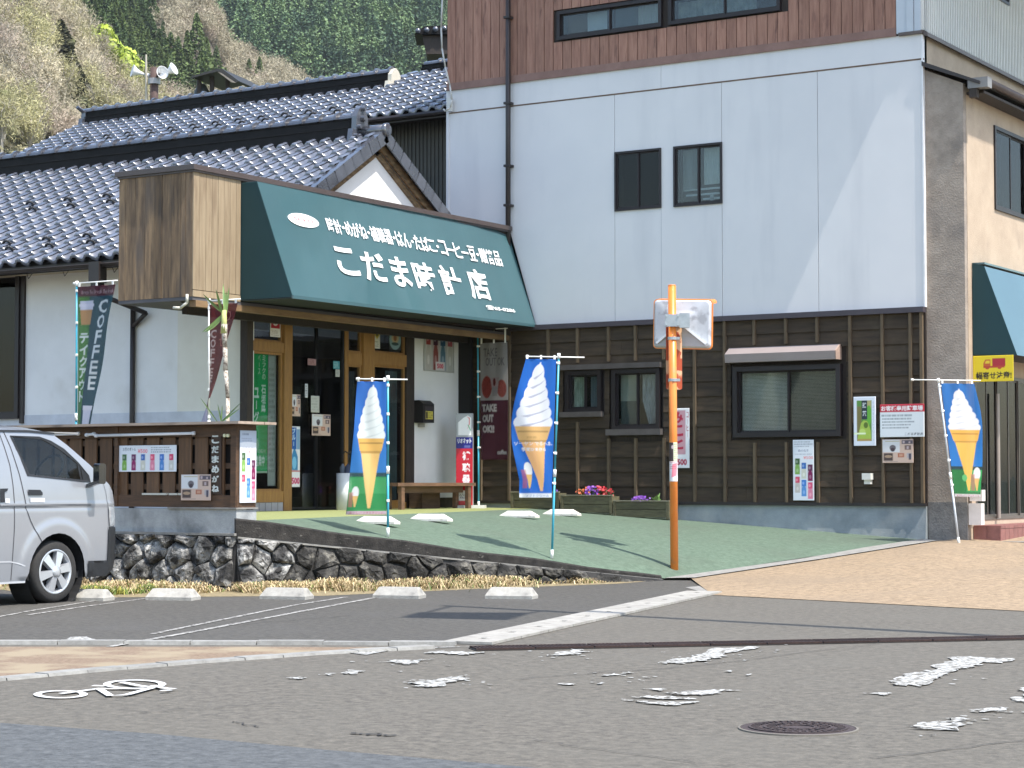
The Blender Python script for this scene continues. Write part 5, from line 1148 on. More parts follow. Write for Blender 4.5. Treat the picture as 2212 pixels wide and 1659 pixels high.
# ================================================================== WOODEN FENCE ON THE WALL
FN = root('wooden_fence', (A3.x, A3.y, 1.02), 'dark brown board fence with pale coping, carrying white hiragana letters and posters', 'fence')
YFc = A3.y + .03; fyF = Fr('y', YFc)
M_fb = mat('dark_brown_fence_board', (.140, .070, .030), (.085, .043, .019), rough=.7, scale=3, detail=7, st=(8, 8, .8), bump=.15, rn=.2)
M_fr = mat('dark_brown_rail', (.110, .056, .026), (.06, .031, .015), rough=.7, scale=3, st=(1, 4, 8), bump=.15, rn=.1)
M_cope = mat('pale_brown_coping', (.40, .31, .24), (.28, .21, .16), rough=.7, scale=2, st=(1, 6, 6), bump=.15, c3=(.12, .09, .07), s3=2, t3=(.6, .75))
fxF = Fr('x', A3.x); YSE = fxF.uv(554, 1000)[0]
zc = fyF.uv(400, 915)[1]; zb = 1.02; XFL = XF0
mb = MB(); mb.box(XFL, A3.x + .16, YFc - .20, YFc + .30, zc - .02, zc + .012); ob('coping', mb, M_cope, FN)
mb = MB(); mb.box(A3.x - .32, A3.x + .17, YFc + .302, YSE + .18, zc - .02, zc + .012); ob('coping', mb, M_cope, FN)
mb = MB(); mb.fbox(fyF, XFL, A3.x, zc - .17, zc - .022, -.06, .03); ob('top_rail', mb, M_fr, FN)
mb = MB(); mb.fbox(fyF, XFL, A3.x, zb, zb + .15, -.06, .03); ob('bottom_rail', mb, M_fr, FN)
for x0, x1 in ((503, 514.5), (252, 259)):
    u0 = fyF.uv(x0, 1000)[0]; u1 = fyF.uv(x1, 1000)[0]; mb = MB(); mb.fbox(fyF, u0, min(u1, A3.x + .0), zb, zc - .022, -.07, .045); ob('post', mb, M_fr, FN)
for z in (.22, .48, .78): mb = MB(); mb.fbox(fyF, XFL, A3.x - .1, zb + z, zb + z + .07, -.055, -.025); ob('cross_rail', mb, M_fr, FN)
mb = MB(); mb.fbox(fyF, XFL, A3.x - .1, zb, zc - .1, -.10, -.085); ob('backing', mb, flat((.012, .008, .006), .9), FN)
x = fyF.uv(484, 1000)[0]; bs = .285
k = 0
while x > XFL:
    mb = MB(); mb.fbox(fyF, x - .205, x, zb + .13, zc - .15, -.025, -.003 + rnd.uniform(-.003, .003)); ob('board', mb, M_fb, FN); x -= .268; k += 1
# side face with its post, boards
mb = MB(); mb.box(A3.x - .09, A3.x - .002, YFc + .062, YFc + .075, zb, zc - .02)
mb = MB(); mb.fbox(fxF, YFc + .075, YSE, zb, zc - .022, -.05, -.01); ob('side_boarding', mb, M_fr, FN)
# letter board and white letters
bd_ = fyF.R(458, 480, 938, 1074); mb = MB(); mb.fbox(fyF, bd_[0], bd_[1], zb + .16, zc - .17, .0, .022); ob('letter_board', mb, mat('plank_dark_letter', (.075, .045, .028), (.05, .03, .02), st=(8, 8, 1)), FN)
M_lw = mat('white_carved_letters', (.70, .72, .66), rough=.6)
yy = [938, 961, 982, 1003, 1025, 1045, 1066]
for ch, y0, y1 in zip('こだまめがね', yy[:-1], yy[1:]):
    u0, u1, v0, v1 = fyF.R(461, 476, y0 + 2.5, y1 - 3); letters('carved_letter', ch, fyF.P(0, 0, .023), (1, 0, 0), (0, 0, 1), (u0, u1, v0, v1), M_lw, FN, .03, .012)
for px in (491, 498): p = fyF.P(*fyF.uv(px, 941), .03); mb = MB(); mb.tube(p, Vector(p) + Vector((0, -.03, 0)), .022, n=8); ob('small_lamp', mb, flat((.75, .72, .45), .4), FN)
for x0, x1 in ((55, 177), (196, 211), (216, 426)):
    u0, u1, v0, v1 = fyF.R(x0, x1, 938, 943); p0 = Vector(fyF.P(u0, v0 + .02, .07)); p1 = Vector(fyF.P(u1, v0 + .03, .07)); mb = MB(); mb.tube(p0, p1, .019, n=10)
    for p in (p0, p1): mb.tube(p - Vector((.02, 0, 0)), p + Vector((.02, 0, 0)), .025, n=8)
    o = tag(ob('fluorescent_tube', mb, flat((.78, .80, .84), .3), None, True), {55: 'long white fluorescent tube on the fence behind the van roof', 196: 'short white tube stub between two longer ones on the fence', 216: 'long white fluorescent tube under the coping above the bottle poster'}[x0], 'light tube', 'tubes under the fence coping')
mb = MB(); u0, u1, v0, v1 = fyF.R(312, 440, 1079, 1083); 
for a, b in ((0, .42), (.46, .6), (.62, 1)): mb = MB(); mb.fbox(fyF, u0 + (u1 - u0) * a, u0 + (u1 - u0) * b, zb + .15, zb + .175, .0, .05); ob('pale_strip', mb, flat((.55, .53, .45)), FN)
# ------------------------------------------------------------------ posters
def bottles(s, items, y0, y1):
    for (x, w, body, top, y0_, y1_) in items:
        h = y1_ - y0_; s.rect(x - w / 2, x + w / 2, y0_, y1_, tuple(.5 * c + .32 for c in body))
        s.poly([(x - w * .42, y0_), (x + w * .42, y0_), (x + w * .42, y0_ + h * .45), (x + w * .22, y0_ + h * .62), (x - w * .22, y0_ + h * .62), (x - w * .42, y0_ + h * .45)], body)
        s.rect(x - w * .4, x + w * .4, y0_ + h * .62, y1_, top); s.ell(x - w * .12, y0_ + h * .8, w * .2, h * .09, tuple(min(1, c + .2) for c in top)); s.ell(x, y0_ + h * .25, w * .2, h * .12, tuple(min(1, c + .15) for c in body))
WHT = (.74, .76, .79)
def drinks6():
    s = Ras(150, 68, WHT); s.text('お茶のボトル', .07, .30, .78, .92, (.12, .14, .16)); s.text('¥500', .33, .50, .70, .86, (.78, .16, .20), .02); s.lines(.56, .97, .70, .95, 3, (.2, .22, .25), 3)
    C_ = [((.18, .38, .05), (.05, .12, .04)), ((.25, .0, .10), (.12, .01, .08)), ((.62, .60, .50), (.03, .12, .40)), ((.72, .22, .32), (.70, .08, .16)), ((.06, .22, .55), (.04, .16, .50)), ((.60, .58, .52), (.60, .03, .12))]
    bottles(s, [(.10 + .162 * i, .085, *C_[i], .06, .66) for i in range(6)], 0, 0); return s
poster(fyF, 257, 381, 962, 1019, .02, drinks6(), 'wide white poster of six coloured tea bottles priced ¥500 on the fence')
def poster_tall():
    s = Ras(48, 170, WHT); s.lines(.06, .94, .87, .98, 3, (.3, .3, .34), 5); s.text('森の名手', .25, .75, .80, .84, (.10, .12, .22)); s.lines(.1, .9, .74, .78, 1, (.4, .4, .45), 2); s.text('¥500', .50, .96, .68, .73, (.78, .25, .25), .02)
    C_ = [(.22, .15, (.20, .38, .08), (.04, .10, .03), .43, .69), (.52, .15, (.60, .60, .50), (.03, .14, .42), .36, .62), (.82, .15, (.20, .0, .07), (.10, .01, .06), .32, .59), (.22, .15, (.55, .50, .45), (.62, .06, .12), .13, .39), (.52, .15, (.10, .28, .60), (.05, .2, .55), .07, .34), (.82, .15, (.72, .22, .32), (.70, .08, .18), .03, .30)]
    bottles(s, [(x, .25, b, t_, a, c) for x, w, b, t_, a, c in C_], 0, 0); return s
u0 = fxF.uv(517, 1000)[0]; u1 = fxF.uv(552, 1000)[0]
def signside():
    s = poster_tall(); s.rect(0, 1, .83, 1, (.42, .48, .58)); s.lines(.12, .6, .92, .97, 1, (.12, .15, .22), 9); s.lines(.1, .9, .84, .9, 2, (.2, .22, .3)); s.ell(.5, .82, .48, .02, WHT); return s
mb = None
v1_ = fxF.uv(534, 930)[1]; v0_ = fxF.uv(534, 1086)[1]
sheet('side_poster', signside(), flatfn(fxF.P(u0, v0_, .012), (0, 1, 0), (0, 0, 1), u1 - u0, v1_ - v0_, Vector((1, 0, 0))), printed(), None, .008, label='tall sunlit poster of bottles on the end face of the fence', cat='poster')
def cafe_poster(fr, x0, x1, yt, yb, w_, label): return poster(fr, x0, x1, yt, yb, w_, cafe(), label)
cafe_poster(fyF, 391, 455, 1025, 1081, .055, 'pink and white cafe menu poster low on the fence beside the letters')
poster(fyW, 1713, 1758, 950, 1081, .09, poster_tall(), 'tall narrow white poster of six bottles on the dark boards under the big window')
cafe_poster(fyW, 1906, 1973, 949, 1000, .09, 'pink and white cafe menu poster under the red headed parking notice')
def pk_(): 
    s = Ras(96, 68, (.72, .76, .77)); s.rect(0, 1, .76, 1, (.50, .03, .05)); s.text('お客様専用駐車場', .03, .97, .79, .95, (.85, .80, .78), .03); s.lines(.04, .97, .60, .71, 1, (.12, .16, .18)); s.lines(.05, .92, .42, .60, 2, (.15, .18, .2), 3); s.lines(.05, .86, .24, .42, 2, (.18, .2, .22), 7); s.text('こだま時計店', .56, .97, .05, .14, (.1, .11, .12), .02); return s
poster(fyW, 1901, 1996, 873, 944, .10, pk_(), 'white notice board with red heading and Japanese parking text at the corner', 'sign', 'parking_notice', thick=.02)
def matcha():
    s = Ras(48, 100, (.70, .74, .80)); s.rect(.16, .82, .10, .92, (.10, .25, .05)); s.rect(.16, .36, .12, .8, (.18, .16, .05)); s.rect(.62, .80, .6, .92, (.42, .38, .16)); s.ell(.70, .62, .12, .2, (.12, .40, .04)); s.rect(.38, .62, .54, .92, (.015, .03, .04)); s.text('抹', .41, .59, .77, .88, (.75, .8, .8), .02); s.text('茶', .41, .59, .60, .71, (.75, .8, .8), .02)
    s.poly([(.18, .14), (.8, .12), (.78, .3), (.7, .42), (.62, .5), (.46, .52), (.34, .46), (.26, .3)], (.36, .50, .07)); s.ell(.56, .42, .1, .06, (.10, .16, .02)); s.ell(.4, .3, .14, .05, (.48, .62, .14)); s.rect(.18, .8, .10, .145, (.42, .28, .08)); s.rect(.0, .55, .235, .27, (.75, .85, .55)); s.vtext('宇治抹茶ソフトクリーム', .86, .93, .1, .9, (.3, .35, .42), .0); return s
poster(fyW, 1844, 1891, 857, 963, .10, matcha(), 'framed green matcha poster on the dark boards left of the parking notice', 'poster', thick=.03)
def redp():
    s = Ras(44, 100, (.76, .75, .76)); s.rect(.04, .78, .23, .96, (.55, .30, .34)); s.vtext('みこと', .10, .66, .30, .95, (.42, .01, .05), .05); s.vtext('コーヒー', .84, .95, .5, .94, (.5, .1, .12), .01); s.text('¥500', .10, .86, .05, .16, (.42, .02, .06), .05); return s
poster(fyW, 1450, 1489, 882, 1011, .10, redp(), 'white and crimson poster priced ¥500 behind the orange mirror pole')
# bottle price poster on the plaster beside the shop front
def drinks4():
    s = Ras(60, 76, (.40, .40, .37)); C_ = [((.45, .42, .38), (.30, .04, .04)), ((.22, .06, .05), (.05, .01, .03)), ((.08, .16, .22), (.02, .08, .16)), ((.42, .42, .38), (.35, .08, .10))]
    bottles(s, [(.15 + .235 * i, .19, *C_[i], .04, .97) for i in range(4)], 0, 0); s.rect(.38, .68, .04, .24, (.62, .58, .57)); s.text('500', .43, .64, .08, .2, (.55, .06, .10), .05); return s
poster(fxS, 916, 981, 712, 803, .02, drinks4(), 'faded poster of four drinks priced 500 high on the plaster beside the mailbox')
# wall mailbox
u0, u1, v0, v1 = fxS.R(893, 937, 866, 914); t = root('mailbox', fxS.P(u0, v0, .0), 'black wall mailbox with yellow notice on the white plaster by the shop door', 'mailbox')
u1 = u0 + .34
mb = MB(); mb.prism([fxS.P(u0, v0, .01), fxS.P(u0, v0, .20), fxS.P(u0, v1 - .06, .20), fxS.P(u0, v1, .12), fxS.P(u0, v1 + .0, .01)], (0, u1 - u0, 0)); ob('body', mb, flat((.018, .016, .016), .4), t)
mb = MB(); mb.fbox(fxS, u0 + .05, u1 - .03, v0 + .05, v1 - .1, .2, .206); ob('door', mb, flat((.05, .042, .045), .35), t)
n_ = Ras(20, 14, (.55, .46, .08)); n_.rect(.05, .3, .1, .9, (.05, .04, .02)); n_.lines(.36, .95, .15, .9, 3, (.1, .08, .02)); sheet('notice', n_, flatfn(fxS.P(u0 + .07, v0 + .06, .21), (0, 1, 0), (0, 0, 1), .22, .14, Vector((1, 0, 0))), printed(), t, .002)
mb = MB(); mb.fbox(fxS, u0 + .12, u0 + .26, v0 - .07, v0 - .01, .01, .06); ob('clip', mb, flat((.35, .34, .31)), t)

# ------------------------------------------------------------------ hearing aid sign box, tall
sp = PX(1001, 1078, XG + .55); sx0, sx1 = 985, 1020
D_ = (sp - CAM).dot(Vector((-_sy, _cy, 0))); pl = PD(985, 1080, D_); pr = PD(1021, 1080, D_); ztop = PD(1000, 893, D_).z; zlow = lotz(sp.x, sp.y) + .06
t = root('advert_pillar', (sp.x, sp.y, zlow), 'slim upright light box sign in white, blue and red beside the bench', 'sign')
wv_ = (pr - pl); wl = wv_.length * 1.0; ux_ = Vector((.88, .47, 0)).normalized(); uy_ = Vector((0, 0, 1)); nn_ = ux_.cross(uy_)
s = Ras(40, 190, (.50, .01, .03)); s.rect(0, 1, .74, 1, (.36, .38, .40)); s.poly([(.14, .76), (.9, .76), (.9, .95), (.7, .975), (.45, .95), (.14, .90)], (.85, .87, .88)); s.poly([(.62, .965), (.82, .95), (.82, .88), (.66, .82), (.76, .88), (.76, .94)], (.75, .25, .25)); s.poly([(.68, .875), (.74, .875), (.9, .81), (.84, .81)], (.15, .5, .3))
s.rect(0, 1, .615, .74, (.008, .010, .20)); s.text('リオネット', .10, .92, .67, .725, (.82, .84, .88), .04); s.rect(.5, .85, .625, .65, (.1, .12, .35))
s.vtext('補聴器', .38, .84, .22, .60, (.85, .80, .82), .05, gap=.25); s.rect(.12, .9, .05, .16, (.72, .72, .74)); s.text('公認', .2, .8, .07, .13, (.2, .2, .3), .02)
oc = Vector((pl.x, pl.y, zlow)); hh_ = ztop - zlow
sheet('front_print', s, flatfn(oc, ux_, uy_, wl, hh_, nn_), printed('glossy_print', .25), t, .004)
mb = MB(); mb.prism([oc - nn_ * .006, oc + ux_ * wl - nn_ * .006, oc + ux_ * wl - nn_ * .20, oc - nn_ * .20], (0, 0, hh_)); ob('casing', mb, flat((.34, .34, .33), .4), t)
mb = MB(); mb.prism([oc + ux_ * .0 - nn_ * -.08 - Vector((0, 0, .06)), oc + ux_ * (wl + .22) + nn_ * .08 - Vector((0, 0, .06)), oc + ux_ * (wl + .22) - nn_ * .26 - Vector((0, 0, .06)), oc - nn_ * .26 - Vector((0, 0, .06))], (0, 0, .055)); ob('base', mb, flat((.70, .68, .63), .5), t)
# dark slatted screen piece and dim things in the recess
# ------------------------------------------------------------------ bench
b0 = PX(862, 1098, XG + .72); b1 = PX(1010, 1092, XG + .72); zt0 = PX(862, 1043, XG + .72).z; zg = ZFL
M_bw = mat('brown_bench_wood', (.20, .11, .065), (.11, .065, .04), rough=.6, scale=3, st=(6, .8, 6), bump=.12, rn=.15)
t = root('bench', (b0.x, b0.y, zg), 'low brown wooden bench on the apron in front of the shop', 'bench')
for k in range(3): mb = MB(); xx = XG + .42 + k * .125; mb.box(xx, xx + .115, b0.y - .12, b1.y + .16, zt0 - .055, zt0); ob('seat_board', mb, M_bw, t)
for y in (b0.y, b1.y - .05):
    for x in (XG + .44, XG + .70): mb = MB(); mb.box(x, x + .07, y, y + .09, zg, zt0 - .055); ob('leg', mb, M_bw, t)
mb = MB(); mb.box(XG + .62, XG + .66, b0.y + .09, b1.y - .05, zt0 - .17, zt0 - .055); ob('apron_board', mb, M_bw, t)
mb = MB(); mb.box(XG + .08, XG + .35, b0.y + 1.2, b1.y - .3, zg, zt0 - .15); tag(ob('wooden_chest', mb, mat('dim_brown_chest', (.12, .07, .04), (.07, .04, .025), st=(1, 1, 6))), 'low dark wooden chest in the shade behind the bench', 'chest')
# umbrella stand: white cylinder with two closed umbrellas
us = PX(743, 1102, XG + .30); t = root('umbrella_stand', (us.x, us.y, ZFL), 'white cylinder umbrella stand holding dark umbrellas by the shop door', 'umbrella stand'); zu = PX(743, 1022, XG + .30).z
mb = MB(); mb.lathe((us.x, us.y, ZFL), [(.0001, 0), (.125, 0), (.125, zu - ZFL), (.11, zu - ZFL), (.11, .1)], n=20); ob('cylinder', mb, flat((.62, .64, .66), .4), t, True)
for k, (dx, dy, c) in enumerate(((.03, -.04, (.03, .04, .08)), (-.05, .05, (.10, .12, .16)))):
    tt = tag(root('umbrella', (us.x + dx, us.y + dy, ZFL + .05), ('dark navy' if k == 0 else 'grey blue') + ' closed umbrella standing in the white cylinder', 'umbrella'), None)
    p = Vector((us.x + dx, us.y + dy, ZFL + .1)); mb = MB(); mb.lathe(p, [(.01, 0), (.035, .35), (.05, .6), (.02, .64), (.012, .66)], (0.05, .1 - .2 * k, 1), 10); ob('canopy', mb, flat(c, .8), tt, True)
    q = p + Vector((.05, .1 - .2 * k, 1)).normalized() * .66; mb = MB(); mb.path([q, q + Vector((0, 0, .16)), q + Vector((.03, .03, .20)), q + Vector((.07, .05, .17))], .011, 6); ob('handle', mb, flat((.02, .015, .012), .4), tt, True)
# stick broom-like papers etc stay in the shade; shop stool behind flag
# ------------------------------------------------------------------ banners on poles
def pole(mb, a, b, r): mb.tube(a, b, r, n=10)
M_pole = mat('turquoise_pole', (.05, .36, .46), (.04, .30, .40), rough=.35)
M_poleW = flat((.80, .79, .74), .4)
def softcream(s, cx, w, top, rim, tip, cream, shade, cone=(.80, .50, .14), conel=(.86, .62, .26), slant=0, bend=0):
    """swirl of ice cream over a wafer cone"""
    H = top - rim; n = 6
    for k in range(n):
        t_ = k / n; y = rim + H * (t_ * .86); r_ = w * (1.0 - .78 * t_ ** 1.25); ry = H / n * 1.05; xx = cx + slant * t_
        s.ell(xx, y + ry * .5, r_, ry * .95, cream)
    s.poly([(cx + slant - w * .25, rim + H * .72), (cx + slant + w * .28, rim + H * .72), (cx + slant + w * .06, top), (cx + slant - w * .02, top)], cream)
    for k in range(n):
        t_ = k / n; y = rim + H * (t_ * .86); r_ = w * (1.0 - .78 * t_ ** 1.25); xx = cx + slant * t_; h = H / n
        s.poly([(xx - r_ * .72, y + h * .22), (xx + r_ * .35, y + h * .62), (xx + r_ * .9, y + h * 1.0), (xx + r_ * .5, y + h * .58), (xx - r_ * .35, y + h * .10)], shade, .8)
    s.poly([(cx - w * .93, rim + .012), (cx + w * .93, rim + .012), (cx + w * .74, rim - .085), (cx - w * .74, rim - .085)], cone); s.rect(cx - w * .8, cx + w * .8, rim - .03, rim - .018, tuple(c * .6 for c in cone))
    s.poly([(cx - w * .66, rim - .085), (cx + w * .66, rim - .085), (cx + w * .10 + bend, tip), (cx - w * .06 + bend, tip)], conel); s.rect(cx - w * .7, cx + w * .7, rim - .1, rim - .085, tuple(c * .7 for c in cone))
    s.poly([(cx + w * .05, rim - .1), (cx + w * .6, rim - .1), (cx + w * .10 + bend, tip), (cx + .0 + bend, tip)], cone, .45)
def mini(s, x, y, k=1): s.ell(x + .05 * k, y + .06 * k, .05 * k, .025 * k, (.8, .8, .78)); s.poly([(x + .01 * k, y + .045 * k), (x + .09 * k, y + .045 * k), (x + .06 * k, y), (x + .04 * k, y)], (.75, .5, .18)); s.rect(x - .04 * k, x + .02 * k, y + .0, y + .06 * k, (.55, .12, .14), .6)
BLUE = (.012, .155, .56)
def flag_a(tall=True):
    s = Ras(56, 170, (.05, .23, .55)); 
    for k in range(12): s.rect(0, 1, .30 + k * .03, 1, (.05 - .002 * k, .26 - .009 * k, .60 - .006 * k), .4)
    s.rect(0, 1, 0, .30, (.03, .30, .09)); s.rect(0, 1, .285, .315, (.04, .10, .11)); s.rect(0, 1, .16, .28, (.09, .42, .16), .6); s.rect(0, 1, 0, .03, (.60, .45, .52)); s.text('おいしい ソフトクリーム', .08, .92, .008, .026, (.5, .08, .15)); softcream(s, .54, .42, .97, .56, .05, (.80, .83, .80), (.62, .67, .66)); mini(s, .10, .06, 1.8); return s
def flag_b():
    s = Ras(60, 190, BLUE); s.rect(0, 1, 0, .035, (.78, .80, .82)); s.text('ソフトクリーム', .2, .9, .008, .028, (.25, .35, .6)); softcream(s, .50, .45, .975, .50, .05, (.82, .83, .86), (.40, .41, .50), (.72, .47, .19), (.85, .52, .24), bend=.16)
    s.lines(.34, .66, .42, .45, 1, (.5, .33, .13)); s.text('ソーヤン でるへ瓶', .06, .96, .375, .405, (.8, .8, .82), .02); s.text('手間ひま作る', .22, .8, .335, .362, (.82, .80, .78), .03); mini(s, .20, .07, 2.2); return s
def flag_c():
    s = Ras(56, 170, (.02, .18, .50)); 
    for k in range(8): s.rect(0, 1, .26, .5 - k * .03, (.02, .24, .62), .12)
    s.rect(0, 1, 0, .26, (.02, .22, .055)); s.rect(0, 1, .24, .27, (.015, .06, .07)); s.rect(.45, 1, .05, .24, (.04, .45, .12), .7); s.rect(0, 1, 0, .03, (.65, .62, .62)); s.text('おいしい ソフトクリーム', .08, .92, .006, .026, (.45, .08, .12)); softcream(s, .50, .44, .95, .58, .06, (.84, .84, .84), (.66, .68, .72), (.86, .50, .10), (.88, .56, .12), bend=.02); mini(s, .70, .06, 2.4); s.ell(.4, .17, .08, .03, (.15, .55, .2)); return s
def banner(label, base, top, arm_a, arm_b, dirv, W, H, side, ras, polem, wave, bulge=0, poff=.03, drop=.05, ph=0, cat='banner', taper=0, group=None, sway=0, rp=.014):
    """base/top of the pole, cloth hangs from the arm; side=+1 cloth to +dirv of the pole"""
    base = Vector(base); top = Vector(top); t = root('banner_flag', tuple(base), label, cat, group); ax = (top - base).normalized(); dirv = Vector(dirv).normalized(); up = Vector((0, 0, 1)); nrm = Vector((dirv.y, -dirv.x, 0))
    if nrm.dot(CAM - base) < 0: nrm = -nrm
    mb = MB(); m1 = base.lerp(top, .42); mb.tube(base, m1, rp * 1.15, n=10); mb.tube(m1, top, rp, n=10); ob('pole', mb, polem, t, True)
    for ja, jb, jr in ((base, base + ax * .12, 1.5), (m1 - ax * .05, m1 + ax * .05, 1.6), (top - ax * .04, top + ax * .03, 1.6)): mb = MB(); mb.tube(ja, jb, rp * jr, n=10); ob('joint', mb, M_poleW, t, True)
    mb = MB(); mb.tube(Vector(arm_a), Vector(arm_b), .009, n=8); mb.tube(Vector(arm_a) - dirv * 0, Vector(arm_a) + (Vector(arm_b) - Vector(arm_a)).normalized() * .04, .018, n=8); ob('cross_arm', mb, M_poleW, t, True)
    o0 = top - ax * drop
    def fn(u, v):
        uu_ = u if side > 0 else 1 - u
        k = poff + uu_ * W * (1 - taper * (1 - v))
        k += bulge * math.sin(math.pi * min(1, (1 - v) * 1.15)) * uu_ - (abs(bulge) * .9 * max(0, (1 - v) - .62) * uu_ if bulge > .1 else 0)
        p = o0 - ax * (H * (1 - v)) + dirv * (k * side if side > 0 else k * side)
        wv = wave * (.3 + .7 * (1 - v)) * uu_ * (math.sin(uu_ * 5.5 + (1 - v) * 5 + ph) + .5 * math.sin(uu_ * 9 - v * 11 + ph))
        wv += .012 * math.sin(u * 14 + ph) * (v ** 3)
        p = p + nrm * wv + dirv * (side * sway * (1 - v) * (1 - v) * uu_) + up * (.05 * sway * (1 - v) * uu_ * 2)
        return p, nrm
    if side < 0:
        fo = fn; fn = lambda u, v: fo(u, v)
    sheet('cloth', ras, fn, printed('banner_cloth', .7, .35), t, .003)
    for k in range(5):                       # loops along the pole
        v = 1 - (k + .12) / 4.6; p, n_ = fn(1 if side < 0 else 0, max(0, v)); q = o0 - ax * (H * (1 - v)); mb = MB(); mb.tube(q, p, .016, n=6); mb.tube(q - ax * .018, q + ax * .018, rp * 1.5, n=8); ob('loop', mb, M_poleW, t)
    for u in (.04, .5, .93):
        p, n_ = fn(u, 1); mb = MB(); mb.obox(p + up * (drop * .5), dirv, nrm, up, .014, .006, drop * .55); ob('loop', mb, M_poleW, t)
    return t
# left flag
bb = PL(838, 1160); 
def attop(base, px, py, basepx, basepy):
    d_ = (Vector(base) - CAM).dot(Vector((-_sy, _cy, 0))); return PD(px, py, d_)
tp = attop(bb, 838, 816, 0, 0); aa = attop(bb, 784, 818, 0, 0); ab = attop(bb, 877, 820, 0, 0); dl = AD(-.96, -.26)
dl = -dl
H_ = tp.z - attop(bb, 838, 1108, 0, 0).z - .03
banner('sunlit soft cream banner with green meadow, leftmost banner on the forecourt edge', bb, tp, tp - dl * .42 + Vector((0, 0, -.02)), tp + dl * .26 + Vector((0, 0, -.02)), dl, .38, H_, -1, flag_a(), M_pole, .045, taper=-.38, sway=0, poff=.02, group='soft cream banners')
bb = PL(1192, 1207); tp = attop(bb, 1207, 768, 0, 0); H_ = tp.z - attop(bb, 1195, 1072, 0, 0).z - .03
banner('tall blue soft cream banner between the flower planters and the orange pole', bb, tp, tp - dl * .46 + Vector((0, 0, -.02)), tp + dl * .36 + Vector((0, 0, -.02)), dl, .43, H_, -1, flag_b(), M_pole, .06, bulge=.13, taper=-.12, sway=.0, poff=.03, ph=2, group='soft cream banners')
bb = PL(2072, 1178) if False else PD(2072, 1178, 31.1); tp = attop(bb, 2027, 821, 0, 0); dr_ = AD(.97, .22)
H_ = (tp - attop(bb, 2060, 1070, 0, 0)).length - .03
banner('leaning soft cream banner at the right corner under the yellow truck notice', bb, tp, tp - dr_ * .45, tp + dr_ * .70, dr_, .55, H_, 1, flag_c(), flat((.62, .66, .70), .35), .05, bulge=.05, taper=0, sway=-.1, ph=1, group='soft cream banners')
# TAKE OUT banner in the recess
bb = PY(1034, 1080, YW - .45); bb = Vector((bb.x, bb.y, ZFL)); tp = attop(bb, 1032, 712, 0, 0)
s = Ras(56, 170, (.065, .008, .022)); s.rect(0, 1, .505, 1, (.33, .31, .30)); s.text('TAKE', .12, .62, .88, .95, (.12, .11, .12)); s.text('OUT OK', .2, .9, .80, .87, (.12, .11, .12)); s.ell(.24, .62, .19, .095, (.26, .03, .02)); s.ell(.78, .605, .16, .075, (.24, .05, .04)); s.poly([(.40, .66), (.68, .66), (.62, .54), (.46, .54)], (.25, .22, .22)); s.poly([(.38, .70), (.70, .70), (.66, .62), (.42, .62)], (.32, .25, .25)); s.ell(.52, .66, .05, .035, (.16, .01, .01)); s.poly([(.12, .58), (.36, .67), (.34, .68), (.10, .60)], (.12, .01, .01))
s.text('TAKE', .06, .60, .41, .475, (.46, .45, .44), .06); s.text('OUT', .08, .48, .32, .385, (.46, .45, .44), .06); s.text('OK!!', .08, .50, .23, .295, (.46, .45, .44), .06); s.vtext('テイクアウト', .76, .84, .14, .46, (.16, .05, .05), .0); s.text('coffee', .60, .95, .045, .085, (.40, .40, .40), .06)
banner('dark red and white TAKE OUT OK!! banner in the shady recess', bb, tp, tp - Vector((.12, 0, 0)), tp + Vector((.62, 0, 0)), (1, 0, 0), .56, tp.z - attop(bb, 1032, 988, 0, 0).z - .2, 1, s, M_pole, .02, poff=.05, drop=.24, ph=3)
# coffee banner and red brown banner behind the fence
bb = Vector((PD(166, 900, 27.6).x, PD(166, 900, 27.6).y, .9)); tp = attop(bb, 166, 612, 0, 0)
s = Ras(66, 190, (.008, .060, .085)); s.rect(0, .32, 0, 1, (.06, .20, .035)); s.poly([(.32, .9), (.36, .9), (.30, 0), (.0, 0), (0, .1)], (.06, .20, .035)); s.rect(0, 1, .93, 1, (.075, .006, .022)); s.text('Break Tea Break Tea Break', .1, .98, .945, .97, (.3, .22, .24))
s.rect(.07, .44, .84, .90, (.55, .56, .66)); s.rect(.04, .46, .86, .88, (.6, .6, .7)); s.poly([(.07, .84), (.42, .84), (.38, .74), (.10, .74)], (.45, .25, .10)); s.vtext('テイクアウト', .06, .34, .22, .69, (.62, .66, .66), .03); s.rect(0, 1, 0, .04, (.05, .006, .02))
s.vtext('COFFEE', .58, .86, .30, .91, (.62, .66, .68), .02); s.rect(.45, .9, .07, .20, (.52, .54, .66)); s.rect(.42, .93, .17, .20, (.6, .6, .68))
t = banner('green and blue COFFEE banner narrowing downward above the fence', bb, tp, tp - Vector((.06, 0, 0)), tp + Vector((.74, 0, 0)), (1, 0, 0), .68, tp.z - attop(bb, 166, 912, 0, 0).z + .12, 1, s, M_pole, .05, taper=.60, ph=1.4, poff=.03, sway=-.14)
bb = Vector((PD(452, 900, 27.8).x, PD(452, 900, 27.8).y, .9)); tp = attop(bb, 452, 650, 0, 0)
s = Ras(56, 170, (.13, .012, .014)); s.rect(0, 1, 0, .18, (.45, .42, .55)); s.vtext('のぼせ', .5, .8, .66, .95, (.35, .16, .14), .0); s.vtext('COFFEE', .10, .34, .35, .80, (.45, .38, .36), .02); s.rect(0, 1, .2, .38, (.16, .03, .04)); [s.ell(rnd.random(), rnd.uniform(.2, .38), .05, .02, (.22, .06, .06)) for _ in range(30)]
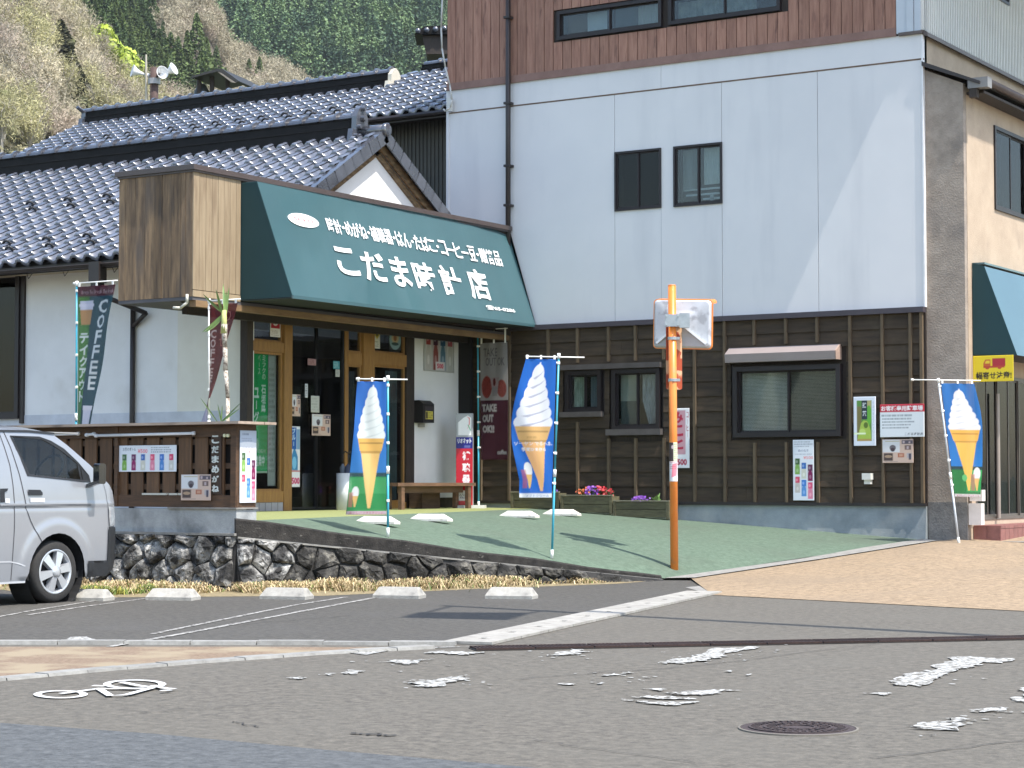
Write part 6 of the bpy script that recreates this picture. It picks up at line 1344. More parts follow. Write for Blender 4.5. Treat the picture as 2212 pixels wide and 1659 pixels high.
banner('dark red banner hanging askew behind the thin yucca stem', bb, tp, tp - Vector((.02, 0, 0)), tp + Vector((.55, 0, 0)), (1, 0, 0), .50, tp.z - attop(bb, 452, 905, 0, 0).z + .1, 1, s, M_poleW, .04, taper=.95, ph=.4, poff=.0, sway=-.25)
# yellow truck notice hanging under the street awning
u0, u1 = PY(2101.8, 796, YW + .3).x, PY(2189, 796, YW + .3).x; v0_, v1_ = PY(2145, 824, YW + .3).z, PY(2145, 768, YW + .3).z
s = Ras(80, 56, (.72, .55, .015)); s.rect(.48, .80, .58, .88, (.38, .02, .03)); s.poly([(.26, .60), (.26, .70), (.31, .85), (.44, .85), (.44, .60)], (.50, .10, .02)); s.poly([(.30, .70), (.33, .80), (.42, .80), (.42, .70)], (.7, .52, .03)); s.rect(.26, .78, .53, .60, (.42, .05, .02)); s.ell(.36, .53, .05, .06, (.45, .06, .02)); s.ell(.66, .53, .05, .06, (.45, .06, .02)); s.text('幅寄せ注意!', .08, .95, .1, .38, (.02, .015, .01), .03)
sheet('truck_notice', s, flatfn((u0, YW + .3, v0_), (1, 0, 0), (0, 0, 1), u1 - u0, v1_ - v0_, Vector((0, -1, 0))), printed(), None, .01, label='yellow notice with red truck and black Japanese warning under the street awning', cat='sign')

# ------------------------------------------------------------------ orange mirror pole
ob_ = AD(*( (PZ(1457, 1251).dot(_Rt)), (PZ(1457, 1251)).dot(Vector((-_sy, _cy, 0)))), 0); ob_.z = .01
M_or = mat('orange_painted_steel', (.78, .24, .035), (.70, .20, .03), rough=.35, scale=3, spec=.6, c3=(.55, .2, .07), s3=6, t3=(.6, .75))
t = root('mirror_pole', tuple(ob_), 'orange steel post with traffic mirror seen from behind and orange plate with painted reflections', 'traffic mirror')
Dp = (ob_ - CAM).dot(Vector((-_sy, _cy, 0))); tt_ = PD(1451.5, 617, Dp); pr_ = .055
mb = MB(); mb.tube(ob_, tt_, pr_, n=20); mb.lathe(tt_, [(pr_, -.01), (pr_ + .003, .0), (pr_ * .8, .012), (.0001, .015)], n=20); ob('post', mb, M_or, t, True)
mb = MB(); mb.box(ob_.x - .13, ob_.x + .13, ob_.y - .13, ob_.y + .13, .0, .05); ob('foot_block', mb, M_conc, t)
axp = (tt_ - ob_).normalized()
def onpole(py): return PD(1451.5 + (py - 617) * (5.5 / 634), py, Dp)
# mirror pan: faces away from the camera, turned slightly
mc_ = PD(1474, 700, Dp + .22); mu = AD(.93, -.32).normalized(); mn = AD(.30, .94).normalized()   # mu: to the right of the picture, mn: mirror normal (away)
mv = (Vector((0, 0, 1)) + mu * -.02).normalized(); HW, HH = .41, .335
tilt = Matrix.Rotation(R_(2.2), 3, mn)
mu = tilt @ mu * 1; mv = tilt @ mv; 
def rr(hw, hh, r, n=5):
    o = []
    for cx, cy, a0 in ((hw - r, hh - r, 0), (-hw + r, hh - r, 90), (-hw + r, -hh + r, 180), (hw - r, -hh + r, 270)):
        for k in range(n + 1): a = R_(a0 + 90 * k / n); o.append((cx + r * math.cos(a), cy + r * math.sin(a)))
    return o
def ring(hw, hh, r, off): return [mc_ + mu * x + mv * y + mn * off for x, y in rr(hw, hh, r)]
M_pan = mat('white_plastic_back', (.52, .54, .57), (.40, .42, .45), rough=.5, scale=2.5, c3=(.30, .31, .33), s3=3.5, t3=(.54, .6))
mb = MB(); rings = [ring(.05, .04, .02, -.10), ring(HW * .55, HH * .55, .06, -.055), ring(HW * .93, HH * .93, .05, -.03), ring(HW, HH, .05, .02)]; n = len(rings[0])
for rg in rings: mb.v.extend([tuple(p) for p in rg])
for k in range(3):
    for i in range(n): mb.f.append((k * n + i, (k + 1) * n + i, (k + 1) * n + (i + 1) % n, k * n + (i + 1) % n))
mb.f.append(tuple(range(n))[::-1]); mb.mi = [0] * len(mb.f); ob('mirror_back', mb, M_pan, t)
mb = MB(); a_ = ring(HW, HH, .05, .02); b_ = ring(HW + .012, HH + .012, .055, .02); c_ = ring(HW + .012, HH + .012, .055, .075); mb.v = [tuple(p) for p in a_ + b_ + c_]
mb.f = [(i, n + i, n + (i + 1) % n, (i + 1) % n) for i in range(n)] + [(n + i, 2 * n + i, 2 * n + (i + 1) % n, n + (i + 1) % n) for i in range(n)]; mb.mi = [0] * len(mb.f); ob('orange_rim', mb, M_or, t)
mb = MB(); d_ = ring(HW + .012, HH + .012, .055, .06); mb.add(d_, [tuple(range(n))]); ob('mirror_face', mb, mat('mirror_face', (.8, .8, .8), rough=.03, metal=1.0), t)
# hood over the top and right side
mb = MB(); top = [(x, y) for x, y in rr(HW + .014, HH + .014, .055) if y > HH * .25 ]
P1 = [mc_ + mu * x + mv * y + mn * .075 for x, y in top]; P2 = [mc_ + mu * (x * 1.04) + mv * (y * 1.04 + .01) + mn * (.13 + .10 * max(0, y / HH)) for x, y in top]; m_ = len(top); mb.add(P1 + P2, [(i, i + 1, m_ + i + 1, m_ + i) for i in range(m_ - 1)]); ob('hood', mb, M_or, t)
for sx in (-1, 1):
    for sy in (-1, 1):
        if sy > 0 : continue
        mb = MB(); mb.beam(mc_ - mn * .105 + mu * (.05 * sx) + mv * (.04 * sy), mc_ - mn * .05 + mu * (HW * .86 * sx) + mv * (HH * .82 * sy), .035, .03); ob('stiffening_rib', mb, flat((.72, .74, .76), .4), t)
# bracket
pb = onpole(693); M_galv = mat('galvanised_steel', (.45, .48, .50), (.36, .39, .41), rough=.35, metal=.6, scale=14, rn=.1)
tc_ = (CAM - pb); tc_.z = 0; tc_.normalize(); sd_ = Vector((-tc_.y, tc_.x, 0))
mb = MB(); mb.obox(pb + tc_ * .05, sd_, tc_, (0, 0, 1), .10, .035, .085); ob('clamp_plate', mb, M_galv, t)
mb = MB(); mb.obox(pb - sd_ * -.17 + tc_ * .01, sd_, tc_, (0, 0, 1), .07, .05, .10) if sd_.dot(_Rt) > 0 else mb.obox(pb - sd_ * .17 + tc_ * .01, sd_, tc_, (0, 0, 1), .07, .05, .10); ob('swivel_bracket', mb, M_galv, t)
mb = MB(); mb.tube(pb, mc_ - mn * .1, .03, n=10); ob('swivel_arm', mb, M_galv, t)
for sx in (-.08, .08):
    for sy in (-.06, .06): mb = MB(); c = pb + sd_ * sx + Vector((0, 0, sy)) + tc_ * .085; mb.tube(c, c + tc_ * .02, .012, n=6); ob('bolt', mb, M_galv, t)
# vertical orange plate behind the post, cream reflections painted into its colour
plt = onpole(772); mb = MB(); c = plt + AD(.03, .10); pu = AD(.97, .24).normalized(); pn = Vector((pu.y, -pu.x, 0))
pts = [(x, y) for x, y in rr(.115, .44, .03, 4)]; mb.prism([c + pu * x + Vector((0, 0, y)) for x, y in pts], pn * -.012); ob('plate', mb, mat('orange_plate_reflections', (.42, .07, .018), (.30, .045, .015), rough=.6, scale=3, c3=(.60, .38, .22), s3=4.5, t3=(.50, .54)), t)
for py in (731, 821, 966): 
    if py == 966: continue
    c = onpole(py); mb = MB(); mb.tube(c - axp * .02, c + axp * .02, pr_ + .012, n=16); mb.obox(c - AD(-.08, 0), AD(1, 0), AD(0, 1), (0, 0, 1), .02, .03, .018); ob('band_clamp', mb, M_galv, t)
# stickers round the post
def sticker(y0, y1, ras, arc=2.6, name='sticker'):
    a = onpole(y1); b = onpole(y0); 
    def fn(u, v):
        th = (u - .5) * arc; c = a.lerp(b, v); nrm = (tc_ * math.cos(th) + (sd_ if sd_.dot(_Rt) > 0 else -sd_) * math.sin(th)); return c + nrm * (pr_ + .003), nrm
    sheet(name, ras, fn, printed(), t, .002)
s = Ras(30, 60, (.05, .03, .03)); s.rect(.5, 1, 0, 1, (.60, .60, .45)); s.ell(.42, .75, .12, .1, (.5, .4, .4)); s.lines(.55, .95, .1, .95, 8, (.2, .35, .1)); sticker(956, 996, s)
s = Ras(30, 60, (.70, .68, .68)); s.poly([(.3, .2), (.8, .3), (.9, .95), (.4, .85)], (.72, .22, .28)); s.lines(.1, .9, .6, .98, 4, (.5, .1, .1)); sticker(997, 1040, s)

# ================================================================== VAN
VX = -16.3                       # plane of the side we see
def vp(cx, cy, X=VX):            # measured on an enlargement of the van (origin 0,1600; 2.074x) -> point on the side plane
    return PX(cx * .26452, 877.8 + cy * .26452, X)
wc = vp(470, 1355); WR = (vp(470, 1098).z - vp(470, 1608).z) / 2; WY, WZ = wc.y, WR + .004
VN = root('silver_van', (VX - .85, WY, 0), 'silver delivery van with black bumper and six spoke wheel parked at the left edge', 'van')
M_van = mat('silver_van_paint', (.30, .31, .33), (.285, .295, .315), rough=.35, scale=2, metal=.3, coat=.8, spec=.6)
M_vblk = mat('black_van_plastic', (.020, .022, .025), (.015, .016, .018), rough=.55, scale=20, spec=.4)
M_rub = mat('tyre_rubber', (.030, .028, .026), (.020, .019, .018), rough=.85, scale=30, bump=.1)
M_dkint = flat((.014, .014, .015), .8)
zbelt = vp(400, 802).z; zroof = vp(300, 200).z
def side_x(y, z):
    t = max(0, z - 1.05); x = -.13 * (t / .85) ** 1.7 * 1.0 if z > 1.05 else -.03 * ((1.05 - z) / .8) ** 2
    x += .008 * math.exp(-((z - zbelt) / .018) ** 2) - .010 * math.exp(-((z - zbelt + .03) / .02) ** 2) * (1 if y < vp(740, 800).y else 0)
    r = math.hypot(y - WY, z - WZ); x += .018 * (1 / (1 + math.exp((r - .56) / .012))) * (1 if z > .3 else 0)
    yf = vp(900, 900).y - .06
    if y > yf: x -= ((y - yf) / .30) ** 2 * .12
    return VX + x
outl = [(-2500, 150), (0, 150 + 45), (100, 200), (300, 203), (420, 214), (500, 232), (600, 318), (760, 478), (850, 582), (905, 640), (932, 690), (946, 780), (960, 990), (960, 1250), (940, 1330), (870, 1385), (712, 1392), (712, 1290)]
front = [vp(*p) for p in outl]
zs_ = vp(100, 1450).z
arch = []
for k in range(17):
    a = R_(-12 + k * 204 / 16); arch.append((WY + .425 * math.cos(a), WZ + .425 * math.sin(a)))
body = [(p.y, p.z) for p in front[1:17]]
rear_y = WY - 3.55; ztop_ = front[1].z; zlow_ = vp(870, 1385).z
poly = [(rear_y, ztop_)] + body + [a for a in arch if a[1] > zlow_] + [(WY - .47, zs_)]
# rear wheel arch
WY2_ = WY - 2.57; arch2 = [(WY2_ + .42 * math.cos(R_(-12 + k * 204 / 12)), WZ + .42 * math.sin(R_(-12 + k * 204 / 12))) for k in range(13)]
poly += [a for a in arch2 if a[1] > zs_] + [(rear_y, zs_)]
win = [vp(*p) for p in [(146, 240), (385, 252), (470, 288), (560, 350), (660, 455), (735, 560), (745, 618), (245, 565)]]; win = [(p.y, p.z) for p in win]
y2a, y2b = vp(12, 300).y, rear_y + .25
win2 = [(vp(8, 250).y, vp(8, 245).z), (vp(8, 400).y - .0, vp(8, 430).z), (vp(8, 400).y - .06, vp(8, 520).z), (vp(8, 400).y - 1.25, vp(8, 545).z), (vp(8, 400).y - 1.30, vp(8, 245).z)]
win3 = [(win2[3][0] - .12, win2[0][1]), (win2[3][0] - .12, win2[3][1]), (rear_y + .2, win2[3][1]), (rear_y + .2, win2[0][1])]
def inpoly(p, P):
    c = False; n = len(P)
    for i in range(n):
        (x1, y1), (x2, y2) = P[i], P[(i + 1) % n]
        if (y1 > p[1]) != (y2 > p[1]) and p[0] < (x2 - x1) * (p[1] - y1) / (y2 - y1) + x1: c = not c
    return c
def panel_mesh(P, holes, step, fx):
    vs = []; es = []
    for L_ in [P] + holes:
        b = len(vs); vs += [Vector(q) for q in L_]; es += [(b + i, b + (i + 1) % len(L_)) for i in range(len(L_))]
    y0, y1 = min(q[0] for q in P), max(q[0] for q in P); z0, z1 = min(q[1] for q in P), max(q[1] for q in P)
    y = y0 + step / 2
    while y < y1:
        st_ = step if y > WY - .9 else step * 3
        z = z0 + step / 2
        while z < z1:
            if inpoly((y, z), P) and not any(inpoly((y, z), h) for h in holes): vs.append(Vector((y, z)))
            z += step * .6
        y += st_
    v2, e2_, f2, *_ = delaunay_2d_cdt(vs, es, [], 0, 1e-5)
    mb = MB(); mb.v = [(fx(q.x, q.y), q.x, q.y) for q in v2]
    for f in f2:
        c = sum((v2[i] for i in f), Vector((0, 0))) / len(f)
        if inpoly(c, P) and not any(inpoly(c, h) for h in holes): mb.f.append(tuple(f))
    mb.mi = [0] * len(mb.f); return mb
ob('side_body', panel_mesh(poly, [win, win2, win3], .035, side_x), M_van, VN, True)
mirx = lambda y, z: 2 * (VX - .85) - side_x(y, z)
ob('far_side_body', panel_mesh(poly, [win, win2, win3], .12, mirx), M_van, VN, True)
# roof, front and rear skins swept across the width
def sweep(path, name, m, crown=.07, n=10, fwd=0):
    mb = MB()
    for (y, z) in path:
        xa = side_x(y, z); xb2 = 2 * (VX - .85) - xa
        for i in range(n + 1):
            t_ = i / n; b = math.sin(math.pi * t_); mb.v.append((xa + (xb2 - xa) * t_, y + fwd * b ** .6, z + crown * b ** .7))
    mb.f = [(j * (n + 1) + i, (j + 1) * (n + 1) + i, (j + 1) * (n + 1) + i + 1, j * (n + 1) + i + 1) for j in range(len(path) - 1) for i in range(n)]; mb.mi = [0] * len(mb.f); return ob(name, mb, m, VN, True)
rp_ = [(rear_y, ztop_)] + [(rear_y + k * .5, ztop_) for k in range(1, 6)] + body[:5]
sweep([(y, z + .0) for y, z in rp_], 'roof', M_van, .085)
sweep(body[4:9], 'windscreen', glass('van_windscreen', (.35, .4, .4), .9), .0, fwd=.0); sweep(body[8:12], 'front_panel', M_van, .0, fwd=.0)
bp = [(q[0], q[1]) for q in body[11:16]]
sweep(bp, 'bumper_front', M_vblk, 0, fwd=.0)
sweep([(rear_y, zs_), (rear_y, ztop_)], 'rear_panel', M_van, 0)
mb = MB(); mb.box(VX - 1.60, VX - .10, rear_y, WY + .7, zs_ + .02, zs_ + .1); ob('floor_pan', mb, M_dkint, VN)
mb = MB(); mb.box(VX - 1.5, VX - .2, rear_y + .05, WY + .5, ztop_ - .01, ztop_ + .005); ob('headliner', mb, flat((.30, .30, .29), .9), VN)
# black lower front strip and bumper corner laid just proud of the side
def patch(P, name, m, off=.012, step=.05, parent=VN): return ob(name, panel_mesh(P, [], step, lambda y, z: side_x(y, z) + off), m, parent, True)
yz = lambda c: (vp(*c).y, vp(*c).z)
patch([yz(c) for c in [(712, 1262), (880, 1258), (884, 985), (952, 985), (960, 1000), (960, 1250), (938, 1332), (870, 1386), (715, 1392), (716, 1330)]], 'bumper', M_vblk, .016)
patch([yz(c) for c in [(882, 818), (938, 822), (950, 900), (953, 972), (892, 978), (886, 900)]], 'headlight', mat('headlight_lens', (.42, .44, .46), (.22, .23, .25), rough=.15, coat=1, scale=7, metal=.2), .014)
# seams, body lines
def seam(pts, wd, m, off=.004, name='seam'):
    P = [vp(*c) for c in pts]; d_ = []
    for a, b in zip(P[:-1], P[1:]):
        n_ = max(1, int((b - a).length / .04))
        for k in range(n_): d_.append(a.lerp(b, k / n_))
    d_.append(P[-1]); mb = MB(); vs = []
    for i, p in enumerate(d_):
        t_ = (d_[min(i + 1, len(d_) - 1)] - d_[max(i - 1, 0)]); t_.normalize(); s_ = Vector((0, -t_.z, t_.y)) * wd / 2
        for q in (p - s_, p + s_): vs.append((side_x(q.y, q.z) + off, q.y, q.z))
    mb.add(vs, [(2 * i, 2 * i + 2, 2 * i + 3, 2 * i + 1) for i in range(len(d_) - 1)]); return ob(name, mb, m, VN)
M_seam = flat((.05, .05, .055), .8)
seam([(95, 205), (130, 330), (175, 560), (205, 760), (212, 830), (250, 935), (300, 1040), (335, 1105)], .010, M_seam); seam([(55, 205), (80, 330), (105, 480), (114, 640), (118, 820), (118, 1000), (108, 1250), (102, 1420)], .009, M_seam)
seam([(770, 600), (845, 590), (868, 700), (880, 820)], .008, flat((.20, .21, .22), .6)); seam([(0, 804), (205, 803), (400, 803), (740, 806)], .016, flat((.24, .245, .26), .5), .006, 'side_moulding')
seam([(0, 1272), (90, 1270), (150, 1282), (205, 1305)], .014, flat((.50, .51, .53), .3), .004, 'sill_highlight'); seam([(0, 1447), (100, 1440), (218, 1434)], .022, flat((.5, .51, .53), .3), .006, 'sill_edge')  # paler ribbon on the crease is a painted highlight
# drip rail, window rubber
seam([(0, 198), (100, 198), (300, 201), (420, 212), (505, 222)], .022, M_vblk, .012, 'drip_rail')
def rubber(P, name='window_rubber', wd=.035):
    c_ = Vector((sum(p[0] for p in P) / len(P), sum(p[1] for p in P) / len(P))); vs = []; n = len(P); mb = MB()
    for p in P: v = Vector(p); o = v + (v - c_).normalized() * wd * .35; i_ = v - (v - c_).normalized() * wd; vs += [(side_x(*o) + .006, *o), (side_x(*i_) + .0, *i_)]
    mb.add(vs, [(2 * i, 2 * ((i + 1) % n), 2 * ((i + 1) % n) + 1, 2 * i + 1) for i in range(n)]); ob(name, mb, M_vblk, VN)
rubber(win); rubber(win2); rubber(win3)
gv = glass('van_glass', (.82, .86, .84), .7)
for P in (win, win2, win3): mb = MB(); mb.add([(side_x(*p) - .006, *p) for p in P], [tuple(range(len(P)))]); ob('side_window', mb, gv, VN); mb = MB(); mb.add([(mirx(*p) + .006, *p) for p in P], [tuple(range(len(P)))]); ob('side_window', mb, gv, VN)
# quarter divider in the front of the door glass
seam([(665, 455), (670, 520), (680, 612)], .03, M_vblk, -.002, 'window_divider'); patch([yz(c) for c in [(684, 480), (735, 560), (742, 612), (690, 610)]], 'mirror_base', M_vblk, -.001)
# door handles
for pts, nm_ in (([(230, 680), (330, 682), (347, 705), (345, 726), (232, 726)], 'door_handle'), ([(0, 672), (68, 670), (60, 690), (38, 700), (34, 782), (0, 785)], 'sliding_handle')): patch([yz(c) for c in pts], nm_, M_vblk, .012, .03)
seam([(245, 766), (362, 766)], .045, flat((.62, .63, .65), .3), .010, 'handle_grip'); seam([(40, 770), (76, 772)], .05, flat((.62, .63, .65), .3), .010, 'handle_grip')
# wheels
def wheel(x, y, out=1):
    t = []; mb = MB(); w_ = .19; n = 40; prof = [(WR - .10, .0), (WR - .035, .012), (WR - .012, -.010), (WR, -.035), (WR, -w_ + .03), (WR - .02, -w_), (WR - .1, -w_)]
    mb.lathe((x, y, WZ), [(r_, h * 1.0) for r_, h in prof], (out, 0, 0), n); T = ob('wheel', mb, M_rub, VN, True)
    mr = flat((.58, .60, .63), .3, .6); rr_ = WR - .10; mb = MB(); mb.lathe((x, y, WZ), [(rr_ + .004, .004), (rr_ - .012, .012), (rr_ - .025, -.01), (rr_ - .03, -.10)], (out, 0, 0), n); ob('rim_ring', mb, mr, T, True)
    mb = MB(); mb.lathe((x, y, WZ), [(rr_, -.075), (.0001, -.08)], (out, 0, 0), n); ob('hub_dark', mb, flat((.02, .018, .022), .6), T)
    for k in range(6):
        a = R_(k * 60 + 12); d1 = Vector((0, math.cos(a), math.sin(a))); s1_ = Vector((0, -math.sin(a), math.cos(a))); c0 = Vector((x, y, WZ)); o_ = Vector((out, 0, 0)); mb = MB()
        pts = [c0 + d1 * .035 - s1_ * .030, c0 + d1 * .035 + s1_ * .030, c0 + d1 * (rr_ - .008) + s1_ * .052, c0 + d1 * (rr_ - .008) - s1_ * .052]
        top = [p + o_ * (.004 + .018 * (1 - i // 2)) for i, p in enumerate(pts)]; low = [p - o_ * .05 for p in pts]; mb.hexa([*low, *top]); ob('spoke', mb, mr, T)
    mb = MB(); mb.lathe((x, y, WZ), [(.065, .0), (.06, .028), (.03, .034), (.0001, .034)], (out, 0, 0), 24); ob('hub_cap', mb, mr, T, True)
for x, o_ in ((VX - .035, 1), (VX - 1.665, -1)):
    wheel(x, WY, o_); wheel(x, WY2_, o_)
# wheel house
for yy_ in (WY, WY2_): mb = MB(); mb.lathe((VX - .03, yy_, WZ), [(.432, 0), (.432, -.30), (.0001, -.30)], (1, 0, 0), 32); ob('wheel_house', mb, M_dkint, VN)
# mirror
mp = vp(800, 550, VX + .12); mb = MB()
for (dz, w2, h_) in ((.0, .065, .02),): pass
P_ = rr(.055, .115, .03, 4); a_ = [mp + Vector((-.02, q[0], q[1])) for q in P_]; 
mb.prism(a_, (.09, 0, 0)); mb.obox(mp + Vector((-.03, -.02, -.11)), (1, .1, .3), (0, 1, 0), (0, 0, 1), .10, .03, .02); ob('door_mirror', mb, mat('black_gloss_mirror', (.012, .013, .016), rough=.15, coat=1), VN, False)
# interior: seats, wheel, dash
sw = vp(400, 520, VX - .42); mb = MB(); ring_ = [sw + Vector((.19 * math.cos(a), .10 * math.sin(a), .17 * math.sin(a) - .0)) for a in [2 * math.pi * k / 24 for k in range(25)]]; mb.path(ring_, .014, 6); ob('steering_wheel', mb, M_dkint, VN, True)
mb = MB(); db = vp(600, 600, VX - .4); mb.box(VX - 1.55, VX - .12, db.y - .25, db.y + .04, zs_ + .4, db.z + .01); mb2 = mb; ob('dashboard', mb, flat((.06, .065, .07), .8), VN)
for sx in (-.45, -1.2):
    s0_ = vp(180, 600, VX + sx); mb = MB(); mb.prism([(VX + sx - .22, s0_.y - .28, zs_ + .2), (VX + sx - .22, s0_.y - .02, zs_ + .2), (VX + sx - .22, s0_.y - .12, s0_.z + .10), (VX + sx - .22, s0_.y - .22, s0_.z + .10)], (.44, 0, 0)); mb.prism([(VX + sx - .12, s0_.y - .24, s0_.z + .13), (VX + sx - .12, s0_.y - .15, s0_.z + .13), (VX + sx - .12, s0_.y - .17, s0_.z + .27), (VX + sx - .12, s0_.y - .24, s0_.z + .27)], (.24, 0, 0)) if False else None; ob('seat', mb, flat((.05, .05, .055), .9), VN)

# ================================================================== WHEEL STOPS
M_ws = mat('parking_block_concrete', (.40, .385, .345), (.30, .285, .255), rough=.9, scale=14, bump=.3, bscale=90, rn=.07, c3=(.23, .22, .20), s3=7, t3=(.56, .7))
def block(L, W, H, tw, endin):
    b = [(-L / 2, -W / 2, 0), (L / 2, -W / 2, 0), (L / 2, W / 2, 0), (-L / 2, W / 2, 0)]; k = .28
    m1 = [(-L / 2, -W / 2, H * k), (L / 2, -W / 2, H * k), (L / 2, W / 2, H * k), (-L / 2, W / 2, H * k)]; t_ = [(-L / 2 + endin, -tw / 2, H), (L / 2 - endin, -tw / 2, H), (L / 2 - endin, tw / 2, H), (-L / 2 + endin, tw / 2, H)]
    mb = MB(); mb.v = b + m1 + t_; q = lambda o: [(o + i, o + (i + 1) % 4, o + 4 + (i + 1) % 4, o + 4 + i) for i in range(4)]; mb.f = [(3, 2, 1, 0)] + q(0) + q(4) + [(8, 9, 10, 11)]; mb.mi = [0] * len(mb.f); return mb
bme = mesh('parking_block', block(.56, .26, .125, .11, .05), M_ws)
ang = math.atan2((AD(1, -.30)).y, (AD(1, -.30)).x)
for px, py, lb in ((185, 1297, 'concrete parking block half hidden behind the van wheel'), (372, 1296, 'concrete parking block standing nearest the van, clear of its wheel'), (618, 1294, 'concrete parking block third from the van, before the white line end'), (862, 1292, 'concrete parking block touched by the long white line'), (1105, 1293, 'concrete parking block farthest right, above the dark square shadow')):
    o = bpy.data.objects.new('parking_block', bme); C.objects.link(o); p = PZ(px, py + 1.0); dd_ = AD(0, .06); o.location = (p.x + dd_.x, p.y + dd_.y, .004); o.rotation_euler = (0, 0, ang + rnd.uniform(-.03, .03)); tag(o, lb, 'parking block', 'concrete blocks along the car park edge')
wme = mesh('white_wheel_stop', block(.62, .17, .105, .10, .13), mat('white_wheel_stop', (.74, .70, .63), (.66, .62, .55), rough=.55, scale=6, c3=(.45, .40, .35), s3=6, t3=(.62, .75)))
for px, py, lb in ((815, 1127, 'white wheel stop behind the leftmost soft cream banner'), (931, 1121, 'white wheel stop in front of the bench'), (1122, 1113, 'white wheel stop before the recess, left of the tall blue banner'), (1214, 1109, 'white wheel stop just behind the pole of the tall blue banner')):
    p = PL(px, py + 5); o = bpy.data.objects.new('white_wheel_stop', wme); C.objects.link(o); o.location = (p.x, p.y, lotz(p.x, p.y) + .0); o.rotation_euler = (R_(-2), 0, ang - .18); tag(o, lb, 'wheel stop', 'white wheel stops on the forecourt')

# ================================================================== FLOWER PLANTERS
M_plt = mat('olive_wood_planter', (.14, .125, .065), (.08, .07, .038), rough=.8, scale=5, st=(1, 4, 6), bump=.2, rn=.15)
M_soil = mat('planter_soil', (.06, .045, .03), scale=30, bump=.5)
fgreen = mat('flower_leaves', (.05, .13, .03), (.03, .08, .02), island=.35, rough=.6)
YP = YW - .42
def planter(x0, x1, yt, yb, label, fl):
    a = PY(x0, yb, YP); b = PY(x1, yb, YP); zt_p = PY((x0 + x1) / 2, yt, YP).z; z0 = min(lotz(a.x, YP), lotz(b.x, YP)) + .02; t = root('flower_planter', (a.x, YP, z0), label, 'planter', 'wooden flower planters along the dark wall')
    xa, xb_ = a.x + .02, b.x - .02; h = zt_p - z0
    for k in range(2): mb = MB(); mb.box(xa, xb_, YP, YP + .02, z0 + .03 + k * (h - .03) / 2, z0 + .03 + (k + 1) * (h - .03) / 2 - .008); ob('front_board', mb, M_plt, t)
    for x in (xa - .012, xb_ - .04): mb = MB(); mb.box(x, x + .05, YP - .018, YP, z0, zt_p + .01); ob('corner_post', mb, M_plt, t)
    for x in (xa, xb_ - .02): mb = MB(); mb.box(x, x + .02, YP + .021, YP + .24, z0 + .03, zt_p - .008); ob('end_board', mb, M_plt, t)
    mb = MB(); mb.box(xa, xb_, YP + .24, YP + .26, z0 + .03, zt_p - .008); ob('back_board', mb, M_plt, t)
    mb = MB(); mb.box(xa - .01, xb_ + .01, YP - .02, YP + .03, zt_p, zt_p + .018); ob('rim_board', mb, mat('pale_planter_rim', (.30, .27, .18), (.2, .18, .12), st=(1, 5, 5), scale=4), t)
    mb = MB(); mb.box(xa + .02, xb_ - .02, YP + .02, YP + .24, zt_p - .10, zt_p - .04); ob('soil', mb, M_soil, t)
    r = random.Random(int(x0))
    for (px0, px1, hgt, cols, n) in fl:
        xs_, xe_ = PY(px0, yt, YP + .1).x, PY(px1, yt, YP + .1).x
        tf = root('flowers', ((xs_ + xe_) / 2, YP + .12, zt_p), {3: 'mixed red, orange and violet flowers filling the middle planter', 1: 'small violet flowers in the right planter', 2: 'few dim violet flowers at the back of the left planter'}[len(cols)], 'flowers'); lv = MB()
        for i in range(n * 5):
            p = Vector((r.uniform(xs_, xe_), YP + r.uniform(.04, .2), zt_p - .03 + r.uniform(0, hgt * .75))); a2 = r.uniform(0, 6.28); s_ = r.uniform(.015, .035); u_1 = Vector((math.cos(a2), math.sin(a2), r.uniform(-.3, .8))).normalized(); v_1 = u_1.cross(Vector((0, 0, 1))).normalized()
            lv.add([p, p + u_1 * s_ + v_1 * s_ * .5, p + u_1 * s_ * 2, p + u_1 * s_ - v_1 * s_ * .5], [(0, 1, 2, 3)])
        ob('foliage', lv, fgreen, tf)['kind'] = 'stuff'
        fb = MB(); mats_ = [mat('petal_%d' % j, c, tuple(q * .7 for q in c), island=.25, rough=.6) for j, c in cols]
        for i in range(n):
            x = r.uniform(xs_, xe_); u = (x - xs_) / (xe_ - xs_); hump = .55 + .45 * math.sin(u * math.pi); p = Vector((x, YP + r.uniform(.0, .18), zt_p + r.uniform(.0, hgt) * hump)); fb.k = min(len(cols) - 1, max(0, int((u + r.gauss(0, .14)) * len(cols)))) if len(cols) < 3 else (1 if .3 + r.gauss(0, .06) < u < .62 + r.gauss(0, .06) else (0 if u < .45 else 2))
            nrm_ = (CAM - p).normalized() + Vector((r.uniform(-.6, .6), r.uniform(-.6, .6), r.uniform(0, .9))); nrm_.normalize(); e1 = nrm_.cross(Vector((0, 0, 1))).normalized(); e2v = nrm_.cross(e1); s_ = r.uniform(.016, .026)
            fb.add([p + (e1 * math.cos(a) + e2v * math.sin(a)) * s_ * (1.15 if j % 2 else .8) for j, a in enumerate([k * math.pi / 4 for k in range(8)])], [tuple(range(8))])
        o = ob('blossoms', fb, mats_, tf); o['kind'] = 'stuff'
    return t
V_ = (.24, .05, .48); 
planter(1103, 1209, 1064, 1099, 'long olive wooden planter, left of three, behind the tall blue banner', [(1130, 1200, .06, [(1, (.20, .05, .4)), (2, (.12, .03, .3))], 26)])
planter(1211, 1324, 1071, 1110, 'wooden planter of red and violet flowers, middle of three', [(1248, 1322, .17, [(3, (.60, .13, .04)), (1, V_), (4, (.50, .02, .03))], 150)])
planter(1324, 1447, 1083, 1122, 'wooden planter with sparse violet flowers, right of three, beside the orange pole', [(1365, 1402, .09, [(1, V_)], 45)])
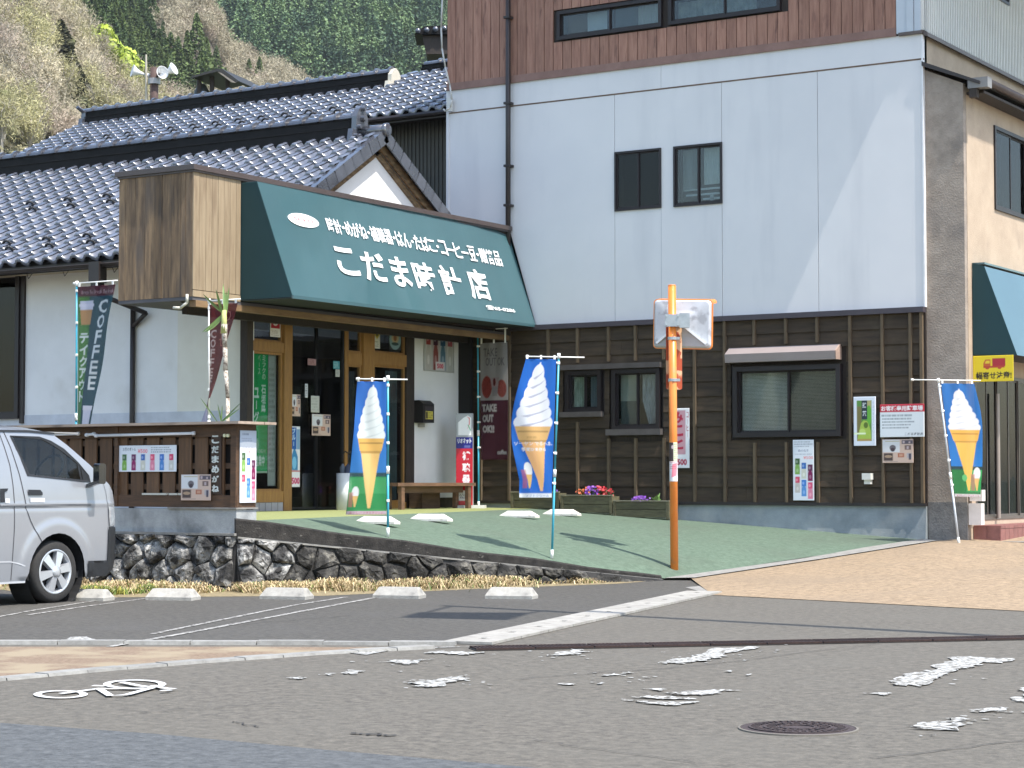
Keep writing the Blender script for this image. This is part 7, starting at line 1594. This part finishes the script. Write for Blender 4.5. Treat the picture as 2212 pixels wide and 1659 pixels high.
# leafy sprig
sp_ = PY(1418, 1086, YP + .1); t = root('leafy_sprig', tuple(sp_), 'small light green sprig in the right planter', 'plant'); mb = MB(); r = random.Random(2)
for k in range(14):
    a = r.uniform(0, 6.28); u_1 = Vector((math.cos(a), math.sin(a), r.uniform(.4, 2.2))).normalized(); v_1 = u_1.cross(Vector((0, 1, .1))).normalized(); s_ = r.uniform(.04, .085); p = sp_ + Vector((r.uniform(-.03, .03), 0, r.uniform(0, .05)))
    mb.add([p, p + u_1 * s_ + v_1 * s_ * .22, p + u_1 * s_ * 1.8, p + u_1 * s_ - v_1 * s_ * .22], [(0, 1, 2, 3)])
ob('leaves', mb, mat('light_leaf', (.22, .36, .10), (.14, .25, .06), island=.2), t)

# ================================================================== YUCCA behind the fence
yb_ = PD(493, 905, 26.3); yb_.z = 1.0; yt_ = PD(484, 700, 26.3)
t = root('yucca_plant', tuple(yb_), 'tall thin yucca with bare speckled stem and few green leaves above the fence', 'plant')
mb = MB(); pts = [yb_, PD(492, 860, 26.3), PD(487, 800, 26.3), PD(486, 750, 26.3), yt_]
for a, b, r0, r1 in zip(pts[:-1], pts[1:], (.024, .026, .032, .03), (.026, .03, .03, .04)): mb.tube(a, b, r0, r1, 8)
ob('stem', mb, mat('speckled_stem', (.55, .50, .42), (.22, .17, .13), rough=.9, scale=28, bump=.6, bscale=40, thr=(.42, .55)), t, True)
mb = MB(); mb.tube(yt_ - Vector((0, 0, .12)), yt_ + Vector((0, 0, .18)), .042, .03, 8); ob('crown', mb, mat('pale_green_crown', (.50, .52, .20), (.35, .36, .12)), t, True)
def leaf(p, q, w_, droop, mname='yucca_leaf', parent=t):
    mb = MB(); n = 7; d = q - p; sd = d.cross(_F).normalized(); vs = []
    for i in range(n + 1): u = i / n; c = p + d * u + Vector((0, 0, -droop * u * u)); ww = w_ * math.sin(math.pi * (.12 + .88 * u)) ** .7 * (1 - .2 * u) if i < n else 0; vs += [c - sd * ww, c + _F * .006, c + sd * ww]
    mb.add(vs, [(3 * i + k, 3 * i + 3 + k, 3 * i + 4 + k, 3 * i + 1 + k) for i in range(n) for k in range(2)]); ob('leaf', mb, mat(mname, (.17, .26, .07), (.10, .17, .05), rough=.4, scale=6, rn=.3), parent, True)
L0 = yt_ + Vector((0, 0, .1))
for (px, py, dz) in ((482, 612, 0), (489, 628, 0), (466, 624, 0), (438, 643, -.05), (436, 728, -.06), (441, 735, -.1), (495, 620, 0)): leaf(L0 + Vector((rnd.uniform(-.02, .02), 0, rnd.uniform(-.06, .08))), PD(px, py, 26.3 + rnd.uniform(-.2, .2)), .020, dz)
for (px, py) in ((432, 858), (470, 872), (480, 875), (522, 868), (518, 882)): leaf(PD(478 if px > 460 else 470, 912, 26.2), PD(px, py, 26.2), .010, 0)

# ================================================================== DISTANT POSTS AND ROOFS
def at60(px, py, D=62): return PD(px, py, D)
t = root('loudspeaker_pole', tuple(at60(333, 215)), 'rust brown pole carrying three white loudspeaker horns behind the far ridge', 'loudspeaker pole')
mb = MB(); mb.tube(at60(333, 330), at60(333, 146), .14, .12, n=12); ob('pole', mb, mat('rust_brown_pole', (.085, .05, .042), (.05, .03, .026), scale=3), t, True)
mb = MB(); mb.tube(at60(333, 182), at60(333, 170), .19, n=12); ob('collar', mb, flat((.30, .30, .31), .4), t)
for k_, (px, py, dx, dz) in enumerate(((300, 157, -1, .25), (345, 160, .5, .1), (364, 155, 1, .45))):
    c = at60(px, py); ax = AD(dx, -.75 if k_ == 1 else -.4).normalized() + Vector((0, 0, dz)); mb = MB(); mb.lathe(c, [(q_[0] * .62, q_[1] * .85) for q_ in [(.03, -.26), (.06, -.18), (.09, -.06), (.19, .12), (.30, .24), (.32, .25), (.27, .2), (.06, -.04)]], ax, 18); mb.tube(c - ax.normalized() * .2, c - ax.normalized() * .34, .07, n=10); ob('horn', mb, flat((.78, .78, .78), .4), t, True)
    mb = MB(); mb.tube(c - ax.normalized() * .3, at60(333, py + 6), .03, n=6); ob('bracket', mb, flat((.12, .11, .11), .5), t)
t = root('thin_mast', tuple(at60(316, 215)), 'thin pale pole standing left of the loudspeaker pole', 'pole'); mb = MB(); mb.tube(at60(317, 330), at60(315.5, 118), .045, .03, n=8); ob('mast', mb, flat((.42, .38, .30), .6), t)
# small watchtower roof
t = root('bell_tower_roof', tuple(at60(465, 195, 58)), 'small open tower with dark pitched roof above the far ridge', 'tower')
rA, rB, rC, rD = at60(412, 161, 58), at60(512, 176, 58), at60(473, 149, 58), at60(440, 152, 58)
bk_ = AD(.5, 1.6)
mb = MB(); mb.prism([at60(414, 164, 58), at60(470, 148, 58), at60(480, 148.5, 58), at60(516, 175, 58), at60(510, 178, 58), at60(476, 156, 58), at60(470, 154, 58), at60(416, 168, 58)], bk_ * 1.2); ob('roof', mb, mat('tower_roof_black', (.02, .02, .018), rough=.6), t)
mb = MB(); mb.prism([at60(470, 155, 57.9), at60(476, 157, 57.9), at60(508, 178.5, 57.9), at60(500, 178, 57.9)], bk_ * .04); ob('gable_board', mb, flat((.20, .18, .15), .8), t)
for px in (430, 458, 492): mb = MB(); mb.tube(at60(px, 320, 58.4), at60(px, 165, 58.4), .07, n=8); ob('post', mb, M_dkwood, t)
mb = MB(); mb.lathe(at60(436, 190, 58.6), [(.25, -.5), (.22, -.1), (.1, .1), (.0001, .12)], (0, 0, 1), 14); ob('bell', mb, flat((.03, .035, .03), .5), t, True)
# white cable at the corner of the tall building
pts = [(956, -10), (953, 60), (955, 105), (962, 145), (972, 185), (976, 215), (973, 232), (962, 240), (958, 236)]
mb = MB(); mb.path([PY(px, py, YW - .12) for px, py in pts], .016, 8); tag(ob('white_cable', mb, flat((.55, .54, .50), .5), None, True), 'loose white cable curving down the left corner of the tall building', 'cable')
mb = MB(); q = PY(973, 224, YW - .08); mb.box(q.x - .05, q.x + .04, q.y - .04, q.y + .02, q.z - .14, q.z + .10); tag(ob('cable_box', mb, flat((.60, .60, .56), .5)), 'small white junction box at the end of the loose cable', 'box')
# ================================================================== ROADSIDE POLE WITH ARM outside the right edge of the picture (its shadow crosses the road)
hd = Vector((sdir.x, sdir.y, 0)).normalized(); AH = 8.2; off = hd * (AH / math.tan(SUN_EL)) + Vector((0, 0, AH))
t0, t1 = PZ(958, 1309), PZ(2212, 1377); t2 = t1 + (t1 - t0).normalized() * 2.6
pb2 = t2 + off; t = root('arm_pole', (pb2.x, pb2.y, 0), 'grey roadside pole with a long arm carrying a square panel', 'pole')
mb = MB(); mb.tube((pb2.x, pb2.y, -.1), (pb2.x, pb2.y, AH + .6), .11, .09, n=16); ob('pole', mb, M_galv, t, True)
mb = MB(); mb.tube(t0 + off, t1.lerp(t0, .55) + off, .065, .085, n=12); mb.tube(t1.lerp(t0, .55) + off, t2 + off, .085, .12, n=12); ob('arm', mb, M_galv, t, True)
mb = MB(); cs4 = [PZ(858, 1334.5) + off, PZ(1086, 1340) + off, PZ(1140, 1324) + off, PZ(898, 1323) + off]; mb.prism([c - Vector((0, 0, .12)) for c in cs4], (0, 0, .05)); ob('square_panel', mb, flat((.30, .31, .31), .6), t)
for px_, a_, b_ in ((0, PZ(1120, 1327), PZ(1185, 1319)), (1, PZ(905, 1326), PZ(975, 1310))): mb = MB(); mb.tube(a_ + off - Vector((0, 0, .08)), b_ + off, .03, n=8); ob('bracket', mb, M_galv, t)

# ================================================================== HILLS
AZ = lambda px: Vector((*(AD((px - 1106) / FPX, 1).xy), 0))          # unit-depth direction of an azimuth
def crest(tab, px):
    if px <= tab[0][0]: return tab[0][1]
    for (a, b), (c, d) in zip(tab[:-1], tab[1:]):
        if px <= c: return b + (d - b) * (px - a) / (c - a)
    return tab[-1][1]
HILLS = {'A': (180, 2, 420, [(-900, -500), (-300, -330), (0, -170), (100, 10), (160, 90), (205, 150), (235, 185), (300, 225), (340, 265), (430, 320), (600, 420), (1300, 520)]),
         'B': (425, 58, 650, [(-900, -400), (0, -300), (265, -120), (425, -30), (460, 60), (500, 130), (560, 165), (625, 190), (680, 230), (780, 310), (1300, 420)]),
         'C': (720, 118, 1180, [(-1500, -400), (300, -420), (700, -330), (1000, -300), (1500, -260), (3200, -150)])}
def hz_(k, px, r):
    r0, z0, r1, tab = HILLS[k]; zc = CAMZ + (1038.5 - crest(tab, px)) / FPX * r1; t = (r - r0) / (r1 - r0)
    z = z0 + (zc - z0) * min(t, 1) - max(0, t - 1) * (r1 - r0) * .35; d = AZ(px) * r
    return z + 2.2 * noise.noise(Vector((d.x / 38, d.y / 38, 1.7))) + .8 * noise.noise(Vector((d.x / 11, d.y / 11, 4.1)))
def hp(k, px, r): d = AZ(px) * r; return Vector((d.x, d.y, hz_(k, px, r)))
def hpix(k, px, py):                      # where the sight line meets a hillside
    r0, z0, r1, tab = HILLS[k]
    for i in range(220):
        r = r0 + (r1 - r0) * i / 219
        if hz_(k, px, r) >= CAMZ + (1038.5 - py) / FPX * r: return hp(k, px, r), r
    return hp(k, px, r1), r1
M_hA = mat('leaf_litter_slope', (.13, .11, .065), (.06, .055, .03), scale=.25, detail=10, rough=.95, bump=.3, bscale=1)
M_hB = mat('bare_wood_slope', (.15, .12, .085), (.07, .058, .042), scale=.15, detail=10, rough=.95)
M_hC = mat('forest_floor_slope', (.020, .032, .020), (.012, .02, .013), scale=.1, rough=.95)
for k, m_, pr in (('A', M_hA, range(-900, 1300, 20)), ('B', M_hB, range(-900, 1300, 20)), ('C', M_hC, range(-1500, 3200, 45))):
    r0, z0, r1, tab = HILLS[k]; mb = MB(); pl = list(pr); NR = 34
    for j in range(NR + 8):
        for px in pl: mb.v.append(tuple(hp(k, px, r0 + (r1 - r0) * j / (NR - 1))))
    n = len(pl); mb.f = [(j * n + i, j * n + i + 1, (j + 1) * n + i + 1, (j + 1) * n + i) for j in range(NR + 7) for i in range(n - 1)]; mb.mi = [0] * len(mb.f)
    struct({'A': 'near_hill', 'B': 'middle_hill', 'C': 'far_hill'}[k], mb, m_, True)
# ---- tree meshes, one metre tall, numpy quads
rg = np.random.default_rng(5)
def quads(c, a, b):
    """c centre, a,b half axes (n,3) -> verts, faces"""
    v = np.stack([c - a - b, c + a - b, c + a + b, c - a + b], 1).reshape(-1, 3); n = len(c)
    return v, np.arange(4 * n).reshape(n, 4)
def unit(n):
    v = rg.normal(size=(n, 3)); return v / np.linalg.norm(v, axis=1, keepdims=True)
def conifer(nc, R=.17, base=.12, cl=.036, pw=.85):
    t = rg.random(nc) ** .9; z = base + (1 - base) * t; lay = np.sin(z * 70) * .12; rad = R * (1 - t) ** pw * (.55 + .45 * rg.random(nc) ** .5) * (1 + lay) + .006; th = rg.random(nc) * 6.283
    lump = 1 + .22 * np.sin(3 * th + 9 * z) ; rad = rad * lump
    c = np.stack([np.cos(th) * rad, np.sin(th) * rad, z - rad * .28], 1); s = cl * (.55 + .7 * rg.random(nc)) * (.6 + .6 * (1 - t))
    out = np.stack([np.cos(th), np.sin(th), -.25 - .4 * rg.random(nc)], 1) + .35 * unit(nc); out /= np.linalg.norm(out, axis=1, keepdims=True); b = np.cross(out, unit(nc)); b /= np.linalg.norm(b, axis=1, keepdims=True)
    return quads(c, out * s[:, None], b * (s * .6)[:, None])
def broad(nc, R=.36, H=.36, zc=.62, cl=.035, lumps=9):
    cs = unit(lumps) * np.array([R * .62, R * .62, H * .62]) + np.array([0, 0, zc]); rr_ = R * (.36 + .3 * rg.random(lumps)); i = rg.integers(0, lumps, nc); d = unit(nc); c = cs[i] + d * (rr_[i] * (.7 + .35 * rg.random(nc)))[:, None]
    a = np.cross(d, unit(nc)); a /= np.linalg.norm(a, axis=1, keepdims=True); b = np.cross(d, a) + .5 * unit(nc); s = cl * (.5 + rg.random(nc)); return quads(c, a * s[:, None], b * s[:, None] * .8)
def twigs(nt, R=.40, H=.42, zc=.60, w=.006, l=.075, up=.6):
    d = unit(nt); u = rg.random(nt) ** .5; lob = 1 + .3 * np.sin(3 * np.arctan2(d[:, 1], d[:, 0]) + 5 * d[:, 2]); c = d * u[:, None] * lob[:, None] * np.array([R, R, H]) + np.array([0, 0, zc]); c[:, 2] = np.maximum(c[:, 2], .10 + .3 * rg.random(nt))
    dr = d * .35 + np.array([0, 0, up]) + .75 * unit(nt); dr /= np.linalg.norm(dr, axis=1, keepdims=True); b = np.cross(dr, unit(nt)); b /= np.linalg.norm(b, axis=1, keepdims=True)
    return quads(c, dr * (l * (.5 + rg.random(nt)))[:, None], b * w)
def limbs(n=26, R=.34, H=.4, zc=.58, w=.010, seed=1):
    r = random.Random(seed); mb = MB(); mb.tube((0, 0, -.03), (.01, .0, .34), .024, .016, 6, False)
    for i in range(n):
        a = r.uniform(0, 6.28); z = r.uniform(.18, .42); e = Vector((math.cos(a) * R * r.uniform(.4, 1), math.sin(a) * R * r.uniform(.4, 1), zc + r.uniform(-.1, 1) * H * .8)); m = Vector((0, 0, z)).lerp(e, .5) + Vector((0, 0, .04)); w_ = w * r.uniform(.5, 1.1)
        mb.tube((0, 0, z), m, w_, w_ * .7, 4, False); mb.tube(m, e, w_ * .7, w_ * .25, 4, False)
        for q in range(2): e2 = m.lerp(e, r.uniform(.2, .8)); mb.tube(e2, e2 + Vector((r.uniform(-.12, .12), r.uniform(-.12, .12), r.uniform(.04, .16))), w_ * .5, w_ * .2, 3, False)
    return mb
def npmesh(name, v, f, m):
    me = bpy.data.meshes.new(name); me.from_pydata(v.tolist(), [], f.tolist()); me.materials.append(m); return me
def trunkmesh(h=.5, r=.014):
    mb = MB(); mb.tube((0, 0, -.05), (0, 0, h), r, r * .4, 6, False); return mb
M_trunk = mat('grey_brown_bark', (.22, .18, .14), (.12, .10, .08), scale=8)
M_twig = mat('pale_bare_twigs', (.50, .44, .31), (.34, .30, .205), scale=1.5, rn=.3, island=.2, rough=.9)
M_twigo = mat('olive_budding_twigs', (.46, .42, .22), (.34, .32, .16), scale=1.5, rn=.3, island=.2, rough=.9)
M_twigp = mat('pinkish_bare_twigs', (.44, .36, .28), (.32, .26, .20), scale=1.5, rn=.25, island=.2, rough=.9)
M_limb = mat('pale_limb_bark', (.50, .45, .38), (.32, .28, .23), scale=6, rn=.1)
M_con = mat('cedar_foliage', (.150, .200, .055), (.065, .105, .028), scale=.35, rn=.18, island=.35, rough=.8)
M_cond = mat('dark_cedar_foliage', (.095, .150, .042), (.040, .075, .020), scale=.35, rn=.2, island=.35, rough=.8)
M_conf = mat('far_cedar_foliage', (.135, .210, .082), (.050, .100, .048), scale=.09, detail=1, island=.2, rough=.8, thr=(.42, .58))
M_conb = mat('brown_green_conifer', (.115, .11, .045), (.055, .058, .024), scale=.4, rn=.1, island=.35)
M_lime = mat('fresh_lime_leaves', (.36, .44, .04), (.22, .29, .02), scale=.4, rn=.1, island=.3, rough=.6)
M_oli = mat('olive_evergreen_leaves', (.13, .13, .045), (.07, .075, .025), scale=.4, rn=.25, island=.3)
CON = [conifer(1500, R=.19 + .03 * i, cl=.03) for i in range(3)]; BRD = [broad(1100) for i in range(3)]
TW = [twigs(2600, R=.28 + .035 * i, H=.33 + .03 * i, w=.0034, l=.028, up=.2) for i in range(4)]; LM = [limbs(seed=i) for i in range(3)]
con_me = {m.name: [npmesh('crown', *c, m) for c in CON] for m in (M_con, M_cond, M_conb)}
brd_me = {m.name: [npmesh('crown', *c, m) for c in BRD] for m in (M_lime, M_oli)}
tw_me = {m.name: [npmesh('crown', *c, m) for c in TW] for m in (M_twig, M_twigo, M_twigp)}
tk_me = mesh('trunk', trunkmesh(.6, .013), M_trunk); lm_me = [mesh('trunk', l, M_limb) for l in LM]
rt_ = random.Random(21)
def place(p):
    x, y = projpx(p); row = 'at the top edge' if y < 60 else 'high on the slope' if y < 120 else 'halfway down the slope' if y < 180 else 'low near the roof'
    col = 'outside left of the view' if x < 0 else 'at the far left' if x < 60 else 'above the left ridge end' if x < 130 else 'left of the lone conifer line' if x < 190 else 'towards the lime trees' if x < 250 else 'left of the loudspeakers' if x < 315 else 'behind the loudspeakers' if x < 380 else 'above the small tower' if x < 520 else 'right of the tower'
    return row + ', ' + col
def tree(name, p, h, crown, trunk, label, cat='tree', group=None, wide=1.0):
    t = bpy.data.objects.new(name, None); C.objects.link(t); t.location = p; t.scale = (h * wide, h * wide, h); t.rotation_euler = (0, 0, rt_.uniform(0, 6.28)); tag(t, label, cat, group)
    for nm_, me in (('crown', crown), ('trunk', trunk)): o = bpy.data.objects.new(nm_, me); C.objects.link(o); o.parent = t
    return t
def cedar(k, px, py, hpx, m, label, wide=1.0, group=None, name='cedar_tree'):
    p, r = hpix(k, px, py); return tree(name, p, hpx * r / FPX, rt_.choice(con_me[m.name]), tk_me, label, group=group, wide=wide)
cedar('A', 122, 165, 128, M_conb, 'solitary dark brown green conifer standing on the pale near hillside', 1.8)
cedar('A', 160, 222, 92, M_conb, 'smaller dark conifer below the solitary one on the near hillside', 1.7)
for px, py, h in ((232, 212, 30), (252, 216, 34), (272, 214, 30)): cedar('A', px, py, h, M_cond, 'small dark bushy conifer just above the far ridge tiles', 1.8, 'small conifers above the ridge')
LIME = ((252, 160, 72), (274, 184, 74), (240, 138, 60), (290, 200, 66), (222, 108, 54), (205, 80, 50))
for px, py, h in LIME:
    p, r = hpix('A', px, py); h = h + max(0, crest(HILLS['A'][3], px) - py) * .85; tree('lime_leaf_tree', p, h * r / FPX, rt_.choice(brd_me[M_lime.name]), tk_me, 'bright lime green tree in fresh leaf %s along the hill edge' % {252: 'third from the top', 274: 'second from the bottom', 240: 'just above the middle', 290: 'lowest', 222: 'second from the top', 205: 'highest'}[px], group='lime green trees on the hill edge', wide=1.0)
bandP = [(150, 20), (165, -20), (330, -20), (345, 60), (362, 110), (372, 210), (330, 225), (292, 160), (235, 100), (200, 75)]
yy = 10; nb2 = 0
while yy < 260:
    xx = 150
    while xx < 380:
        x_, y_ = xx + rt_.uniform(-7, 7), yy + rt_.uniform(-6, 6)
        if inpoly((x_, y_ - 25), bandP): cedar('B', x_, y_ + 10, rt_.uniform(60, 88), rt_.choice([M_cond, M_cond, M_con]), 'steep band dark cedar ' + place(hpix('B', x_, y_ - 30)[0]), 1.15, 'dark cedars in the steep band'); nb2 += 1
        xx += 21
    yy += 19
for px, py, h, wd in ((418, 168, 148, .9), (398, 170, 112, .95), (378, 172, 100, 1), (440, 165, 92, 1.05), (430, 195, 90, 1.1), (462, 172, 80, 1), (458, 200, 74, 1.1), (352, 205, 98, 1.1), (375, 215, 84, 1.1), (408, 210, 90, 1.1), (482, 200, 60, 1.1)):
    cedar('B', px, py, h, M_con, 'tallest pointed cedar of the sunlit clump above the ridge' if h == 148 else 'sunlit green cedar %s in the clump above the small tower' % {112: 'second tallest', 100: 'left shoulder', 92: 'right shoulder', 80: 'right flank', 74: 'lowest right', 98: 'far left', 84: 'lower left', 60: 'outermost right'}.get(h, 'lower middle'), wd, None if h == 148 else 'sunlit cedars in the clump')
for px, py, h in ((533, 190, 70), (556, 192, 76)): cedar('B', px, py, h, M_con, ('left' if px < 540 else 'right') + ' one of two rounded cedars before the pale bare slope', 1.1, 'pair of rounded cedars')
# bare trees of the near hill
cnt = 0; pts_ = []
for i in range(9000):
    px = rt_.uniform(-120, 430); r = rt_.uniform(262, 424)
    ct = crest(HILLS['A'][3], px); y_ = 1038.5 - (hz_('A', px, r) - CAMZ) * FPX / r
    if y_ > 345 or y_ < -130: continue
    if any(abs(px - a) < c and b - 12 < y_ < b + 60 for a, b, c in ((122, 165, 27), (160, 222, 22), *[(q[0], q[1], 15) for q in LIME])): continue
    p = hp('A', px, r)
    if any((p - q).length < 5.4 for q in pts_): continue
    pts_.append(p); 
    if len(pts_) >= 290: break
for p in pts_:
    nv = noise.noise(Vector((p.x / 22, p.y / 22, 9))); u = rt_.random()
    if u < .10: tree('evergreen_tree', p, rt_.uniform(4.5, 6.5), rt_.choice(brd_me[M_oli.name]), tk_me, 'dull olive evergreen among bare trees ' + place(p), group='olive evergreens on the near hill')
    else:
        m = M_twigo if nv + rt_.uniform(-.25, .25) > .05 else (M_twigp if rt_.random() < .25 else M_twig); kind = {M_twigo.name: 'olive tinted', M_twigp.name: 'pinkish', M_twig.name: 'pale beige'}[m.name]
        hh = rt_.uniform(7.0, 11.0); tree('bare_tree', p, hh, rt_.choice(tw_me[m.name]), rt_.choice(lm_me), ('tall ' if hh > 9 else 'low ') + kind + ' leafless tree ' + place(p), group=kind + ' bare trees on the near hill')
# masses: undergrowth, the bare wood of the middle hill, the far cedar forest
def mass(name, k, variants, pts, hr, m, label, cat, seed, wide=1.0):
    g_ = np.random.default_rng(seed); V = []; F = []; b = 0
    for p in pts:
        v, f = variants[g_.integers(len(variants))]; h = g_.uniform(*hr); a = g_.random() * 6.283; c, s = math.cos(a), math.sin(a); R = np.array([[c, -s, 0], [s, c, 0], [0, 0, 1]])
        V.append(v @ R.T * np.array([h * wide, h * wide, h]) + np.array(p)); F.append(f + b); b += len(v)
    V = np.concatenate(V); F = np.concatenate(F); me = bpy.data.meshes.new(name); me.vertices.add(len(V)); me.vertices.foreach_set('co', V.ravel()); me.loops.add(F.size); me.loops.foreach_set('vertex_index', F.ravel()); me.polygons.add(len(F)); me.polygons.foreach_set('loop_start', np.arange(0, F.size, 4)); me.update(calc_edges=True); me.materials.append(m)
    return link(name, me, None, label=label, cat=cat, kind='stuff')
NOBARE = bandP + []
clumpP = [(345, 230), (350, 110), (395, 60), (415, 10), (435, 60), (480, 110), (500, 220)]
def scatter(k, x0, x1, r0, r1, n, dmin, ylim=(-160, 340)):
    out = []; cell = {}
    for i in range(n * 12):
        px = rt_.uniform(x0, x1); r = math.sqrt(rt_.uniform(r0 * r0, r1 * r1)); z = hz_(k, px, r); y = 1038.5 - (z - CAMZ) * FPX / r
        if not ylim[0] < y < ylim[1]: continue
        if k == 'B' and (inpoly((px, y - 40), bandP) or inpoly((px, y - 25), clumpP)): continue
        d = AZ(px) * r; key = (int(d.x / dmin), int(d.y / dmin))
        if key in cell: continue
        cell[key] = 1; out.append((d.x, d.y, z))
        if len(out) >= n: break
    return out
mass('undergrowth', 'A', [broad(120, R=.7, H=.4, zc=.3, cl=.11), twigs(160, R=.8, H=.5, zc=.4, w=.012, l=.16)], scatter('A', -120, 430, 250, 424, 1200, 2.2, (-160, 400)), (1.2, 2.6), mat('brush_olive_brown', (.20, .185, .095), (.11, .10, .05), scale=.6, island=.35), 'low brush and saplings between the trees of the near hill', 'undergrowth', 3)
LT = [twigs(1000, R=.33, H=.36, w=.006, l=.035, up=.2) for i in range(4)]
mass('bare_woodland', 'B', LT, scatter('B', 130, 760, 470, 660, 520, 4.2), (7, 10.5), M_twig, 'pale leafless woodland covering the middle hill', 'woodland', 4)
mass('bare_woodland', 'B', LT, scatter('B', 130, 760, 470, 660, 130, 9), (6, 9), M_twigp, 'pinkish leafless treetops mixed into the middle hill woodland', 'woodland', 5)
LC = [conifer(1100, R=.23 + .02 * i, cl=.024, base=.05, pw=.7) for i in range(4)]
mass('cedar_forest', 'C', LC, scatter('C', 380, 1060, 780, 1180, 480, 10.5, (-190, 230)), (20, 31), M_conf, 'dense blue green cedar forest on the far hillside', 'forest', 6)

# ================================================================== THE AIR between here and the hills
mb = MB(); mb.box(-1500, 900, -60, 1500, -1.2, 420)
hzm = bpy.data.materials.new('pale_haze'); hzm.use_nodes = True; t_ = hzm.node_tree; t_.nodes.clear(); o_ = _n(t_, 'ShaderNodeOutputMaterial'); pv = _n(t_, 'ShaderNodeVolumePrincipled'); pv.inputs['Density'].default_value = .00006; pv.inputs['Color'].default_value = (.85, .92, 1, 1); t_.links.new(pv.outputs[0], o_.inputs['Volume'])
HZ = ob('haze', mb, hzm); HZ['kind'] = 'stuff'; HZ['label'] = 'thin pale haze filling the valley'; HZ['category'] = 'haze'
